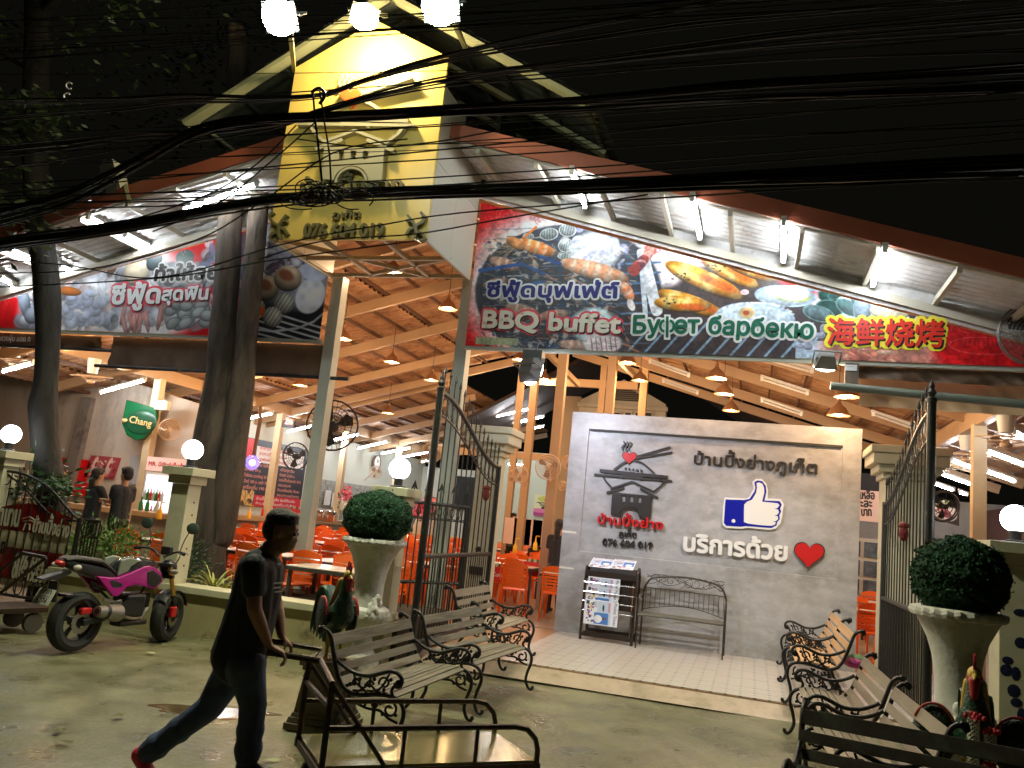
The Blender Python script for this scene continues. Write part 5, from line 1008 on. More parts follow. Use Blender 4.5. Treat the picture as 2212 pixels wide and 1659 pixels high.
M_jean=mat('blue_denim',(.06,.085,.17),.75,var=.35,vscale=9,dirt=(.13,.15,.21),dscale=5,dlo=.55,dhi=.8,bump=.4,bscale=18)
def hand(mb,wr,dr,up,s=1,curl=.9,side=1):
    """palm and five curled fingers from wrist wr along dr; up = back-of-hand normal"""
    dr=Vector(dr).normalized(); up=Vector(up); up=(up-dr*up.dot(dr)).normalized(); sd=dr.cross(up)*side; wr=Vector(wr)
    for k in range(4):
        o=(k-1.5)*.019*s; capsule(mb,wr+dr*.015+sd*o*.6,wr+dr*.085*s+sd*o,.014*s,.0125*s,8)
        L=(.040,.046,.043,.034)[k]*s; a=wr+dr*.085*s+sd*o; d1=(dr*math.cos(curl*.7)-up*math.sin(curl*.7)); b=a+d1*L; capsule(mb,a,b,.0095*s,.009*s,7)
        d2=(dr*math.cos(curl*1.7)-up*math.sin(curl*1.7)); c=b+d2*L*.7; capsule(mb,b,c,.009*s,.008*s,7); d3=(dr*math.cos(curl*2.5)-up*math.sin(curl*2.5)); capsule(mb,c,c+d3*L*.5,.008*s,.007*s,7)
    t=wr+dr*.03*s-sd*.03*s; d=(dr*.6-sd*.5-up*.6).normalized(); capsule(mb,t,t+d*.04*s,.012*s,.010*s,7); capsule(mb,t+d*.04*s,t+d*.04*s+(dr*.6-up*.8).normalized()*.03*s,.010*s,.008*s,7)
def head(mb,c,fd,s=1,up=(0,0,1)):
    """c = head centre, fd = facing direction"""
    c=Vector(c); f=Vector(fd).normalized(); u=Vector(up); u=(u-f*u.dot(f)).normalized(); r=f.cross(u)
    def pt(a,b,d): return c+f*a*s+u*b*s+r*d*s
    def el(a,b,d,ra,rb,rd):
        t=MB().sph((0,0,0),1,14,10); M=Matrix(((f.x*ra*s,r.x*rd*s,u.x*rb*s),(f.y*ra*s,r.y*rd*s,u.y*rb*s),(f.z*ra*s,r.z*rd*s,u.z*rb*s))); P=pt(a,b,d); t.v=[tuple(M@Vector(v)+P) for v in t.v]; mb.merge(t)
    el(-.012,.025,0,.098,.095,.076); el(.02,-.045,0,.070,.078,.058); el(.055,-.085,0,.030,.025,.030); el(.078,-.018,0,.016,.028,.012); el(.086,-.034,0,.014,.011,.017)
    el(.082,-.062,0,.014,.007,.024); el(.080,-.074,0,.014,.007,.020); el(.072,.03,0,.018,.012,.05)
    for q in(-1,1): el(-.005,-.01,q*.076,.018,.030,.010); el(.06,-.02,q*.035,.025,.022,.022)
    return pt,el
# ---------------- the walking man ----------------
c5b=crop(450,2000,.6173)
MP=Vector((-2.75,4.5,0)); nrm=Vector((-math.sin(CYAW),math.cos(CYAW),0))
def mpx(x,y,off=0):
    d=ray(*c5b(x,y)); P0=MP+nrm*off; t=(P0-CAMP).dot(nrm)/d.dot(nrm); return CAMP+d*t
man=thing('person','barefaced man in black T-shirt and blue jeans striding right as he pushes a trolley','person',(-2.8,4.5,0))
face=Vector((math.cos(CYAW),math.sin(CYAW),0))
b=MB(); hc=mpx(1075,150); pt,el=head(b,hc,face+Vector((0,0,-.12)),1.04)
neck=mpx(985,285); capsule(b,hc+Vector((-.03,0,-.05)),neck,.052,.06)
shN,shF=mpx(890,375,-.17),mpx(960,375,.17); elN,elF=mpx(895,650,-.21),mpx(1035,620,.20); wrN,wrF=mpx(985,880,-.12),mpx(1068,815,.13)
for s_,e,w_ in((shN,elN,wrN),(shF,elF,wrF)): capsule(b,s_,e,.050,.043); capsule(b,e,e+(w_-e)*.4,.043,.040); capsule(b,e+(w_-e)*.4,w_,.040,.026)
gN=mpx(1085,925,-.10); gF=mpx(1100,852,.14)
hand(b,wrN,gN-wrN,Vector((0,0,1)),1.02,side=1); hand(b,wrF,gF-wrF,Vector((0,0,1)),1.02,side=-1)
chest=mpx(930,520); capsule(b,neck,chest,.07,.10)
melt('body',b,M_skin,man,.009,3,world=True)
# eyes
for q in(-1,1): part('eye',MB().sph(tuple(pt(.079,.0,q*.030)),.011,8,6),mat('eye_dark',(.05,.04,.035),.2),man,world=True,smooth=True)
h=MB(); pt,el=head(MB(),hc,face+Vector((0,0,-.12)),1.04)
t=MB(); 
def eh(a,b_,d,ra,rb,rd):
    f=(face+Vector((0,0,-.12))).normalized(); u=Vector((0,0,1)); u=(u-f*u.dot(f)).normalized(); r=f.cross(u); m3=Matrix(((f.x*ra,r.x*rd,u.x*rb),(f.y*ra,r.y*rd,u.y*rb),(f.z*ra,r.z*rd,u.z*rb))); q=MB().sph((0,0,0),1,14,10); P=hc+f*a+u*b_+r*d; q.v=[tuple(m3@Vector(v)+P) for v in q.v]; h.merge(q)
eh(-.02,.062,0,.104,.078,.084); eh(-.062,.01,0,.066,.085,.080); eh(.03,.098,0,.05,.03,.06)
melt('hair',h,M_hair,man,.008,3,world=True)
hip=mpx(800,985); hN,hF=mpx(840,1000,-.09),mpx(765,1010,.09)
s=MB(); capsule(s,mpx(930,400),mpx(905,560),.14,.150); capsule(s,mpx(905,560),mpx(850,760),.150,.155); capsule(s,mpx(850,760),mpx(795,945),.155,.165); capsule(s,shN,shF,.075,.075)
capsule(s,mpx(925,420,-.1),mpx(840,900,-.06),.10,.125);capsule(s,mpx(935,420,.1),mpx(800,900,.06),.10,.12)
for s_,e in((shN,elN),(shF,elF)): capsule(s,s_,s_+(e-s_)*.52,.078,.068)
capsule(s,mpx(985,300),mpx(950,380),.062,.09)
melt('t_shirt',s,M_shirt,man,.012,5,world=True)
j=MB(); kN,aN=mpx(885,1250,-.08),mpx(850,1585,-.08); kB,aB=mpx(610,1270,.08),mpx(215,1560,.08)
capsule(j,hN,kN,.112,.080); capsule(j,kN,aN,.080,.066); capsule(j,hF,kB,.112,.080); capsule(j,kB,aB,.080,.062); [j.sph(tuple(kN+(aN-kN)*t+Vector((.0,0,0))),(.074+.01*(i%2),)*3,10,8) for i,t in enumerate((.3,.5,.7,.85,.97))]; [j.sph(tuple(kB+(aB-kB)*t),(.070+.01*(i%2),)*3,10,8) for i,t in enumerate((.3,.5,.7,.85,.97))]; capsule(j,hN,hF,.12,.12); capsule(j,mpx(790,950),hip,.135,.13)
melt('jeans',j,M_jean,man,.011,4,world=True)
part('belt',MB().tube([hip+Vector((0,0,.03))+face*.14*math.cos(a)+nrm*.125*math.sin(a) for a in np.linspace(0,2*PI,20)[:-1]],.012,6,closed=True),M_black,man,world=True)
f=MB(); capsule(f,aN+Vector((-.02,0,-.06)),aN+face*.16+Vector((0,0,-.085)),.045,.038); capsule(f,aN,aN+Vector((0,0,-.06)),.05,.045); melt('shoe',f,M_black,man,.009,3,world=True,label='dark front shoe')
f=MB(); dn=Vector((.05,0,-.15)); capsule(f,aB+Vector((-.03,0,.0)),aB+face*(-.03)+Vector((0,0,-.05)),.045,.042); capsule(f,aB+face*-.05+Vector((0,0,-.02)),aB+face*.06+Vector((0,0,-.15)),.046,.035); melt('shoe',f,mat('red_shoe',(.62,.03,.07),.5),man,.009,3,world=True,label='red rear shoe lifted on its toe')
for k_,(x_,y_,w_) in enumerate(((1020,350,14),(1010,470,34),(1000,500,30),(1012,525,26))): p_=mpx(x_,y_,-.02); part('chest_print',MB().cbox(p_+face*.045-nrm*.05,(.004,w_*.0028,.008)),mat('shirt_print',(.45,.47,.5),.7),man,world=True)
# ---------------- platform trolley he pushes ----------------
c11=crop(1100,2600,.4973)
DZ=.30
def dk(x,y,z=DZ): return at(*c11(x,y),'Z',z)
nl,nr,fr_,fl_=dk(335,840),dk(2060,790),dk(1860,560),dk(560,600)
tro=thing('platform_trolley','rusty dark steel platform trolley with tube side rails and greenish metal deck','trolley',((nl.x+fr_.x)/2,(nl.y+fr_.y)/2,0))
M_rust=mat('dark_rusty_steel',(.045,.030,.022),.45,dirt=(.10,.05,.025),dscale=14,metal=.4); M_deck=mat('worn_metal_deck',(.21,.20,.075),.2,metal=.35,var=.2,vscale=5,dirt=(.20,.16,.06),dscale=3,bump=.06,bscale=5)
ex=(nr-nl); ex.z=0; Lx=ex.length; ex.normalize(); ey=Vector((-ex.y,ex.x,0)); wd=abs((fl_-nl).dot(ey)); wd=max(.62,min(.85,wd)); O=nl.copy(); O.z=0
def tp(u,v,z): return O+ex*u+ey*v+Vector((0,0,z))
L=Lx-.02
part('deck_plate',MB().add([tp(0,0,DZ-.012),tp(L,0,DZ-.012),tp(L,wd,DZ-.012),tp(0,wd,DZ-.012),tp(0,0,DZ),tp(L,0,DZ),tp(L,wd,DZ),tp(0,wd,DZ)],[(0,3,2,1),(4,5,6,7),(0,1,5,4),(1,2,6,5),(2,3,7,6),(3,0,4,7)]),M_deck,tro,world=True)
for v in(0,wd): part('side_beam',MB().bar(tp(-.02,v,DZ-.04),tp(L+.02,v,DZ-.04),.03,.05),M_rust,tro,world=True)
for u in(0,L): part('cross_beam',MB().bar(tp(u,.02,DZ-.045),tp(u,wd-.02,DZ-.045),.03,.045),M_rust,tro,world=True)
RH=.19
for v in(0,wd):
    part('side_rail',MB().tube([tp(0,v,DZ+RH),tp(L-.16,v,DZ+RH),tp(L-.08,v,DZ+RH-.015),tp(L-.02,v,DZ+RH-.07),tp(L,v,DZ+.06),tp(L,v,DZ-.02)],.017,8),M_rust,tro,world=True,smooth=True)
    for k in(1,2): part('rail_post',MB().cyl(tp(L*k/2.9,v,DZ),tp(L*k/2.9,v,DZ+RH),.013,8),M_rust,tro,world=True)
gr0,gr1=gN,gF
for v,g_ in((0,gN),(wd,gF)):
    bend=tp(.05,v,.70) 
    part('push_handle',MB().tube([tp(0,v,DZ-.04),tp(.0,v,DZ+.25),tp(.0,v,.72),g_+ex*.22+Vector((0,0,-.04)),g_-ex*.10],.018,8),M_rust,tro,world=True,smooth=True)
    part('handle_brace',MB().cyl(tp(.34,v,DZ),tp(.0,v,.72),.013,8),M_rust,tro,world=True)
part('handle_crossbar',MB().cyl(tp(0,0,.60),tp(0,wd,.60),.015,8),M_rust,tro,world=True)
for u,v in((.12,.08),(L-.14,.08),(.12,wd-.08),(L-.14,wd-.08)):
    w_=part('wheel',MB().lathe([(.03,-.025),(.1,-.025),(.105,0),(.1,.025),(.03,.025)],20,axis='Y').xf(Matrix.Translation(tp(u,v,.105))@Matrix.Rotation(math.atan2(ex.y,ex.x),4,'Z')),M_black,tro,world=True,smooth=True)
    part('caster_fork',MB().bar(tp(u,v,.2),tp(u,v,DZ-.06),.07,.05),M_rust,tro,world=True)
# ---------------- cast iron benches ----------------
def scr(c,r0,r1,a0,a1,n=12): return [(c[0]+(r0+(r1-r0)*i/n)*math.cos(math.radians(a0+(a1-a0)*i/n)),c[1]+(r0+(r1-r0)*i/n)*math.sin(math.radians(a0+(a1-a0)*i/n))) for i in range(n+1)]
BACK=[(-.34,.795),(-.315,.80),(-.285,.78),(-.262,.74),(-.235,.66),(-.205,.57),(-.165,.48),(-.11,.415),(-.04,.39)]
SEAT=[(-.04,.39),(.04,.395),(.14,.415),(.24,.42),(.31,.40),(.35,.35)]
def cr_(P,n=5):
    out=[]; Q=[P[0]]+list(P)+[P[-1]]
    for i in range(1,len(Q)-2):
        for k in range(n):
            t=k/n; out.append(tuple(.5*((2*Q[i][j])+(-Q[i-1][j]+Q[i+1][j])*t+(2*Q[i-1][j]-5*Q[i][j]+4*Q[i+1][j]-Q[i+2][j])*t*t+(-Q[i-1][j]+3*Q[i][j]-3*Q[i+1][j]+Q[i+2][j])*t**3) for j in range(len(P[0]))))
    return out+[tuple(P[-1])]
def iron_end(y):
    mb=MB()
    def t(P,r,fl=1.6,n=8): mb.tube([(p[0],y,p[1]) for p in P],r,n,flat=1)
    t([(-.345,.77),(-.365,.785),(-.36,.81),(-.335,.815)]+cr_(BACK)[2:],.0165); t(cr_(SEAT+[(.355,.28),(.325,.18),(.315,.10),(.345,.03),(.375,.015),(.395,.03),(.39,.05)]),.0155)
    t(cr_([(-.19,.60),(-.14,.57),(-.05,.535),(.06,.53),(.15,.56),(.22,.585),(.28,.58),(.315,.545),(.31,.50),(.28,.49),(.27,.515)]),.0155)
    t(cr_([(.275,.50),(.25,.46),(.265,.415)]),.013); t(cr_([(-.06,.39),(-.10,.30),(-.15,.22),(-.16,.12),(-.20,.04),(-.235,.02),(-.25,.045)]),.0155)
    # scroll and leaf work under the arm and the seat
    for c,r,a0,a1 in(((.19,.50),.045,200,-160),((-.03,.47),.035,-40,280),((.08,.475),.03,0,330)): t(scr(c,r,r*.4,a0,a1),.0085,n=6)
    for P in([( -.10,.44),(-.03,.47),(.03,.44),(.08,.475),(.14,.44),(.19,.50)],[(.03,.44),(.08,.40)],[(.08,.475),(.08,.53)],[(.14,.44),(.19,.42)],[(-.03,.47),(-.05,.53)],[(.19,.50),(.22,.57)],[(.03,.44),(-.02,.40)]): t(cr_(P,3),.009,n=6)
    for c in((.03,.44),(.14,.44),(.08,.50),(-.07,.455),(.19,.455),(.0,.50),(.235,.53),(.11,.515),(.05,.465)): mb.sph((c[0],y,c[1]),(.015,.012,.015),8,6)
    for c,r,a0,a1 in(((.25,.33),.055,60,-320),((.14,.35),.032,100,430),((.04,.34),.03,60,-260)): t(scr(c,r,r*.3,a0,a1),.0095,n=6)
    for P in([(.32,.25),(.25,.27),(.18,.31),(.10,.31),(.04,.32),(-.04,.345)],): t(cr_(P,4),.010,n=6)
    for c in((.18,.36),(.10,.37),(.30,.30),(.0,.355),(.2,.29)): mb.sph((c[0],y,c[1]),(.014,.012,.014),8,6)
    for c in((-.35,.80),(.295,.515)): mb.sph((c[0],y,c[1]),(.026,.02,.026),10,8)
    return mb
M_wg=mat('weathered_slat_grey',(.20,.18,.13),.6,var=.3,vscale=7,dirt=(.085,.065,.045),dscale=5,stretch=(1,.12,1),bump=.3,bscale=30); M_wo=mat('varnished_slat_orange',(.46,.27,.12),.45,var=.2,vscale=6,stretch=(1,.12,1)); M_wt=mat('tan_slat',(.24,.195,.135),.5,var=.2,vscale=6,dirt=(.17,.13,.09),dscale=4,stretch=(1,.12,1)); M_wd=mat('dark_slat',(.045,.032,.024),.45,var=.4,vscale=6,stretch=(.12,1,1),dirt=(.07,.075,.055),dscale=5)
def bench(label,wood,L=1.42,grp='cast iron garden benches'):
    o=thing('garden_bench',label,'bench',(0,0,0),0,grp)
    for y in(-L/2+.03,L/2-.03): part('iron_end',iron_end(y),M_iron,o,smooth=True,ang=70)
    for (x,z,an,w_) in((-.275,.735,70,.085),(-.238,.635,70,.062),(-.207,.545,66,.062),(-.163,.462,56,.062),(-.098,.405,28,.055)):
        a=math.radians(an); part('back_slat',MB().cbox((x+.022,0,z),(w_,L-.06,.017),Matrix.Rotation(a,3,'Y')),wood,o,bevel=.003)
    for i in range(6):
        x=-.025+i*.057; z=.408+.018*math.sin(min(1,(i)/4.)*PI*.6)+.008; an=(-6,-8,-6,0,8,24)[i]; part('seat_slat',MB().cbox((x,0,z-(.012 if i==5 else 0)),(.046,L-.06,.017),Matrix.Rotation(math.radians(an),3,'Y')),wood,o,bevel=.003)
    part('tie_rod',MB().cyl((-.08,-L/2+.03,.33),(-.08,L/2-.03,.33),.007,6),M_iron,o)
    return o
b1=bench('weathered grey slat bench with black scroll iron ends, nearest to the trolley',M_wg); b1.location=(-2.56,6.2,0); b1.rotation_euler=(0,0,-.02); b1.scale=(1,1,.97)
dup(b1,(-2.50,7.85,0),-.07,'weathered grey slat bench, middle one of the left row beside the kerb')
b3=bench('light wood slat bench with black iron ends on the tiles inside the left gate',M_wt); b3.location=(-2.80,9.27,TZ); b3.scale=(1,.9,.97)
r1=bench('honey orange slat bench with black iron ends against the grey wall',M_wo); r1.location=(.79,11.5,TZ); r1.rotation_euler=(0,0,PI)
dup(r1,(.76,9.98,TZ),PI,'honey orange slat bench, second from the grey wall on the right side')
r3=bench('tan slat bench with black iron ends, middle of the right side row',M_wt); r3.location=(.77,7.75,0); r3.rotation_euler=(0,0,PI+.02)
dup(r3,(.80,6.06,0),PI+.05,'tan slat bench, behind the dark foreground bench')
r5=bench('dark brown slat bench in the right foreground seen across its back',M_wd,1.5); r5.location=(.98,4.92,0); r5.rotation_euler=(0,0,-PI/2-.20)
# pink and green thing on the orange bench
p=at(*crop(3050,2350,.3617)(860,720),'Z',.58); o=thing('folded_umbrella','small folded green and magenta umbrella lying on the bench behind the orange one','umbrella',p); part('magenta_fold',MB().sph((0,0,0),(.10,.12,.05),12,8),mat('magenta_fabric',(.45,.03,.20),.6,bump=.8,bscale=20),o,smooth=True); part('green_fold',MB().sph((.05,.12,.03),(.10,.14,.05),12,8),mat('green_fabric',(.08,.16,.04),.7,bump=.8,bscale=20),o,smooth=True)
# ---------------- urns and topiary ----------------
M_urn=mat('cast_stone_white',(.66,.64,.58),.75,var=.12,vscale=3,dirt=(.42,.38,.31),dscale=2.2,bump=.25,bscale=25)
def urn(loc,label,rl=.39):
    o=thing('stone_urn',label,'urn',loc,0,'tall stone urns')
    part('shaft',MB().lathe([(.19,.62),(.185,.70),(.19,.85),(.215,1.0),(.26,1.12),(.325,1.22),(.36,1.27)],36),M_urn,o,smooth=True)
    # leaf-edged rim
    rm=MB(); prof=[(.355,1.265),(.40,1.275),(.41,1.30),(.40,1.325),(.36,1.34),(.33,1.33),(.32,1.27)]; n=96
    for i,(r_,z) in enumerate(prof):
        for k in range(n): a=2*PI*k/n; q=r_*(1+.025*math.cos(a*24)) if i in(1,2,3) else r_; rm.v.append((q*math.cos(a),q*math.sin(a),z+(.006*math.cos(a*24) if i in(1,2,3) else 0)))
    rm.f=[(i*n+k,i*n+(k+1)%n,(i+1)*n+(k+1)%n,(i+1)*n+k) for i in range(len(prof)-1) for k in range(n)]
    part('leaf_rim',rm,M_urn,o,smooth=True)
    bw=MB(); prof=[(.14,.38),(.22,.42),(.28,.48),(.30,.54),(.285,.59),(.24,.62),(.19,.62)]
    for i,(r_,z) in enumerate(prof):
        for k in range(n): a=2*PI*k/n; q=r_*(1+.035*abs(math.cos(a*11))) ; bw.v.append((q*math.cos(a),q*math.sin(a),z))
    bw.f=[(i*n+k,i*n+(k+1)%n,(i+1)*n+(k+1)%n,(i+1)*n+k) for i in range(len(prof)-1) for k in range(n)]
    part('fluted_bowl',bw,M_urn,o,smooth=True)
    part('foot',MB().lathe([(.24,0),(.24,.08),(.20,.10),(.13,.2),(.12,.3),(.14,.39)],28),M_urn,o,smooth=True)
    rs=np.random.RandomState(4)
    for a in(-.75,-2.6,2.4):
        g=MB()
        for k in range(16): aa=a+rs.normal(0,.2); z=.58+abs(rs.normal(0,.08)); R_=.24+rs.uniform(0,.05)-(z-.58)*.25; g.sph((R_*math.cos(aa),R_*math.sin(aa),z),rs.uniform(.025,.045),8,6)
        melt('flower_relief',g,M_urn,o,.012,2)
    part('soil_disc',MB().lathe([(.33,1.29),(0,1.3)],24),mat('soil',(.05,.035,.02)),o)
    return o
M_box=mat('boxwood_leaf',(.024,.078,.034),.7,spec=.25,var=.5,vscale=9)
def topiary(loc,label,R,H,seed,nl=15000):
    o=thing('topiary_ball',label,'topiary',loc,0,'clipped topiary balls'); rs=np.random.RandomState(seed)
    u=rs.normal(0,1,(nl,3)); u/=np.linalg.norm(u,axis=1)[:,None]; lump=1+.02*np.sin(u[:,0]*9+seed)+.02*np.sin(u[:,1]*11)+.018*np.sin(u[:,2]*13)
    rad=(rs.uniform(.90,1.0,nl)*lump)[:,None]; P=u*rad*np.array([R,R,H]); P[:,2]+=H*.82; P=P[P[:,2]>.0]; u=u[:len(P)]
    k9=rs.choice(len(P),260,replace=False); P[k9]=(P[k9]-np.array([0,0,H*.8]))*rs.uniform(1.03,1.09,260)[:,None]+np.array([0,0,H*.8])
    n_=len(P); a=rs.normal(0,1,(n_,3)); a/=np.linalg.norm(a,axis=1)[:,None]; nn=P-np.array([0,0,H*.8]); nn/=np.linalg.norm(nn,axis=1)[:,None]; b_=np.cross(a,nn+rs.normal(0,.7,(n_,3))); b_/=np.linalg.norm(b_,axis=1)[:,None]; a=np.cross(b_,nn+rs.normal(0,.5,(n_,3))); a/=np.linalg.norm(a,axis=1)[:,None]
    s1=rs.uniform(.010,.019,n_)[:,None]; s2=s1*.55; V=np.stack([P-a*s1,P+b_*s2,P+a*s1,P-b_*s2],1).reshape(-1,3)
    me=bpy.data.meshes.new('foliage'); me.vertices.add(len(V)); me.vertices.foreach_set('co',V.ravel()); me.loops.add(len(V)); me.polygons.add(n_); me.loops.foreach_set('vertex_index',np.arange(len(V))); me.polygons.foreach_set('loop_start',np.arange(0,len(V),4)); me.update(calc_edges=True); me.materials.append(M_box)
    f_=link('foliage',me,o); f_['kind']='stuff'
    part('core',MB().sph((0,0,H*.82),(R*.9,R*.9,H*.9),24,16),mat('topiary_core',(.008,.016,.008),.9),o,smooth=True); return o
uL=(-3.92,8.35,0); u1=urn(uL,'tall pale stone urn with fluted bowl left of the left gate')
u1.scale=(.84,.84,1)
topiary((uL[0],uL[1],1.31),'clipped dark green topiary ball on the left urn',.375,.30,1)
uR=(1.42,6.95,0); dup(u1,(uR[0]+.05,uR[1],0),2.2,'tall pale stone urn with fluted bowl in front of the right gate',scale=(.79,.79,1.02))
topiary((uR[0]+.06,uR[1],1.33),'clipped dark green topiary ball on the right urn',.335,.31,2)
# ---------------- rooster statues ----------------
M_fg=mat('painted_green_feather',(.012,.062,.027),.35,var=.6,vscale=40,bump=.6,bscale=70,dirt=(.01,.03,.015),dscale=30); M_yp=mat('painted_yellow',(.55,.36,.05),.4,var=.2,vscale=20); M_rp=mat('painted_red',(.38,.03,.03),.35,var=.3,vscale=30); M_wing=mat('dark_wing_paint',(.012,.028,.016),.4,bump=.8,bscale=50)
def rooster(loc,rz,label,s=1,spread=False):
    o=thing('rooster_statue',label,'statue',loc,rz,'painted rooster statues'); # faces +x
    b=MB(); capsule(b,(-.06,0,.30),(.07,0,.36),.105,.11); capsule(b,(.07,0,.36),(.11,0,.46),.10,.075); capsule(b,(.11,0,.46),(.12,0,.58),.072,.045); capsule(b,(.12,0,.58),(.125,0,.655),.045,.04)
    capsule(b,(-.06,0,.30),(-.02,0,.2),.09,.05)
    melt('body',b,M_fg,o,.010,3)
    hd=MB(); hd.sph((.13,0,.675),(.05,.038,.042),12,8); capsule(hd,(.16,0,.675),(.215,0,.655),.018,.004,8); part('head',hd,M_yp,o,smooth=True)
    part('comb',MB().prism([(.17,-.008,.70),(.185,-.008,.745),(.16,-.008,.73),(.15,-.008,.775),(.125,-.008,.74),(.105,-.008,.785),(.085,-.008,.735),(.06,-.008,.75),(.075,-.008,.69)],(0,.016,0)),M_rp,o,bevel=.004)
    w_=MB(); capsule(w_,(.165,0,.64),(.165,0,.56),.03,.022,10); w_.sph((.135,0,.655),(.03,.045,.035),10,8); melt('wattle',w_,M_rp,o,.007,2)
    cp=MB(); 
    for q in(-1,1): capsule(cp,(.07,q*.03,.62),(-.02,q*.06,.42),.03,.022,8)
    melt('neck_cape',cp,M_yp,o,.008,2)
    for q in(-1,1):
        wg=MB()
        if spread:
            wg.sph((0,q*.20,.30),(.05,.115,.17),16,12); part('wing',wg,M_wing,o,smooth=True); part('wing_edge',MB().tube([(.03,q*(.20+.115*math.cos(a)),.30+.17*math.sin(a)) for a in np.linspace(.5,2.6,12)],.008,6),M_rp,o,smooth=True)
        else: wg.sph((-.02,q*.125,.33),(.125,.03,.15),14,10)
        if not spread: part('wing',wg,M_wing,o,smooth=True); part('wing_edge',MB().tube([(-.02+.125*math.cos(a),q*.13,.33+.15*math.sin(a)) for a in np.linspace(.2,2.6,12)],.012,6),M_rp,o,smooth=True)
        part('leg',MB().tube([(-.01,q*.05,.2),(0,q*.055,.1),(0,q*.055,.02)],[.022,.015,.014],8),M_yp,o,smooth=True)
        part('foot',MB().tube([(0,q*.055,.02),(.08,q*.055,.008)],.011,6).tube([(0,q*.055,.02),(.06,q*.055+.04,.008)],.010,6).tube([(0,q*.055,.02),(.06,q*.055-.04,.008)],.010,6).tube([(0,q*.055,.02),(-.05,q*.055,.008)],.010,6),M_yp,o,smooth=True)
    tl=MB()
    for k in range(7): a=1.2+k*.16; P=[(-.1,(k-3)*.012,.33),(-.2-.02*k,(k-3)*.02,.33+.22*math.sin(a)),(-.32,(k-3)*.025,.30+.18*math.sin(a)-.05*k),(-.36,(k-3)*.03,.15-.02*k)]; tl.tube(cr_(P,4),[.02]*5+[.025]*4+[.018]*3+[.004],6,flat=.4)
    part('tail_feathers',tl,mat('teal_feather',(.014,.075,.05),.35,var=.5,vscale=20),o,smooth=True)
    o.scale=(s,s,s); return o
def pedestal(loc,h,w,label,wt=None):
    o=thing('stone_pedestal',label,'pedestal',loc,.12,'stone pedestals'); m=mat('carved_stone',(.22,.19,.13),.8,var=.25,vscale=5,bump=1,bscale=12,dirt=(.10,.085,.06),dscale=3)
    wt=wt or w*.75; mb=MB()
    for (za,zb,r0,r1) in((0,.05,w/2,w/2),(.05,.09,w/2*.94,w/2*.9),(.09,.12,w/2*.86,w/2*.82)): mb.add([(-r0,-r0,za),(r0,-r0,za),(r0,r0,za),(-r0,r0,za),(-r1,-r1,zb),(r1,-r1,zb),(r1,r1,zb),(-r1,r1,zb)],[(0,3,2,1),(4,5,6,7),(0,1,5,4),(1,2,6,5),(2,3,7,6),(3,0,4,7)])
    part('plinth',mb,m,o,bevel=.006); r0,r1=w/2*.78,wt/2*.85
    part('shaft',MB().add([(-r0,-r0,.12),(r0,-r0,.12),(r0,r0,.12),(-r0,r0,.12),(-r1,-r1,h-.08),(r1,-r1,h-.08),(r1,r1,h-.08),(-r1,r1,h-.08)],[(0,1,5,4),(1,2,6,5),(2,3,7,6),(3,0,4,7)]),m,o)
    for k in range(4):
        rl=MB(); rs=np.random.RandomState(k+2)
        for q in range(22): rl.sph((rs.uniform(-.6,.6)*r1,-r0*1.0+ (r0-r1)*.5,rs.uniform(.2,h-.15)),(rs.uniform(.012,.03),.012,rs.uniform(.012,.04)),7,5)
        rl.xf(Matrix.Rotation(k*PI/2,4,'Z')); part('carved_relief',rl,m,o,smooth=True)
    part('cap',MB().box((-wt/2*.95,-wt/2*.95,h-.08),(wt/2*.95,wt/2*.95,h-.045)).box((-wt/2*1.08,-wt/2*1.08,h-.045),(wt/2*1.08,wt/2*1.08,h)),m,o,bevel=.006); return o
pl_=at(*crop(1000,1950,.6473)(430,960),'Y',5.95)
pedestal((-3.04,5.98,0),.50,.46,'carved stone pedestal under the left rooster statue'); rl_=rooster((-3.03,5.96,.50),-.75,'painted green, yellow and red rooster statue on the left pedestal',.95)
pr=at(2092,1475,'Y',6.0); print('rooster R',pr,at(2092,1400,'Y',6.0))
pedestal((1.36,5.95,0),.30,.42,'low stone pedestal behind the dark bench'); rr_=rooster((1.36,5.95,.30),-PI/2-.25,'painted rooster statue with spread dark wings and white flower garland at right',1.10,True)
for k,(x,y,L_) in enumerate(((1475,1340,.34),(1580,1430,.16))):
    p=at(*crop(2900,1974,.6328)(x,y),'Y',5.72); g=thing('flower_garland','white jasmine garland with red roses hanging on the right rooster, %s'%('longer one' if k==0 else 'shorter one'),'garland',p,0,'garlands on the rooster')
    mb=MB(); n=int(L_/.012)
    for i in range(n):
        for j in range(8): a=2*PI*(j+.5*(i%2))/8; mb.sph((.028*math.cos(a),.028*math.sin(a),-.02-i*.012),.0075,5,4)
    part('jasmine_tube',mb,mat('jasmine_white',(.62,.60,.48),.6),g,smooth=True,stuff=True); mr=MB(); rs=np.random.RandomState(k)
    for z in(0,-.03-L_): 
        for q in range(12): mr.sph((rs.normal(0,.022),rs.normal(0,.022),z+rs.normal(0,.008)),.016,6,5)
    for q in range(10): mr.sph((rs.normal(0,.04),rs.normal(0,.02),-.15-L_),.018,6,5)
    part('roses',mr,mat('rose_red',(.42,.02,.03),.6),g,smooth=True,stuff=True); part('tassels',MB().tube([(0,0,-.04-L_),(-.02,0,-.14-L_)],.007,5).tube([(0,0,-.04-L_),(.02,0,-.14-L_)],.007,5),mat('jasmine_white',(.62,.6,.48)),g)
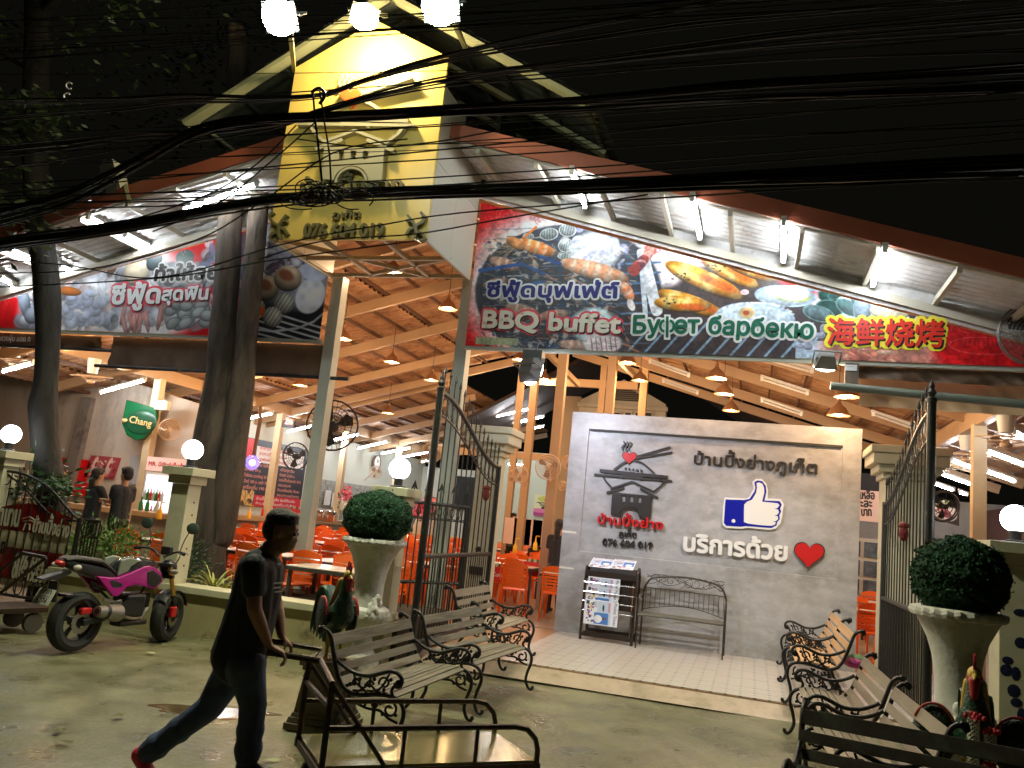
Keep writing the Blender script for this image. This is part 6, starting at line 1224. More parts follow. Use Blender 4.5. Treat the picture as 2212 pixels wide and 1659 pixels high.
# ---------------- iron bench and newspaper rack at the wall ----------------
c12=crop(2200,2150,.33906)
WB=WY-.10
def wp(x,y,Y): return at(*c12(x,y),'Y',Y)
M_bz=mat('bronzed_iron',(.055,.045,.035),.38,metal=.3)
wb=thing('wire_bench','bronzed wrought iron bench with scrolled vine back against the grey wall','bench',(.0,WB-.25,TZ))
YB=WB-.06; YS=WB-.52
L0=wp(950,790,YB); R0=wp(1930,930,YB); zt_=wp(1060,320,YB).z; xL=L0.x+.02; xR=R0.x; zs=TZ+.45
zt2=(wp(1060,320,YB).z+wp(1780,400,YB).z)/2
part('back_frame',MB().tube([(xL,YB,TZ),(xL,YB,zt2-.3)]+[(xL+.18-.18*math.cos(a),YB,zt2-.3+.26*math.sin(a)) for a in np.linspace(.2,PI/2,6)]+[(xL+.18+(xR-xL-.36)*t,YB,zt2-.04+.04*math.sin(PI*t)) for t in np.linspace(.05,.95,9)]+[(xR-.18+.18*math.sin(a),YB,zt2-.3+.26*math.cos(a)) for a in np.linspace(0,PI/2-.2,6)]+[(xR,YB,zt2-.3),(xR,YB,TZ)],.014,8),M_bz,wb,world=True,smooth=True)
zr1=zs+.35
part('rail',MB().tube([(xL,YB,zr1),(xR,YB,zr1)],.007,6),M_bz,wb,world=True); part('rail',MB().tube([(xL+(xR-xL)*t,YB,zs+.04+.10*math.sin(PI*t)) for t in np.linspace(0,1,14)],.008,6),M_bz,wb,world=True)
for i in range(17): t=(i+.5)/17; x=xL+(xR-xL)*t; part('spindle',MB().cyl((x,YB,zs+.04+.10*math.sin(PI*t)),(x,YB,zr1),.0045,5),M_bz,wb,world=True)
vn=MB(); W_=xR-xL
for cx,cz,r_,a0,a1 in((.12,.14,.11,-60,300),(.22,.20,.10,200,-200),(.33,.13,.10,0,420),(.44,.18,.11,-90,260),(.53,.12,.09,60,-320),(.63,.19,.10,180,560),(.74,.12,.10,120,-260),(.84,.17,.10,0,380),(.92,.10,.07,90,-250)):
    vn.tube([(xL+W_*cx+p[0],YB,zr1+min(cz,.14)*.95+p[1]) for p in scr((0,0),r_*.85,r_*.12,a0,a1,20)],.0045,5)
for k in range(3): vn.tube([(xL+W_*t,YB-.002*k,zr1+.13+.07*math.sin(t*(7+2*k)+k*2)) for t in np.linspace(.03,.97,40)],.005,5)
part('vine_scrollwork',vn,M_bz,wb,world=True)
part('seat_frame',MB().tube([(xL,YB,zs),(xR,YB,zs),(xR,YS,zs),(xL,YS,zs)],.013,6,closed=True),M_bz,wb,world=True)
for i in range(11): y=YB+(YS-YB)*(i+.5)/11; part('seat_wire',MB().cyl((xL,y,zs+.004),(xR,y,zs+.004),.009,5),mat('worn_iron',(.16,.15,.12),.4,metal=.3),wb,world=True)
for x in(xL,xR): part('leg',MB().tube([(x,YS,zs),(x,YS+.02,TZ+.2),(x,YS-.02,TZ)],.012,6),M_bz,wb,world=True); part('side_rail',MB().cyl((x,YS+.01,TZ+.15),(x,YB,TZ+.15),.008,5),M_bz,wb,world=True)
for x in(xL,xR): part('arm',MB().tube(cr_([(x,YB,zs+.28),(x,YS+.1,zs+.27),(x,YS,zs+.2),(x,YS,zs)]),.011,6),M_bz,wb,world=True)
# newspaper rack
YR=WY-.5; a=wp(225,1080,YR-.05); b_=wp(835,1180,YR-.05)
rk=thing('newspaper_rack','dark wooden newspaper rack with sloping top beside the iron bench','rack',((a.x+b_.x)/2,YR,TZ)); M_rk=mat('dark_rack_wood',(.03,.02,.016),.4); RX0,RX1=a.x+.02,b_.x; zt3=wp(340,200,WY-.15).z
for x in(RX0,RX1):
    part('side_frame',MB().tube(cr_([(x,YR-.02,TZ),(x,YR+.02,TZ+.55),(x,YR+.06,TZ+.98),(x,YR+.16,zt3-.05),(x,YR+.3,zt3)]),.022,6).tube([(x,WY-.06,TZ),(x,WY-.12,zt3-.1),(x,YR+.3,zt3)],.02,6),M_rk,rk,world=True)
    part('chrome_rod',MB().cyl((x+.03*(1 if x==RX0 else -1),YR-.04,TZ+.1),(x+.03*(1 if x==RX0 else -1),YR+.0,TZ+.85),.009,6),mat('chrome',(.6,.6,.6),.15,metal=1),rk,world=True)
part('top_shelf',MB().prism([(RX0,YR+.02,TZ+.93),(RX0,YR+.34,zt3-.02),(RX0,YR+.34,zt3-.05),(RX0,YR+.02,TZ+.88)],(RX1-RX0,0,0)),M_rk,rk,world=True)
part('ledge',MB().box((RX0,YR-.02,TZ+.88),(RX1,YR+.0,TZ+.96)),M_rk,rk,world=True)
for i in range(4): z=TZ+.80-.13*i; part('chrome_bar',MB().cyl((RX0,YR-.06,z),(RX1,YR-.06,z),.008,6),mat('chrome',(.6,.6,.6)),rk,world=True)
part('bottom_rail',MB().box((RX0,YR,TZ+.05),(RX1,YR+.03,TZ+.12)),M_rk,rk,world=True); part('back_rail',MB().box((RX0,WY-.1,TZ+.02),(RX1,WY-.07,TZ+.12)),M_rk,rk,world=True); part('back_panel',MB().box((RX0,YR+.03,TZ+.45),(RX1,YR+.045,TZ+.88)),M_rk,rk,world=True)
def newspaper(ctr,ux,uy,w_,h_,label,seed,rot=False):
    r=np.random.RandomState(seed); cv=Can(0,w_,0,h_,420,(.90,.90,.93)); 
    if not rot or True:
        cv.rect(w_*.04,h_*.38,w_*.96,h_*.78,(.74,.80,.88)); cv.rect(w_*.5,h_*.30,w_*.96,h_*.72,(.25,.45,.75)); cv.ell(w_*.75,h_*.42,w_*.16,h_*.12,0,(.93,.94,.96),shade=.1); cv.ell(w_*.72,h_*.60,w_*.045,h_*.055,0,(.45,.28,.2)); cv.ell(w_*.3,h_*.56,w_*.14,h_*.03,0,(.2,.2,.25)); cv.rect(w_*.06,h_*.70,w_*.45,h_*.76,(.75,.55,.62))
        for k in range(24): cv.rect(w_*r.uniform(.05,.85),h_*r.uniform(.04,.26),0,0,(0,0,0)); x,y=w_*r.uniform(.06,.86),h_*r.uniform(.05,.24); cv.rect(x,y,x+w_*r.uniform(.04,.1),y+h_*r.uniform(.03,.08),[(.55,.35,.65),(.85,.75,.35),(.3,.25,.45),(.8,.5,.65),(.2,.2,.3)][r.randint(5)])
        for k in range(9): cv.rect(w_*.06,h_*(.28+.009*k),w_*.3,h_*(.284+.009*k),(.5,.5,.52))
        cv.rect(w_*.05,h_*.05,w_*.2,h_*.14,(.2,.2,.22))
    o=thing('newspaper',label,'newspaper',ctr,0,'newspapers on the rack'); ux=Vector(ux).normalized();uy=Vector(uy).normalized(); n=ux.cross(uy).normalized(); 
    P=[ -ux*w_/2-uy*h_/2, ux*w_/2-uy*h_/2, ux*w_/2+uy*h_/2, -ux*w_/2+uy*h_/2]
    sheet('front_page',P,[(0,0),(1,0),(1,1),(0,1)],cv.mat('newsprint_%d'%seed,.55),o,thick=.006,n=n)
    part('masthead',text('Phuket Times',-ux*w_*.44+uy*h_*.37,ux*w_*.44+uy*h_*.37,h_*.09,n=n,bold=.01,nb=3,d0=.001),mat('newsprint_ink',(.10,.10,.22),.6),o); return o
ty=Vector((0,.32,zt3-TZ-.94)).normalized(); tn=Vector((0,-ty.z,ty.y))
newspaper(Vector((RX0+.19,YR+.16,TZ+1.045))+tn*.035,(1,0,0),ty,.31,.38,'newspaper on the left of the rack top',1); newspaper(Vector((RX1-.21,YR+.155,TZ+1.045))+tn*.05,(1,0,.01),ty,.32,.39,'newspaper on the right of the rack top, overlapping the other',2)
newspaper((RX0+.28,YR-.085,TZ+.40),(0,0,-1),(1,0,0),.34,.48,'newspaper hung sideways in full view, lowest on the rack',3)
newspaper((RX0+.27,YR-.045,TZ+.60),(0,0,-1),(1,0,0),.30,.46,'newspaper hung sideways, middle one behind the lowest',4); newspaper((RX0+.28,YR-.025,TZ+.74),(0,0,-1),(1,0,0),.28,.46,'newspaper hung sideways, uppermost under the sloping top',5)
# ---------------- planter wall, globe pillars ----------------
M_plw=mat('stained_planter_paint',(.42,.36,.19),.6,var=.12,vscale=3,dirt=(.12,.09,.05),dscale=2.4,dlo=.56,dhi=.68,bump=.15)
pw=thing('planter_wall','low stained cream planter wall with coping running behind the motorcycle and the man','wall',(-6,8.6,0))
part('wall_body',MB().box((-8.3,8.50,-.05),(-3.75,8.72,.46)),M_plw,pw,world=True); part('coping',MB().box((-8.32,8.46,.46),(-3.73,8.80,.54)),M_cream,pw,world=True,bevel=.008)
gm=mesh('globe',MB().sph((0,0,0),.123,24,16),M_globe,True)
def pillar(x,y,label,h=1.91,w=.24,big=False):
    o=thing('lamp_pillar',label,'pillar',(x,y,0),0,'cream fence pillars')
    part('shaft',MB().box((-w/2,-w/2,0),(w/2,w/2,h-.2)),M_cream,o,bevel=.006)
    part('cap_moulding',MB().box((-w/2-.04,-w/2-.04,h-.198),(w/2+.04,w/2+.04,h-.1)),M_cream,o,bevel=.006); part('cap_slab',MB().box((-w/2-.10,-w/2-.10,h-.098),(w/2+.10,w/2+.10,h)),M_cream,o,bevel=.006)
    return o
def globe(x,y,z,label):
    o=thing('globe_lamp',label,'lamp',(x,y,z),0,'white globe lamps'); part('collar',MB().lathe([(.09,0),(.09,.02),(.05,.03),(.05,.09),(.07,.11),(0,.11)],16),M_black,o,smooth=True)
    g=link('globe',gm,o); g.location=(0,0,.22); return o
for x,y,l,gl in((-6.62,8.62,'cream fence pillar with bolt holes between the tree and the motorcycle','lit white globe lamp on the pillar left of the twin trunk'),(-3.93,8.80,'cream pillar behind the left urn beside the left gate','lit white globe lamp above the left topiary ball'),(-9.45,8.6,'cream fence pillar at the far left behind the slim tree','lit white globe lamp at the far left edge'),(2.28,8.6,'broad cream pillar stained with blue paint at the right edge','lit white globe lamp at the right edge')):
    h=1.91 if x<2 else 1.93; o=pillar(x,y,l,h,w=.24 if x<2 else .34)
    if x<-6 and x>-7:
        for z in(.75,.95,1.35,1.5): part('bolt_hole',MB().cyl((.121,.02,z),(.126,.02,z),.012,8),M_black,o)
    if x>2:
        rs=np.random.RandomState(2)
        for k in range(9): z=rs.uniform(.3,1.5); u_=rs.uniform(-.12,.12); part('paint_stain',MB().sph((u_,-.172,z),(rs.uniform(.03,.07),.004,rs.uniform(.03,.08)),9,5),mat('blue_paint',(.006,.012,.05),.5),o)
    globe(x,y,h,gl); lamp('POINT',(x,y-.02,h+.22),3.5,(.93,.95,1),.13) if False else None
# ---------------- big white gate pillars ----------------
c7c=crop(1200,1200,.5877)
def bigpillar(x0_,x1_,y,h,label):
    o=thing('gate_pillar',label,'pillar',((x0_+x1_)/2,y,0),0,'tall white gate pillars'); w=(x1_-x0_)/2
    part('shaft',MB().box((-w,-.02,0),(w,2*w-.02,h-.42)),M_cream,o,bevel=.008)
    for k,(e,za,zb) in enumerate(((.04,h-.418,h-.34),(.10,h-.338,h-.24),(.17,h-.238,h-.1),(.20,h-.098,h))): part('capital_step',MB().box((-w-e,-.02-e,za),(w+e,2*w-.02+e,zb)),M_cream,o,bevel=.012)
    return o
a=at(*c7c(1165,1000),'Y',11.45); b_=at(*c7c(1310,1000),'Y',11.45); bp=bigpillar(a.x,b_.x,11.45,2.98,'tall white square pillar with stepped capital behind the left iron gate')
p=at(*crop(1500,2000,.4219)(885,585),'Y',11.42); part('bolt_plate',MB().cbox((p.x-bp.location.x,-.03,p.z),(.2,.02,.11)),M_black,bp); part('conduit_hole',MB().cyl((p.x-bp.location.x,-.035,p.z+.3),(p.x-bp.location.x,-.02,p.z+.3),.04,10),M_black,bp)
a=at(*c3b(1010,1100),'Y',11.6); b_=at(*c3b(1390,1100),'Y',11.6); bigpillar(a.x,b_.x,11.6,3.1,'tall pale pillar with stepped capital behind the right iron gate')
# ---------------- iron gates ----------------
M_gp=mat('gate_paint_chipped',(.018,.018,.015),.4,dirt=(.10,.10,.05),dscale=9,dlo=.60,dhi=.70,bump=.3,bscale=40)
def spear(mb,x,y,z,s=1): mb.lathe([(.006*s,0),(.012*s,.01),(.006*s,.02),(.017*s,.045),(0,.11*s)],6,(x,y,z))
def gate(x,y0,y1,z0h,z1h,label,n,ptop):
    o=thing('iron_gate',label,'gate',(x,y0,TZ),0,'open black iron entrance gates'); Lg=y1-y0
    def top(t): return z1h+(z0h-z1h)*(1-t)**1.15*(1-.35*math.sin(PI*t)*.6) if False else z1h+(z0h-z1h)*(.5+.5*math.cos(PI*min(1,t*1.02)))
    part('main_post',MB().cyl((0,0,-TZ),(0,0,ptop-TZ-.22),.042,12).lathe([(.05,0),(.05,.03),(.028,.05),(.045,.09),(.02,.13),(.028,.15),(0,.23)],12,(0,0,ptop-TZ-.24)),M_gp,o,smooth=True)
    part('end_post',MB().cyl((0,Lg,.03),(0,Lg,z1h-TZ+.02),.034,12),M_gp,o,smooth=True)
    P=[(0,Lg*t,top(t)-TZ) for t in np.linspace(0,1,22)]
    part('top_rail',MB().tube(P,.028,10),M_gp,o,smooth=True); P2=[(0,p[1],p[2]-.26) for p in P]; part('lower_curve_rail',MB().tube(P2,.012,8),M_gp,o,smooth=True)
    part('middle_rail',MB().cyl((0,0,1.18-TZ),(0,Lg,1.18-TZ),.028,10),M_gp,o,smooth=True); part('bottom_rail',MB().cyl((0,0,.12),(0,Lg,.12),.02,8),M_gp,o); 
    for k in range(n):
        t=(k+.5)/n; z=top(t)-TZ; mb=MB().cyl((0,Lg*t,.12),(0,Lg*t,z+.2),.0085,6); spear(mb,0,Lg*t,z+.2,1.2); part('picket',mb,M_gp,o)
    for k in range(n-1):
        t=(k+1)/n; z=top(t)-TZ-.13; part('ring',MB().tube([(0,Lg*t+.075*math.cos(a),z+.10*math.sin(a)) for a in np.linspace(0,2*PI,17)[:-1]],.007,5,closed=True),M_gp,o)
    for k in range(n-1):
        t=(k+1)/n; part('short_bar',MB().cyl((0,Lg*t,.12),(0,Lg*t,1.18-TZ),.007,5),M_gp,o)
    return o
gx=-3.5; ga=at(957,800,'Y',8.75); 
gate(-3.52,8.75,11.3,3.05,2.40,'open black iron gate leaf with rings and spears at left of the entrance',14,3.30)
gate(1.60,8.75,11.6,3.12,2.36,'open black iron gate leaf with curved top before the pale pillar at the right',15,3.46)
# low gate beyond the urn
lg=thing('low_iron_gate','low black iron gate with arrow finials and ring row behind the tall left gate','gate',(-4.0,9.6,TZ)); c7d=c7
A=at(*c7d(700,1320),'Y',9.9); Bq=at(*c7d(1100,1355),'Y',10.6); 
A.z=Bq.z=(A.z+Bq.z)/2; dvec=Bq-A
def lgp(name,mb): return part(name,mb,M_gp,lg,world=True)
lgp('top_rail',MB().cyl(A,Bq,.022,8)); lgp('mid_rail',MB().cyl(A-Vector((0,0,.2)),Bq-Vector((0,0,.2)),.010,6)); lgp('low_rail',MB().cyl((A.x,A.y,.78),(Bq.x,Bq.y,.78),.022,8)); lgp('post',MB().cyl((Bq.x,Bq.y,TZ),Bq,.04,10))
for k in range(9):
    q=A+dvec*(k+.5)/9; lgp('picket',MB().cyl((q.x,q.y,TZ),(q.x,q.y,q.z+(.18 if k%2==0 else 0)),.009,6))
    if k%2==0: lgp('arrow_finial',MB().prism([(q.x-.05,q.y,q.z+.15),(q.x,q.y,q.z+.19),(q.x+.05,q.y,q.z+.15),(q.x,q.y,q.z+.28)],(0,.012,0)))
    if k<8: q=A+dvec*(k+1)/9-Vector((0,0,.1)); lgp('ring',MB().tube([(q.x+.075*math.cos(a),q.y,q.z+.085*math.sin(a)) for a in np.linspace(0,2*PI,17)[:-1]],.007,5,closed=True))
# red lantern charms on the gates
for cr,x,y,Y,l in((c7,1215,1270,10.6,'dark red charm tied to the left gate'),(c8,575,1380,9.9,'dark red flower charm tied to the right gate')):
    p=at(*cr(x,y),'Y',Y); solo('red_charm',MB().sph(tuple(p),(.05,.04,.09),10,8).sph((p.x,p.y,p.z+.08),(.06,.04,.04),8,6),mat('dark_red_cloth',(.16,.015,.012),.7,bump=1,bscale=30),l,'charm',smooth=True)
# ---------------- driveway gate at left with banner ----------------
FY=8.55
def gp2(x,y,Y=FY): return at(*c4b(x,y),'Y',Y)
dg_=thing('driveway_gate','black iron driveway gate with swooping top at left carrying a red and white banner','gate',(-9.5,FY,0))
def dgp(name,mb,**k): return part(name,mb,M_gp,dg_,world=True,**k)
top1=[gp2(x,y) for x,y in((-300,720),(0,745),(150,760),(260,790),(350,830),(480,915),(600,1050),(690,1150),(762,1215))]; top2=[gp2(x,y,FY+.02) for x,y in((-300,765),(0,772),(90,800),(200,880),(330,1010),(450,1135),(580,1210),(740,1232))]
dgp('top_rail',MB().tube(cr_([tuple(p) for p in top1],4),.018,8),smooth=True); dgp('inner_rail',MB().tube(cr_([tuple(p) for p in top2],4),.014,8),smooth=True)
dgp('end_post',MB().cyl((top1[-1].x+.02,FY,.02),(top1[-1].x+.02,FY,top1[-1].z+.02),.032,10),smooth=True); dgp('bottom_rail',MB().cyl((-13,FY,.12),(top1[-1].x,FY,.12),.02,8)); 
def topz(x):
    for a,b in zip(top1[:-1],top1[1:]):
        if a.x<=x<=b.x: return a.z+(b.z-a.z)*(x-a.x)/(b.x-a.x)
    return top1[0].z
x=top1[-1].x-.10; k=0
while x>-12.2:
    dgp('picket',MB().cyl((x,FY,.12),(x,FY,topz(x)),.008,6)); 
    if k%2==0: z=topz(x-.07)-.10; dgp('ring',MB().tube([(x-.07+.06*math.cos(a),FY,z+.07*math.sin(a)) for a in np.linspace(0,2*PI,15)[:-1]],.006,5,closed=True))
    x-=.135; k+=1
for k in range(10): xx=top1[-1].x-.2-k*.27; dgp('bottom_scroll',MB().tube([(xx+.07*math.cos(a),FY,.23+.09*math.sin(a)) for a in np.linspace(0,2*PI,15)[:-1]],.007,5,closed=True))
# short fixed panel right of it
x0_=top1[-1].x+.1; x1_=gp2(975,1235).x; zp=gp2(875,1222).z
for za in(zp,zp-.21): dgp('panel_rail',MB().cyl((x0_,FY,za),(x1_,FY,za),.014,6))
for k in range(6): xx=x0_+(x1_-x0_)*k/5; dgp('panel_picket',MB().cyl((xx,FY,.1),(xx,FY,zp),.010,6))
for k in range(3): xx=x0_+(x1_-x0_)*(k+.5)/3; dgp('ring',MB().tube([(xx+.075*math.cos(a),FY,zp-.105+.095*math.sin(a)) for a in np.linspace(0,2*PI,15)[:-1]],.009,5,closed=True))
cz=crop(0,2000,.30139)
def gb(x,y,Y=FY+.03): return at(*cz(x,y),'Y',Y)
TL,TR,BR=gb(0,20),gb(930,110),gb(730,1040); bx0,bx1=-11.2,gb(870,620).x; bz1=gb(450,60).z; bz0=gb(300,1000).z
cv=Can(bx0,bx1,bz0,bz1+.15,150,(.68,.62,.50)); 
def Z2(x,y): p=gb(x,y); return p.x,p.z
yr=Z2(500,340)[1]; cv.rect(bx0,yr,bx1,bz1+.2,(.50,.05,.06))
xa,za=Z2(60,480); xb,zb=Z2(830,1030); zc_=Z2(300,560)[1]; cv.rect(xa,zb,xb+.2,za-.02,(.55,.05,.06)); cv.ell(xa+.02,(za+zb)/2,.08,(za-zb)/2*.85,0,(.55,.05,.06)); cv.noise(.15,.3); cv.noise(.1,.06)
bn=thing('gate_banner','faded red and cream vinyl banner with phone numbers tied behind the driveway gate','banner',((bx0+bx1)/2,FY+.03,bz0))
nx,nz=40,12; me=bpy.data.meshes.new('banner_sheet'); vs=[];uv_=[];fs=[]
for j in range(nz+1):
    for i in range(nx+1):
        s_=i/nx;t=j/nz; xx=bx0+(bx1-bx0)*s_; ztop=bz1+.12*math.sin(min(1,max(0,(bx1-xx)/1.3))*PI)-.02; z=bz0+(ztop-bz0)*t; vs.append((xx-bn.location.x,.015*math.sin(s_*22+t*3)+.01*math.sin(t*14+s_*5),z-bz0)); uv_.append((s_,(z-cv.y0)/(cv.y1-cv.y0)))
fs=[(j*(nx+1)+i,j*(nx+1)+i+1,(j+1)*(nx+1)+i+1,(j+1)*(nx+1)+i) for j in range(nz) for i in range(nx)]
me.from_pydata(vs,[],fs); u=me.uv_layers.new(name='uv')
for l_ in me.loops: u.data[l_.index].uv=uv_[l_.vertex_index]
me.materials.append(cv.mat('gate_banner_print',.5)); link('banner_sheet',me,bn)
def btx(s,a,b,h,m,bold=.05,halo=None):
    pa,pb=gb(*a,Y=FY+.0),gb(*b,Y=FY+.0)
    if halo: part('letter_halo',text(s,pa,pb,h,bold=.13,nb=8,d0=-.004),halo,bn,world=True)
    part('lettering',text(s,pa,pb,h,bold=bold,nb=6,d0=.004),m,bn,world=True)
btx('ำเทน',(-60,215),(245,240),.26,M_cream2,.04); btx('บ้านปิ้งย่าง',(425,310),(890,385),.17,M_cream2,.05); btx('อาหารทะเลสด ปิ้งย่าง',(120,590),(560,655),.085,M_dkmetal,.03)
btx('076 604',(185,780),(560,830),.19,M_cream2,.05,M_pblk); btx('085-1x560',(150,910),(600,985),.17,M_cream2,.05,M_pblk); btx('ท',(5,590),(50,595),.18,M_pblk)
p=gb(360,200,FY); 
for pts,w_ in(([(290,140),(380,110),(470,170)],12),([(300,175),(390,160),(465,190)],10),([(330,195),(300,290)],12),([(330,200),(385,215),(380,290)],12)): cpoly('logo_stroke',strip(pts,w_),M_cream2,bn,cz,FY+.012,.012)
# ---------------- hand truck at left ----------------
def hz(x,y,z): return at(*cz(x,y),'Z',z)
ht=thing('flat_hand_truck','old dark flat hand truck with raised diagonal handle at the left edge','trolley',(-6.9,6.7,0))
a=hz(-150,1330,.26);b_=hz(640,1300,.26); dx=(b_-a).normalized(); dy=Vector((-dx.y,dx.x,0))
part('platform',MB().add([a,b_,b_+dy*.5,a+dy*.5]+[v-Vector((0,0,.05)) for v in(a,b_,b_+dy*.5,a+dy*.5)],[(0,1,2,3),(7,6,5,4),(0,4,5,1),(1,5,6,2),(2,6,7,3),(3,7,4,0)]),M_rust,ht,world=True)
hb=b_-dx*.72; ht_=at(*cz(600,650),'Y',hb.y+.1)
for o_ in(0,.42): part('handle_bar',MB().cyl(hb+dy*o_*1,ht_+dy*o_,.018,8),M_rust,ht,world=True)
part('handle_grip',MB().cyl(ht_,ht_+dy*.42,.02,8),M_rust,ht,world=True)
for u_,v_ in((.12,.05),(.12,.42),(1.0,.05),(1.0,.42)):
    c_=b_-dx*(u_ if u_<.5 else .95)+dy*v_; part('wheel',MB().lathe([(.03,-.03),(.1,-.03),(.1,.03),(.03,.03)],16,axis='Y').xf(Matrix.Translation((c_.x,c_.y,.1))@Matrix.Rotation(math.atan2(dx.y,dx.x),4,'Z')),mat('worn_wheel',(.07,.06,.045),.7),ht,world=True,smooth=True); part('caster_fork',MB().cbox((c_.x,c_.y,.19),(.05,.05,.06)),M_rust,ht,world=True)
# ---------------- motorcycle ----------------
cm=crop(100,2050,.34355); MO=Vector((-6.28,6.70,0)); MD=Vector((.15,1.36,0)).normalized(); MN=Vector((MD.y,-MD.x,0))  # MN = right side of the bike
def mk(x,y,off=0):
    d=ray(*cm(x,y)); P0=MO+MN*off; t=(P0-CAMP).dot(MN)/d.dot(MN); return CAMP+d*t
bike=thing('motorcycle','parked naked motorcycle with magenta shroud, black tank and gold forks beside the planter wall','motorcycle',tuple(MO))
def bp_(name,mb,m,**k): return part(name,mb,m,bike,world=True,**k)
M_tyre=mat('tyre_rubber',(.022,.021,.019),.7,bump=.4,bscale=70,var=.2,vscale=9); M_mag=mat('magenta_plastic',(.42,.012,.22),.22,coat=.5); M_tank=mat('black_gloss_tank',(.02,.022,.025),.15,coat=.8); M_sil=mat('cast_alloy',(.30,.28,.25),.4,metal=.7); M_gold=mat('gold_fork',(.62,.38,.08),.3,metal=.8); M_sat=mat('satin_black',(.02,.02,.021),.4)
def wheel_(c,hd,R,w,name,disc=True,pitch=0):
    hd=Vector(hd).normalized(); ax=Vector((hd.y,-hd.x,0)); M=Matrix(((hd.x,ax.x,0,c.x),(hd.y,ax.y,0,c.y),(0,0,1,c.z),(0,0,0,1)))
    ty=MB(); prof=[(R-.10,-w*.36),(R-.06,-w*.5),(R-.02,-w*.42),(R,-w*.15),(R,w*.15),(R-.02,w*.42),(R-.06,w*.5),(R-.10,w*.36)]; n=40
    for r_,y in prof:
        for k in range(n): ty.v.append((r_*math.cos(2*PI*k/n),y,r_*math.sin(2*PI*k/n)))
    m_=len(prof); ty.f=[(i*n+k,i*n+(k+1)%n,((i+1)%m_)*n+(k+1)%n,((i+1)%m_)*n+k) for i in range(m_) for k in range(n)]
    o=bp_(name,ty.xf(M),M_tyre,smooth=True)
    def sub(nm,mb,mt): 
        q=mb.xf(M); q.shift(-bike.location); oo=link(nm,mesh(nm,q,mt,True,40),o); return oo
    rm=MB(); prof=[(R-.115,-w*.33),(R-.09,-w*.36),(R-.10,0),(R-.09,w*.36),(R-.115,w*.33),(R-.12,0)]
    for r_,y in prof:
        for k in range(n): rm.v.append((r_*math.cos(2*PI*k/n),y,r_*math.sin(2*PI*k/n)))
    m_=len(prof); rm.f=[(i*n+k,i*n+(k+1)%n,((i+1)%m_)*n+(k+1)%n,((i+1)%m_)*n+k) for i in range(m_) for k in range(n)]
    sub('rim',rm,M_sat)
    for k in range(5):
        a=2*PI*k/5+.3
        for q in(-.12,.12): sub('spoke',MB().bar((.04*math.cos(a),0,.04*math.sin(a)),((R-.115)*math.cos(a+q),0,(R-.115)*math.sin(a+q)),.022,.018,up=(0,1,0)),M_sat)
    sub('hub',MB().lathe([(0,-.06),(.045,-.06),(.045,.06),(0,.06)],14,axis='Y'),M_sat)
    ds=MB(); n2=36
    for y in(w*.5-.004,w*.5): 
        for r_ in(.055,.105):
            for k in range(n2): q=r_*(1+.05*math.cos(k*PI)) if r_>.1 else r_; ds.v.append((q*math.cos(2*PI*k/n2),y,q*math.sin(2*PI*k/n2)))
    ds.f=[(k,(k+1)%n2,n2+(k+1)%n2,n2+k) for k in range(n2)]+[(2*n2+k,3*n2+k,3*n2+(k+1)%n2,2*n2+(k+1)%n2) for k in range(n2)]+[(n2+k,n2+(k+1)%n2,3*n2+(k+1)%n2,3*n2+k) for k in range(n2)]
    sub('brake_disc',ds,mat('brake_disc_steel',(.35,.32,.28),.35,metal=.8)); return o
RC=mk(560,1215); RC=MO+MD*((RC-MO).dot(MD)); RC.z=.285; R_=.285
wheel_(RC,MD,R_,.155,'rear_wheel')
FC=mk(1625,1100); FC=MO+MD*((FC-MO).dot(MD)); FC.z=.26; wl=(FC-RC).length; 
if wl>1.32 or wl<1.15: FC=RC+MD*1.26; FC.z=.26
fh=Matrix.Rotation(math.radians(17),3,'Z')@MD; FA=Vector((fh.y,-fh.x,0)); wheel_(FC,fh,.27,.145,'front_wheel')
# forks and front end
hdp=FC-MD*.20+Vector((0,0,.56)); st=(hdp-FC).normalized()
for q in(-1,1):
    f0=FC+FA*q*.095; f1=hdp+FA*q*.095; bp_('fork_slider',MB().cyl(f0,f0+(f1-f0)*.42,.028,12),M_sat,smooth=True); bp_('fork_tube',MB().cyl(f0+(f1-f0)*.40,f1,.024,12),M_gold,smooth=True)
for t in(.78,1.0): bp_('fork_clamp',MB().bar(FC+(hdp-FC)*t-FA*.12,FC+(hdp-FC)*t+FA*.12,.06,.04),M_sat,bevel=.006)
fd=MB(); 
for i in range(9):
    a=math.radians(20+i*15); 
    for w_ in(-1,-.5,0,.5,1): fd.v.append(tuple(FC+fh*(.30*math.cos(a))+Vector((0,0,.30*math.sin(a)-.01*w_*w_*2))+FA*w_*.075))
fd.f=[(i*5+j,i*5+j+1,(i+1)*5+j+1,(i+1)*5+j) for i in range(8) for j in range(4)]; bp_('front_fender',fd,M_sat,smooth=True)
bp_('brake_caliper',MB().cbox(FC+FA*.09-fh*.07+Vector((0,0,.06)),(.05,.08,.11)),M_red,bevel=.012); bp_('brake_caliper',MB().cbox(RC+MN*.085+MD*.02+Vector((0,0,.11)),(.05,.13,.06)),M_red,bevel=.012)
hdt=hdp+Vector((0,0,.09)); bar=[hdt-MD*.03+MN*.05,hdt+MN*.14+Vector((0,0,.05)),hdt+MN*.24+Vector((0,0,.07))-MD*.02,hdt+MN*.36+Vector((0,0,.055))-MD*.08]
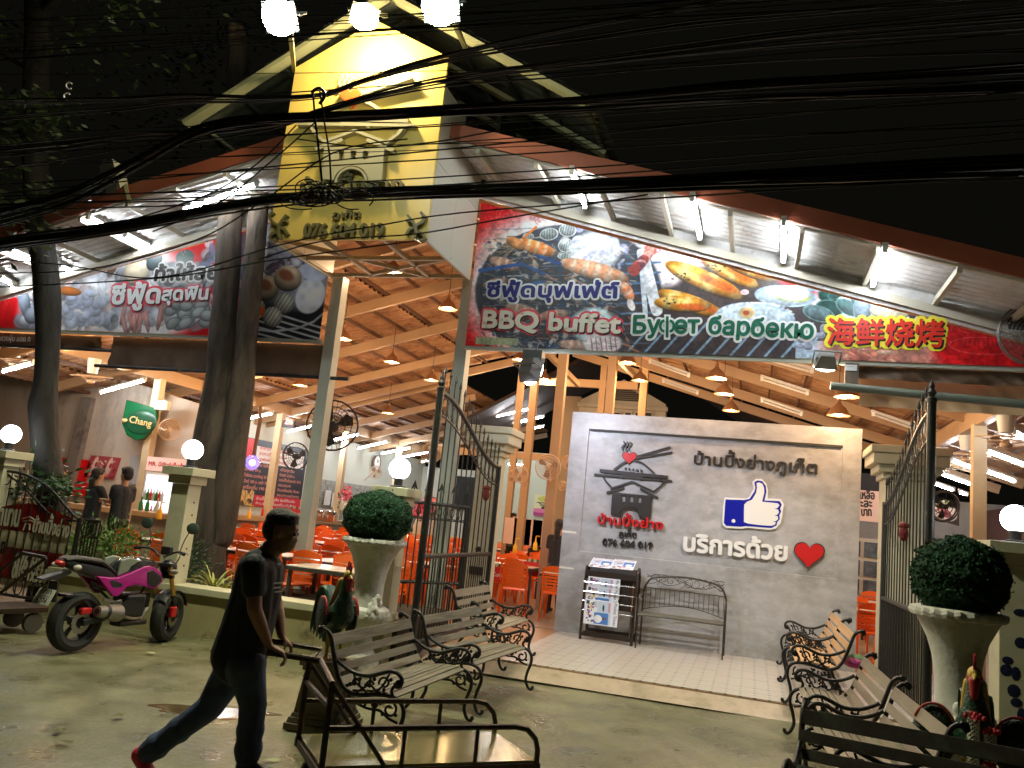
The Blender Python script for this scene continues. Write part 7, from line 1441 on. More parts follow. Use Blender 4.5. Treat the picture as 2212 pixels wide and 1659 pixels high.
for q in(1,-1):
    B_=[hdt-MD*.03+(b-hdt+MD*.03).dot(MN)*MN*q+(b-hdt+MD*.03).dot(MD)*MD+Vector((0,0,(b-hdt).z)) for b in bar]
    bp_('handlebar',MB().tube(cr_([tuple(v) for v in B_],4),.011,8),M_sat,smooth=True); bp_('grip',MB().cyl(B_[2]*.6+B_[3]*.4,B_[3],.018,10),M_black,smooth=True)
    bp_('brake_lever',MB().tube([B_[2]+MD*.03,B_[2]*.5+B_[3]*.5+MD*.06,B_[3]+MD*.03+MN*q*.03],.006,6),M_sil)
    mt=B_[2]+MN*q*.06+MD*.04+Vector((0,0,.26)); bp_('mirror_stem',MB().tube(cr_([tuple(B_[2]),tuple(B_[2]+Vector((0,0,.12))+MD*.04),tuple(mt-Vector((0,0,.03)))],4),.006,6),M_sat)
    mi=MB().sph((0,0,0),(.080,.014,.062),16,10); mi.xf(Matrix.Translation(mt+MN*q*.03)@Matrix.Rotation(math.atan2(MN.y,MN.x)+.1,4,'Z')); bp_('mirror',mi,mat('mirror_glass',(.10,.14,.12),.15,metal=.3),smooth=True)
for q in(-1,1):
    for z_ in(.0,.03): bp_('control_cable',MB().tube(cr_([tuple(hdt+MN*q*.2+Vector((0,0,.05))),tuple(hdt+MN*q*.12+MD*.12+Vector((0,0,.02-z_))),tuple(hdp+MN*q*.04+MD*.06+Vector((0,0,-.12))),tuple(hdp-MD*.06+Vector((0,0,-.2)))],4),.004,5),M_black)
bp_('headlight',MB().sph(tuple(hdp+MD*.10+Vector((0,0,-.03))),(.10,.08,.09),14,10),M_sat,smooth=True); bp_('meter',MB().cbox(hdt+MD*.04+Vector((0,0,.06)),(.12,.06,.09)),M_sat,bevel=.012)
for q in(-1,1): bp_('front_turn_signal',MB().sph(tuple(hdp+MN*q*.17+MD*.02+Vector((0,0,-.06))),(.055,.03,.028),10,8),mat('signal_lens',(.45,.40,.32),.2),smooth=True); bp_('signal_stalk',MB().cyl(hdp+MN*q*.08+Vector((0,0,-.06)),hdp+MN*q*.15+Vector((0,0,-.06)),.008,6),M_sat)
# bodywork traced as solid panels, both sides
def panel(name,pts,off,th,m,both=True,bev=.01):
    P=[mk(x,y,off) for x,y in pts]
    for q in((1,-1) if both else (1,)):
        Q=[p if q==1 else p-MN*2*off for p in P]; bp_(name,MB().prism([tuple(v) for v in Q],tuple(-MN*th*q)),m,bevel=bev)
panel('side_shroud',[(830,640),(960,650),(1060,655),(1230,590),(1360,525),(1430,515),(1500,545),(1560,600),(1580,700),(1480,790),(1390,760),(1290,735),(1160,765),(1110,830),(1060,870),(1010,870)],.15,.05,M_mag)
panel('shroud_inlet',[(965,695),(1010,680),(1120,725),(1110,760),(1010,770)],.153,.02,M_sat,bev=.003); panel('shroud_panel',[(1400,585),(1470,560),(1565,640),(1570,690),(1480,770),(1400,735)],.156,.03,M_sat)
def loft(name,secs,m):   # secs: (x px,y top px,y bottom px,half width)
    mb=MB(); n=12
    for (x,yt,yb,hw) in secs:
        t=mk(x,yt,0); b=mk(x,yb,0); c_=(t+b)/2; hh=(t.z-b.z)/2
        for k in range(n): a=2*PI*k/n; ca,sa=math.cos(a),math.sin(a); v=c_+MN*hw*math.copysign(abs(ca)**.7,ca)+Vector((0,0,hh*math.copysign(abs(sa)**.75,sa))); mb.v.append(tuple(v))
    m_=len(secs); mb.f=[(i*n+k,i*n+(k+1)%n,(i+1)*n+(k+1)%n,(i+1)*n+k) for i in range(m_-1) for k in range(n)]+[tuple(range(n))[::-1],tuple((m_-1)*n+k for k in range(n))]
    return bp_(name,mb,m,smooth=True)
loft('tank',[(970,560,650,.06),(1020,490,660,.11),(1100,430,660,.135),(1200,405,640,.145),(1320,420,600,.14),(1420,450,560,.12),(1480,490,540,.07)],M_tank)
panel('tank_side_panel',[(1105,455),(1200,425),(1330,455),(1400,490),(1250,560),(1150,600),(1060,640),(1080,560)],.128,.03,mat('pale_grey_green',(.20,.22,.17),.3,coat=.4),bev=.012)  # paler grey-green panel on each side of the tank
loft('seat',[(420,425,455,.07),(520,400,450,.10),(650,405,470,.11),(800,425,500,.12),(880,490,560,.12),(960,560,620,.10),(1020,590,640,.08)],mat('seat_vinyl',(.025,.023,.022),.6,bump=.3,bscale=60))
loft('tail_cowl',[(385,435,470,.03),(450,430,520,.07),(560,455,580,.09),(700,470,640,.10),(850,510,680,.11),(960,600,760,.10)],M_sat)
bp_('tail_light',MB().sph(tuple(mk(430,480,0)-MD*.0),(.05,.09,.035),12,8),M_red,smooth=True)
for q in(-1,1): 
    c_=mk(600,540,.12) if q==1 else mk(600,540,.12)-MN*.30; bp_('rear_turn_signal',MB().sph(tuple(c_),(.035,.045,.028),10,8),mat('clear_lens',(.5,.48,.42),.1),smooth=True); bp_('signal_stalk',MB().cyl(c_-MN*q*.01,c_-MN*q*.10,.008,6),M_sat)
bp_('rear_fender',MB().prism([tuple(mk(x,y,.05)) for x,y in((520,560),(200,670),(215,690),(380,680),(540,600))],tuple(-MN*.10)),M_sat,bevel=.006); bp_('plate_bracket',MB().bar(mk(330,690,0),mk(300,930,0),.10,.02),M_sat)
pc=[mk(x,y,0) for x,y in((150,770),(320,775),(235,935),(35,950))]; c_=sum(pc,Vector())/4; up_=((pc[0]+pc[1])/2-(pc[2]+pc[3])/2).normalized(); up_=(up_-MN*up_.dot(MN)).normalized(); c_=mk(215,870,0)
pn=MN.cross(up_).normalized(); pn=-pn if pn.dot(CAMP-c_)<0 else pn
lp=thing('x','','',(0,0,0)); bpy.data.objects.remove(lp)
W2,H2=.11,.075; bp_('licence_plate',MB().add([c_+MN*a*W2+up_*b*H2+pn*e for e in(0,.004) for a,b in((-1,-1),(1,-1),(1,1),(-1,1))],[(0,3,2,1),(4,5,6,7),(0,1,5,4),(1,2,6,5),(2,3,7,6),(3,0,4,7)]),mat('plate_white',(.55,.54,.47),.4))
ux_=up_.cross(pn).normalized()
for s_,v_,h_ in(('1กท',.35,.05),('ภูเก็ต',-.15,.02),('6274',-.85,.05)): bp_('lettering',text(s_,c_-ux_*W2*.6+up_*H2*v_+pn*.004,c_+ux_*W2*.6+up_*H2*v_+pn*.004,h_,n=pn,bold=.03,nb=4,d0=.002),M_pblk)
bp_('swingarm',MB().bar(RC+MN*.10,mk(1150,1050,.10),.035,.06).bar(RC-MN*.10,mk(1150,1050,-.10),.035,.06) if False else MB().bar(RC+MN*.10,mk(1150,1050,.10),.035,.06),M_sat,bevel=.006); bp_('swingarm',MB().bar(RC-MN*.10,mk(1150,1050,.10)-MN*.2,.035,.06),M_sat,bevel=.006)
hg=[mk(x,y,.07) for x,y in((480,850),(560,845),(680,880),(750,960),(770,1060))]; bp_('hugger',MB().prism([tuple(v) for v in hg]+[tuple(v+Vector((0,0,-.025))+MD*-.01) for v in hg[::-1]],tuple(-MN*.14)),M_sat)
bp_('engine_case',MB().cbox(mk(1180,960,0),(.22,.26,.24),Matrix.Rotation(math.atan2(MD.y,MD.x)-PI/2,3,'Z')),M_sat,bevel=.03); 
for k in range(7): bp_('cylinder_fin',MB().cbox(mk(1310,900,0)+MD*(k*.018-.05),(.16,.008,.15),Matrix.Rotation(math.atan2(MD.y,MD.x)-PI/2,3,'Z')),mat('dark_alloy',(.07,.065,.06),.4,metal=.6))
bp_('clutch_cover',MB().cyl(mk(1190,990,.10),mk(1190,990,.15),.075,20),mat('dark_alloy',(.07,.065,.06)),smooth=True); bp_('engine_bracket',MB().bar(mk(890,900,.12),mk(1090,950,.12),.02,.03).bar(mk(1000,960,.12),mk(1100,930,.12),.02,.05),M_sil)
mA,mB_=mk(830,1040,.15),mk(1060,1060,.13); bp_('muffler',MB().tube([mA,mA+(mB_-mA)*.25,mA+(mB_-mA)*.5,mB_],[.05,.062,.075,.085],16),M_sat,smooth=True); bp_('muffler_tip',MB().tube([mA-(mB_-mA).normalized()*.01,mA+(mB_-mA)*.35],[.052,.066],16),M_sil,smooth=True); bp_('muffler_bore',MB().cyl(mA-(mB_-mA).normalized()*.015,mA,.03,12),M_black)
bp_('heat_shield',MB().tube([mA+(mB_-mA)*.4,mB_],[.074,.087],16),M_sil,smooth=True); bp_('exhaust_pipe',MB().tube(cr_([tuple(mB_),tuple(mk(1200,1120,.1)),tuple(mk(1320,1100,.06)),tuple(mk(1400,980,.03)),tuple(mk(1340,900,0))],4),.018,8),M_sil,smooth=True)
bp_('foot_peg',MB().cyl(mk(1130,1090,.12),mk(1130,1090,.24),.012,8),M_sil); bp_('belly_pan',MB().cbox(mk(1180,1160,0),(.16,.36,.06),Matrix.Rotation(math.atan2(MD.y,MD.x)-PI/2,3,'Z')),M_sat,bevel=.02)
ks=mk(800,1200,-.12); bp_('kickstand',MB().cyl(ks,(ks.x-.1,ks.y-.08,.01),.011,8),M_sat); sub_=MB(); 
for a_,b__ in(((760,760),(950,800)),((950,800),(1150,860)),((1480,540),(1300,880)),((760,700),(1100,1050))): sub_.cyl(mk(*a_,.06),mk(*b__,.06),.014,8)
bp_('frame_tube',sub_,M_sat,smooth=True,stuff=True)
for k in range(12): bp_('chain_link',MB().cbox(RC-MN*.08+MD*(.03+k*.045)+Vector((0,0,.04+.004*k)),(.012,.036,.014),Matrix.Rotation(math.atan2(MD.y,MD.x)-PI/2,3,'Z')),M_sil)
# ---------------- trees ----------------
def bark(name,c,c2): return mat(name,c,.85,var=.5,vscale=5,dirt=c2,dscale=4,stretch=(1,1,.22),bump=1.0,bscale=16,dlo=.45,dhi=.65)
def trunk(name,pts,rs,m,par,seed,n=20):
    P=cr_([tuple(p)+(r,) for p,r in zip(pts,rs)],5); rr_=np.random.RandomState(seed); ph=rr_.uniform(0,6,4); mb=MB(); 
    for i,p in enumerate(P):
        for k in range(n):
            a=2*PI*k/n; r_=p[3]*(1+.07*math.sin(3*a+ph[0]+p[2]*.7)+.04*math.sin(7*a+ph[1]+p[2]*1.4)+.03*math.sin(11*a+p[2]*3)+.03*math.sin(p[2]*5+ph[2])); mb.v.append((p[0]+r_*math.cos(a),p[1]+r_*math.sin(a),p[2]))
    m_=len(P); mb.f=[(i*n+k,i*n+(k+1)%n,(i+1)*n+(k+1)%n,(i+1)*n+k) for i in range(m_-1) for k in range(n)]
    return part(name,mb,m,par,world=True,smooth=True,ang=80)
def leaves(name,par,pts,m,size,seed,flat=.3):
    r=np.random.RandomState(seed); n=len(pts); a=r.normal(0,1,(n,3)); a[:,2]*=flat; a/=np.linalg.norm(a,axis=1)[:,None]; b=r.normal(0,1,(n,3)); b-= a*(a*b).sum(1)[:,None]; b/=np.linalg.norm(b,axis=1)[:,None]
    s=r.uniform(.6,1.2,n)[:,None]*size; V=np.stack([pts-a*s,pts+b*s*.38-a*s*.1,pts+a*s,pts-b*s*.38-a*s*.1],1).reshape(-1,3)-np.array(par.location)
    me=bpy.data.meshes.new(name); me.vertices.add(len(V)); me.vertices.foreach_set('co',V.ravel()); me.loops.add(len(V)); me.polygons.add(n); me.loops.foreach_set('vertex_index',np.arange(len(V))); me.polygons.foreach_set('loop_start',np.arange(0,len(V),4)); me.update(calc_edges=True); me.materials.append(m); o=link(name,me,par); o['kind']='stuff'; return o
t1=thing('tree','dark slim trunk with pale lichen patches standing behind the driveway gate at left','tree',(-8.7,9.2,0)); TY=9.15
def tq(x,y,Y=TY): return at(x,y,'Y',Y)
def wpx(x0_,x1_,y,Y=TY): return abs(at(x1_,y,'Y',Y).x-at(x0_,y,'Y',Y).x)/2*(.66 if Y<9.3 else .78)
ctr=[((118,1180),36),((114,1080),34),((100,980),35),((93,900),36),((92,870),34),((98,820),28),((102,700),31),((98,600),31),((85,500),33),((78,380),32),((75,250),30),((82,120),30),((84,0),29),((86,-150),28)]
P=[tq(x,y) for (x,y),w_ in ctr]; R__=[wpx(x-w_,x+w_,y) for (x,y),w_ in ctr]; base=P[0].copy(); base.z=.3; P=[base+Vector((.03,0,-.3))]+[p for p in P if p.z>.35]; R__=[R__[0]*1.25]+R__[len(R__)-len(P)+1:]
trunk('trunk',P,R__,bark('bark_grey',(.010,.008,.006),(.022,.020,.016)),t1,1)
for a_,b__,r_ in(((80,160),(-160,60),.07),((84,40),(280,-120),.08),((76,300),(-120,330),.05)): q0=tq(*a_);q1=tq(b__[0],b__[1],TY-.5); trunk('limb',[q0,(q0+q1)/2+Vector((0,0,.1)),q1],[r_,r_*.8,r_*.5],bark('bark_grey',(.010,.008,.006),(.022,.020,.016)),t1,4,10)
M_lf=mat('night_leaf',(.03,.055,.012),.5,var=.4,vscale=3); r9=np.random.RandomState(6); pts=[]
for (x,y,Y,sp,n_) in((60,265,8.2,.35,160),(20,255,8.3,.3,140),(110,240,8.4,.3,60),(40,450,8.6,.5,160),(250,-10,8.4,.3,120),(60,60,8.9,.9,70),(200,120,9.5,1.1,90),(330,200,10.5,1.2,100),(10,150,9,.8,60)):
    c_=np.array(at(x,y,'Y',Y)); pts.append(c_+r9.normal(0,sp,(n_,3))*np.array([1,.6,.6]))
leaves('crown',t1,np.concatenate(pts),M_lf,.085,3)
t2=thing('tree','tall twin trunk tree with rough dark bark growing from the planter before the banner','tree',(-7,10.06,0)); TY2=10.06
B2=bark('bark_brown',(.085,.060,.040),(.022,.016,.011)) 
cL=[((441,1230),52),((443,1160),50),((450,1060),46),((458,960),42),((466,880),36),((474,800),30),((482,700),30),((490,600),29),((495,500),28),((500,430),26),((505,330),24),((510,230),24),((514,140),24),((510,60),20)]
cR=[((475,1160),30),((490,1060),32),((505,960),30),((520,860),28),((530,760),25),((540,660),25),((550,560),24),((558,470),23),((565,400),22),((568,320),18)]
for k,cc in enumerate((cL,cR)):
    P=[at(x,y,'Y',TY2+.02*k) for (x,y),w_ in cc]; R__=[wpx(x-w_,x+w_,y,TY2) for (x,y),w_ in cc]; 
    if k==0: b0=P[0].copy(); b0.z=.3; P=[b0]+P; R__=[R__[0]*1.1]+R__; b1_=P[2].copy()
    else: P=[b0+Vector((.05,0,0)),b1_*.6+P[0]*.4-Vector((0,0,.2))]+P; R__=[.16,.2]+R__
    trunk('trunk',P,R__,B2,t2,5+k,24)
part('knot',MB().tube([tuple(at(545+6*math.cos(a),724+7*math.sin(a),'Y',TY2-.3)) for a in np.linspace(0,2*PI,13)[:-1]],.018,6,closed=True),B2,t2,world=True) if False else None
# trunk rising behind the upper roof with its crown
t3=thing('tree','dark leafy tree top behind the upper roof and left floodlight','tree',(-7.6,10.9,5)); 
trunk('trunk',[Vector((-7.9,10.9,5.9)),Vector((-7.7,10.9,6.8)),Vector((-7.6,10.9,7.6))],[.16,.15,.1],B2,t3,9)
pts=[]
for (x,y,Y,sp,n_) in((520,60,11.9,.6,120),(420,120,12.9,1.0,160),(340,260,12.9,.9,160)): pts.append(np.array(at(x,y,'Y',Y))+r9.normal(0,sp,(n_,3))*np.array([1,.5,.6]))
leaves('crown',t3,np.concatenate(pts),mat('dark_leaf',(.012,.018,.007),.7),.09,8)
# ---------------- plants ----------------
def shrub(px,py,Y,sp,n_,label,m,size,seed,cr=c6,zmin=.45):
    c_=at(*cr(px,py),'Y',Y); o=thing('shrub',label,'shrub',(c_.x,c_.y,.46),0,'shrubs in the planter'); r=np.random.RandomState(seed); P=np.array(c_)+r.normal(0,1,(n_,3))*np.array(sp); P[:,2]=np.clip(P[:,2],zmin,None)
    leaves('leaves',o,P,m,size,seed,flat=.8)
    st=MB()
    for k in range(9): q=P[r.randint(n_)]; st.tube([(c_.x+r.uniform(-.08,.08),c_.y,.4),tuple((np.array([c_.x,c_.y,.55])+q)/2),tuple(q)],.005,4)
    part('stems',st,mat('green_stem',(.08,.10,.03),.7),o,world=True); return o
M_l1=mat('bright_shrub_leaf',(.10,.22,.035),.45,var=.5,vscale=6); M_l2=mat('dark_shrub_leaf',(.03,.09,.03),.45,var=.5,vscale=6)
shrub(560,640,8.95,(.24,.16,.15),900,'bright green leafy shrub behind the motorcycle seat',M_l1,.035,1); shrub(720,620,9.0,(.24,.16,.13),900,'bright green leafy shrub behind the motorcycle tank and mirror',M_l1,.035,2)
shrub(1160,750,9.0,(.15,.12,.16),700,'dark green small leaved shrub right of the globe pillar',M_l2,.03,3)
shrub(180,300,8.95,(.30,.2,.22),600,'dark leafy shrub around the foot of the slim trunk',M_l2,.05,4,zmin=.6)
def blades(px,py,Y,n_,Lb,label,m,seed,wd_=.018,cr=c6):
    c_=at(*cr(px,py),'Y',Y); o=thing('strap_leaf_plant',label,'plant',(c_.x,c_.y,.46)); r=np.random.RandomState(seed)
    for k in range(n_):
        a=r.uniform(0,2*PI); el=r.uniform(.5,1.35); L_=Lb*r.uniform(.6,1.1); mb=MB(); P=[]
        for i in range(7): t=i/6; rr2=L_*t*math.cos(el)*(1+.3*t); z=L_*t*math.sin(el)-L_*.45*t**2.6*(1.5-el*.7); P.append(Vector((rr2*math.cos(a),rr2*math.sin(a),z)))
        sd=Vector((-math.sin(a),math.cos(a),0)); V=[]
        for i,p in enumerate(P): w_=wd_*(1-abs(i/6-.35)*1.3) if i<6 else .001; w_=max(w_,.001); V+= [p-sd*w_,p+Vector((0,0,-.006)),p+sd*w_]
        mb.add(V,[(i*3+j,i*3+j+1,i*3+j+4,i*3+j+3) for i in range(6) for j in range(2)]); part('leaf',mb,m,o,smooth=True)
    return o
def vari():
    m=mat('variegated_leaf',(.42,.44,.12),.4,var=.5,vscale=30); return m
blades(1330,880,8.98,26,.50,'spiky yellow and green striped plant at the foot of the twin trunk',vari(),3); blades(1400,890,8.9,18,.32,'smaller yellow striped plant on the right edge of the planter',vari(),5)
blades(330,330,9.0,16,.5,'long leaved dark plant beside the slim trunk behind the gate',mat('dark_blade',(.04,.10,.03),.5),7)
# orchid basket of leaves on the slim trunk
o=thing('trunk_fern','small green fern growing on the slim trunk above the gate','plant',tuple(at(*c4b(460,890),'Y',8.85))); r=np.random.RandomState(3); leaves('fronds',o,np.array(o.location)+r.normal(0,1,(260,3))*np.array([.22,.1,.08]),M_l2,.06,9)
# ---------------- people inside ----------------
def simple_person(label,head_d,cr,Y,hgt,face,hairlong=False,armdir=None,female=False,seated=False,nm='person'):
    hp_=at(*cr(*head_d),'Y',Y); o=thing('person',label,'person',(hp_.x,Y,TZ)); top=hp_.z; sc=hgt/1.65; f=Vector(face).normalized(); r=f.cross(Vector((0,0,1))); C_=Vector((hp_.x,Y,hp_.z-.11*sc))
    b=MB(); pt,el=head(b,C_,f,.98*sc); nk=C_+Vector((0,0,-.17*sc)); capsule(b,C_+Vector((0,0,-.05)),nk,.05*sc,.055*sc); sh=nk+Vector((0,0,-.06*sc)); 
    wz=nk.z-.62*sc
    armp=[]
    for q in(-1,1):
        S_=sh+r*q*.17*sc; ad=armdir[0 if q<0 else 1] if armdir else None
        E_=S_+(Vector(ad[0])*.28*sc if ad else Vector((0,0,-.28*sc))+r*q*.03); Wr=E_+(Vector(ad[1])*.26*sc if ad else Vector((0,0,-.25*sc))+f*.05); capsule(b,S_,E_,.042*sc,.036*sc); capsule(b,E_,Wr,.036*sc,.024*sc); hand(b,Wr,Wr-E_,Vector((0,0,1)) if ad else f,.95*sc,side=q); armp.append((S_,E_))
    capsule(b,nk,Vector((nk.x,nk.y,nk.z-.25)),.05*sc,.09*sc); melt('body',b,M_skin2,o,.012,2,world=True)
    h=MB()
    def E(a,b_,d,ra,rb,rd): q=MB().sph((0,0,0),1,12,8); u=Vector((0,0,1)); m3=Matrix(((f.x*ra,r.x*rd,u.x*rb),(f.y*ra,r.y*rd,u.y*rb),(f.z*ra,r.z*rd,u.z*rb))); P=C_+f*a+u*b_+r*d; q.v=[tuple(m3@Vector(v)+P) for v in q.v]; h.merge(q)
    E(-.025*sc,.045*sc,0,.105*sc,.095*sc,.09*sc); E(.03*sc,.085*sc,0,.07*sc,.04*sc,.075*sc); E(-.055*sc,0,0,.065*sc,.095*sc,.085*sc)
    if hairlong: E(-.09*sc,-.10*sc,0,.05*sc,.17*sc,.06*sc)
    melt('hair',h,M_hair,o,.010,2,world=True)
    s=MB(); hipc=Vector((sh.x,sh.y,sh.z-.52*sc)); capsule(s,sh+Vector((0,0,-.05)),sh+Vector((0,0,-.25*sc)),.115*sc,.12*sc); capsule(s,sh+Vector((0,0,-.25*sc)),hipc,.12*sc,.135*sc); capsule(s,sh-r*.14*sc,sh+r*.14*sc,.065*sc,.065*sc); 
    for q in(-1,1): capsule(s,sh+r*q*.08*sc+Vector((0,0,-.08)),hipc+r*q*.06*sc,.09*sc,.11*sc)
    for S_,E_ in armp: capsule(s,S_,S_+(E_-S_)*.55,.066*sc,.060*sc)
    melt('t_shirt',s,M_shirt,o,.014,3,world=True)
    j=MB(); 
    if not seated:
        capsule(j,hipc-r*.05,hipc+r*.05,.13*sc,.13*sc)
        for q in(-1,1): K=hipc+r*q*.09*sc+Vector((0,0,-.42*sc)); A_=Vector((K.x,K.y,TZ+.08)); capsule(j,hipc+r*q*.08*sc,K,.085*sc,.06*sc); capsule(j,K,A_,.06*sc,.045*sc); sh_=MB(); capsule(sh_,A_+Vector((0,0,-.03)),A_+f*.14+Vector((0,0,-.04)),.045,.035); melt('shoe',sh_,M_black,o,.012,2,world=True)
    else:
        for q in(-1,1): K=hipc+r*q*.1*sc+f*.38*sc; capsule(j,hipc+r*q*.08*sc,K,.085*sc,.065*sc); capsule(j,K,Vector((K.x,K.y,TZ+.05)),.06*sc,.045*sc)
    melt('trousers',j,M_black,o,.014,2,world=True); return o
simple_person('woman with ponytail in black shirt seen from behind at the bar counter',(965,728),c4b,10.9,1.56,(.35,1,0),True,armdir=[((-.1,0,-1),(.2,.6,-.4)),((.35,.3,-.85),(.3,.6,.1))])
simple_person('young man in black T-shirt facing left at the bar counter',(1235,718),c4b,10.75,1.60,(-1,.15,0),False,armdir=[((-.4,.3,-.8),(-.8,.3,.1)),((.05,0,-1),(.05,0,-1))])
simple_person('person in black mostly hidden by the slim trunk beside the red sign',(612,700),c4b,11.3,1.6,(.3,1,0))
simple_person('staff member in black with name badge leaning behind the pink cards',(342,893),c10,20.8,1.6,(.6,-.6,0),False)
simple_person('person in black with curly shoulder length hair at the left edge of the grey wall',(848,962),c10,14.9,1.62,(.2,1,0),True)
simple_person('seated person in black far behind between the two cream posts',(604,998),c10,22.0,1.35,(0,-1,0),seated=True)
# ---------------- fallen leaves, puddle, drain marks ----------------
for k,(x,y,cr,l) in enumerate([(230,925,c5b,'pale fallen leaf beside the man on the concrete'),(510,938,c5b,'small brown curled leaf on the concrete behind the man'),(35,1320,c5b,'brown fallen leaf at lower left'),(1000,1612,c5b,'pale heart shaped leaf in front of the trolley'),(125,1578/1,lambda a,b:(a,b),'brownish fallen leaf low at the left'),(140,1602,lambda a,b:(a,b),'yellow green fallen leaf at lower left'),(256,1546,lambda a,b:(a,b),'dull leaf on the concrete left of the puddle')]):
    p=at(*cr(x,y),'Z',.006); a=k*1.3; s_=.045 if k in(0,3,4,5,6) else .03
    V=[(s_*1.3*math.cos(t)*math.cos(a)-s_*.55*math.sin(t)*math.sin(a),s_*1.3*math.cos(t)*math.sin(a)+s_*.55*math.sin(t)*math.cos(a),.004+.006*math.sin(2*t)) for t in np.linspace(0,2*PI,11)[:-1]]
    mb=MB(); mb.v=V+[(0,0,.012)]; mb.f=[(i,(i+1)%10,10) for i in range(10)]; solo('fallen_leaf',mb,mat('leaf_pale' if k in(0,3) else 'leaf_brown',(.42,.44,.22) if k in(0,3) else (.12,.11,.03),.6),l,'leaf','fallen leaves').location=p
c_=at(*c5b(620,1285),'Z',0); pu=MB(); nr_=10
for j_ in range(1,nr_+1):
    for k in range(48):
        a=2*PI*k/48; q=(1+.14*math.sin(3*a)+.09*math.sin(5*a+1)+.05*math.sin(9*a))*j_/nr_; X_,Y_=c_.x+.46*q*math.cos(a)*.94-.19*q*math.sin(a)*.34,c_.y+.46*q*math.cos(a)*.34+.19*q*math.sin(a)*.94; pu.v.append((X_,Y_,gz(X_,Y_)+.004-(.003 if j_==nr_ else 0)))
pu.f=[((j_)*48+k,(j_)*48+(k+1)%48,(j_+1)*48+(k+1)%48,(j_+1)*48+k) for j_ in range(nr_-1) for k in range(48)]+[tuple(range(48))]
V=[]
for k in range(36): a=2*PI*k/36; q=1+.12*math.sin(3*a)+.08*math.sin(5*a+1); V.append((c_.x+.42*q*math.cos(a+.35),c_.y+.20*q*math.sin(a),.004+gz(c_.x,c_.y)*.0+.012))
struct('puddle',pu,mat('puddle_water',(.085,.05,.022),.16,spec=.8,bump=.12,bscale=9,var=.3,vscale=6),True)
# ---------------- overhead cables ----------------
M_cab=mat('cable_rubber',(.010,.010,.011),.35)
def cable(pts,r,par,name='cable',Y=6.0,n=5,seed=0,yj=0):
    P=[at(x,y,'Y',Y+yj) for x,y in pts]; return part(name,MB().tube(cr_([tuple(p) for p in P],5),r,n),M_cab,par,world=True,smooth=True,ang=80)
rw=np.random.RandomState(21)
def bundle(label,pts,nst,spread,r,Y,drift=0):
    o=thing('cable_bundle',label,'cables',tuple(at(*pts[len(pts)//2],'Y',Y)),0,'overhead cable bundles')
    for k in range(nst):
        dy=rw.normal(0,spread*.42); dd=rw.uniform(-1,1); cable([(x,y+dy+dd*drift*abs(x-720)/700+rw.normal(0,1.0)) for x,y in pts],.70*r*rw.uniform(.75,1.4),o,Y=Y,yj=rw.uniform(-.06,.06))
    return o
bundle('thick black cable bundle crossing the food banners and the foot of the sign box',[(-160,570),(0,528),(150,506),(300,482),(450,455),(600,432),(720,424),(800,420),(950,413),(1100,408),(1300,400),(1500,390),(1750,378),(2000,366),(2400,350)],26,13,.011,5.0,9)
bundle('thick black cable bundle crossing the middle of the sign box logo',[(-160,520),(0,470),(150,428),(300,350),(420,285),(520,262),(620,255),(700,252),(800,248),(950,240),(1100,232),(1300,222),(1600,200),(1900,185),(2400,160)],17,9,.010,5.1,14)
bundle('upper black cable bundle fanning out over the right half of the sign box',[(-160,250),(0,235),(250,225),(400,212),(560,212),(690,205),(780,175),(900,140),(1050,105),(1250,70),(1500,30),(1750,0),(2100,-40)],11,6,.008,5.2,26)
bundle('cable bundle rising right across the sign from the middle clamp',[(-160,360),(100,330),(300,300),(450,290),(600,268),(700,235),(850,196),(1000,170),(1200,150),(1450,125),(1800,95),(2400,60)],9,7,.008,5.15,30)
for i in range(26):
    y0=rw.uniform(40,470); y1=y0-rw.uniform(60,260); sag=rw.uniform(0,40); pts=[(x,y0+(y1-y0)*(x+100)/2500+sag*math.sin(PI*(x+100)/2500)*.6) for x in range(-150,2451,260)]
    pos=['far left side','tree trunks','sign box','right roof'][i%4]; mb_=MB().tube(cr_([tuple(at(x,y,'Y',5.8+rw.uniform(-.5,1.2) if False else 5.05)) for x,y in pts],4),rw.uniform(.003,.006),5)
    o=part('overhead_wire',mb_,M_cab,None,smooth=True); tag(o,'thin black overhead wire stretched across the street and dark sky','wire','thin overhead wires')
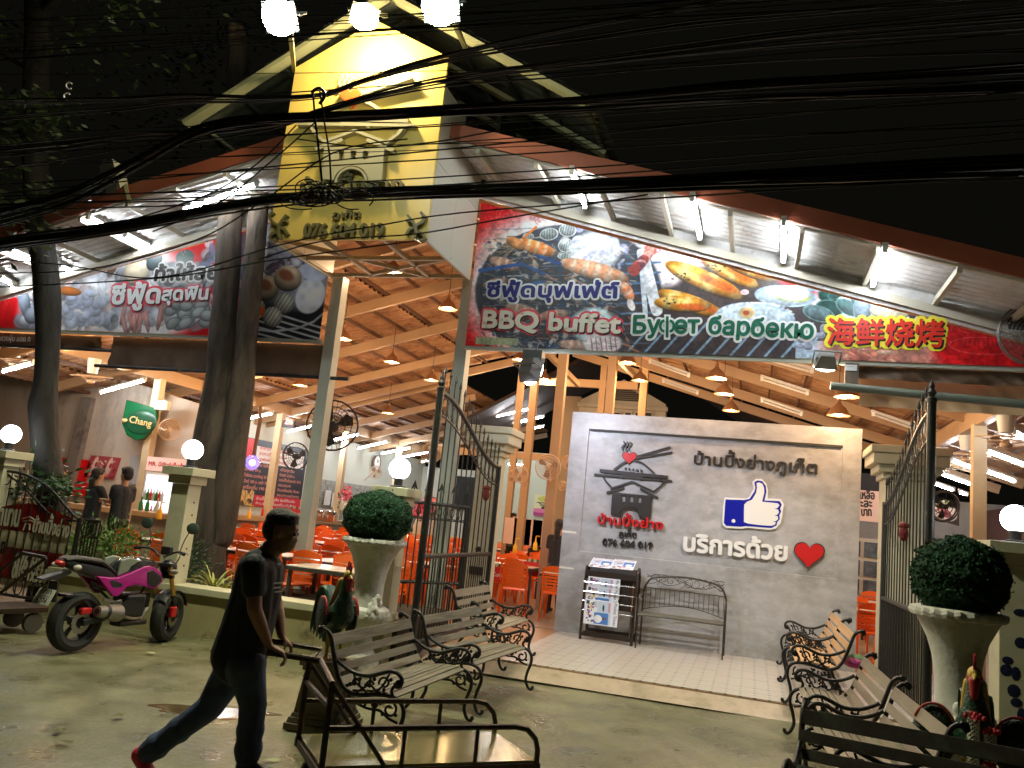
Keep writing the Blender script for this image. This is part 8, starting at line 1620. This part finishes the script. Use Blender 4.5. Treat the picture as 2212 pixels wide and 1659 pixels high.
for i,(pts,l) in enumerate((([(0,590),(200,580),(420,520),(560,440),(720,330),(880,300)],'sagging wire from the left banner up to the sign box'),([(0,560),(160,575),(300,600),(420,585),(600,530),(800,490),(1100,450),(2200,380)],'lowest thin wire crossing the yellow panel beneath the bundle'),([(560,560),(700,520),(900,505),(1100,470),(1400,420)],'thin wire crossing the phone number'),([(0,620),(350,600),(600,560),(900,520)],'thin wire low over the shellfish banner'),([(640,300),(800,318),(950,305),(1100,280),(1400,262),(2200,215)],'loose wire looping below the middle bundle'),([(300,470),(450,420),(560,350),(640,270)],'slanting wire left of the sign box'),([(330,500),(470,440),(590,345),(680,265)],'second slanting wire left of the sign box'))):
    o=part('overhead_wire',MB().tube(cr_([tuple(at(x,y,'Y',4.95)) for x,y in pts],5),.0055,5),M_cab,None,smooth=True); tag(o,l,'wire','thin overhead wires')
ho=thing('cable_hanger','black cable hanger straps and coiled slack wires in front of the sign box','cable hanger',tuple(at(700,350,'Y',4.9)))
cable([(676,196),(680,250),(690,340),(700,440)],.008,ho,'strap',4.9); cable([(690,190),(700,260),(712,340),(716,440)],.007,ho,'strap',4.9); cable([(672,200),(690,190),(702,205),(690,225)],.012,ho,'clamp',4.88)
for k in range(11):
    cx,cy=rw.uniform(650,780),rw.uniform(405,445); a0=rw.uniform(0,6); rx,ry=rw.uniform(18,52),rw.uniform(10,22); cable([(cx+rx*math.cos(a0+t),cy+ry*math.sin(a0+t)) for t in np.linspace(0,5.6,14)],.005,ho,'slack_coil',4.88)
for k in range(5): cx,cy=rw.uniform(640,700),rw.uniform(400,430); cable([(cx+rw.uniform(18,30)*math.cos(t),cy+rw.uniform(14,20)*math.sin(t)) for t in np.linspace(0,6.1,16)],.004,ho,'slack_coil',4.87)
for x,y,l in((150,185,'upper small white hook of bare cable beside the slim trunk'),(145,208,'lower small white hook of bare cable beside the slim trunk')):
    o=part('cable_hook',MB().tube(cr_([tuple(at(x+7*math.cos(t),y+7*math.sin(t),'Y',6.6)) for t in np.linspace(1,5.6,9)],3),.008,6),M_white,None,smooth=True); tag(o,l,'hook')
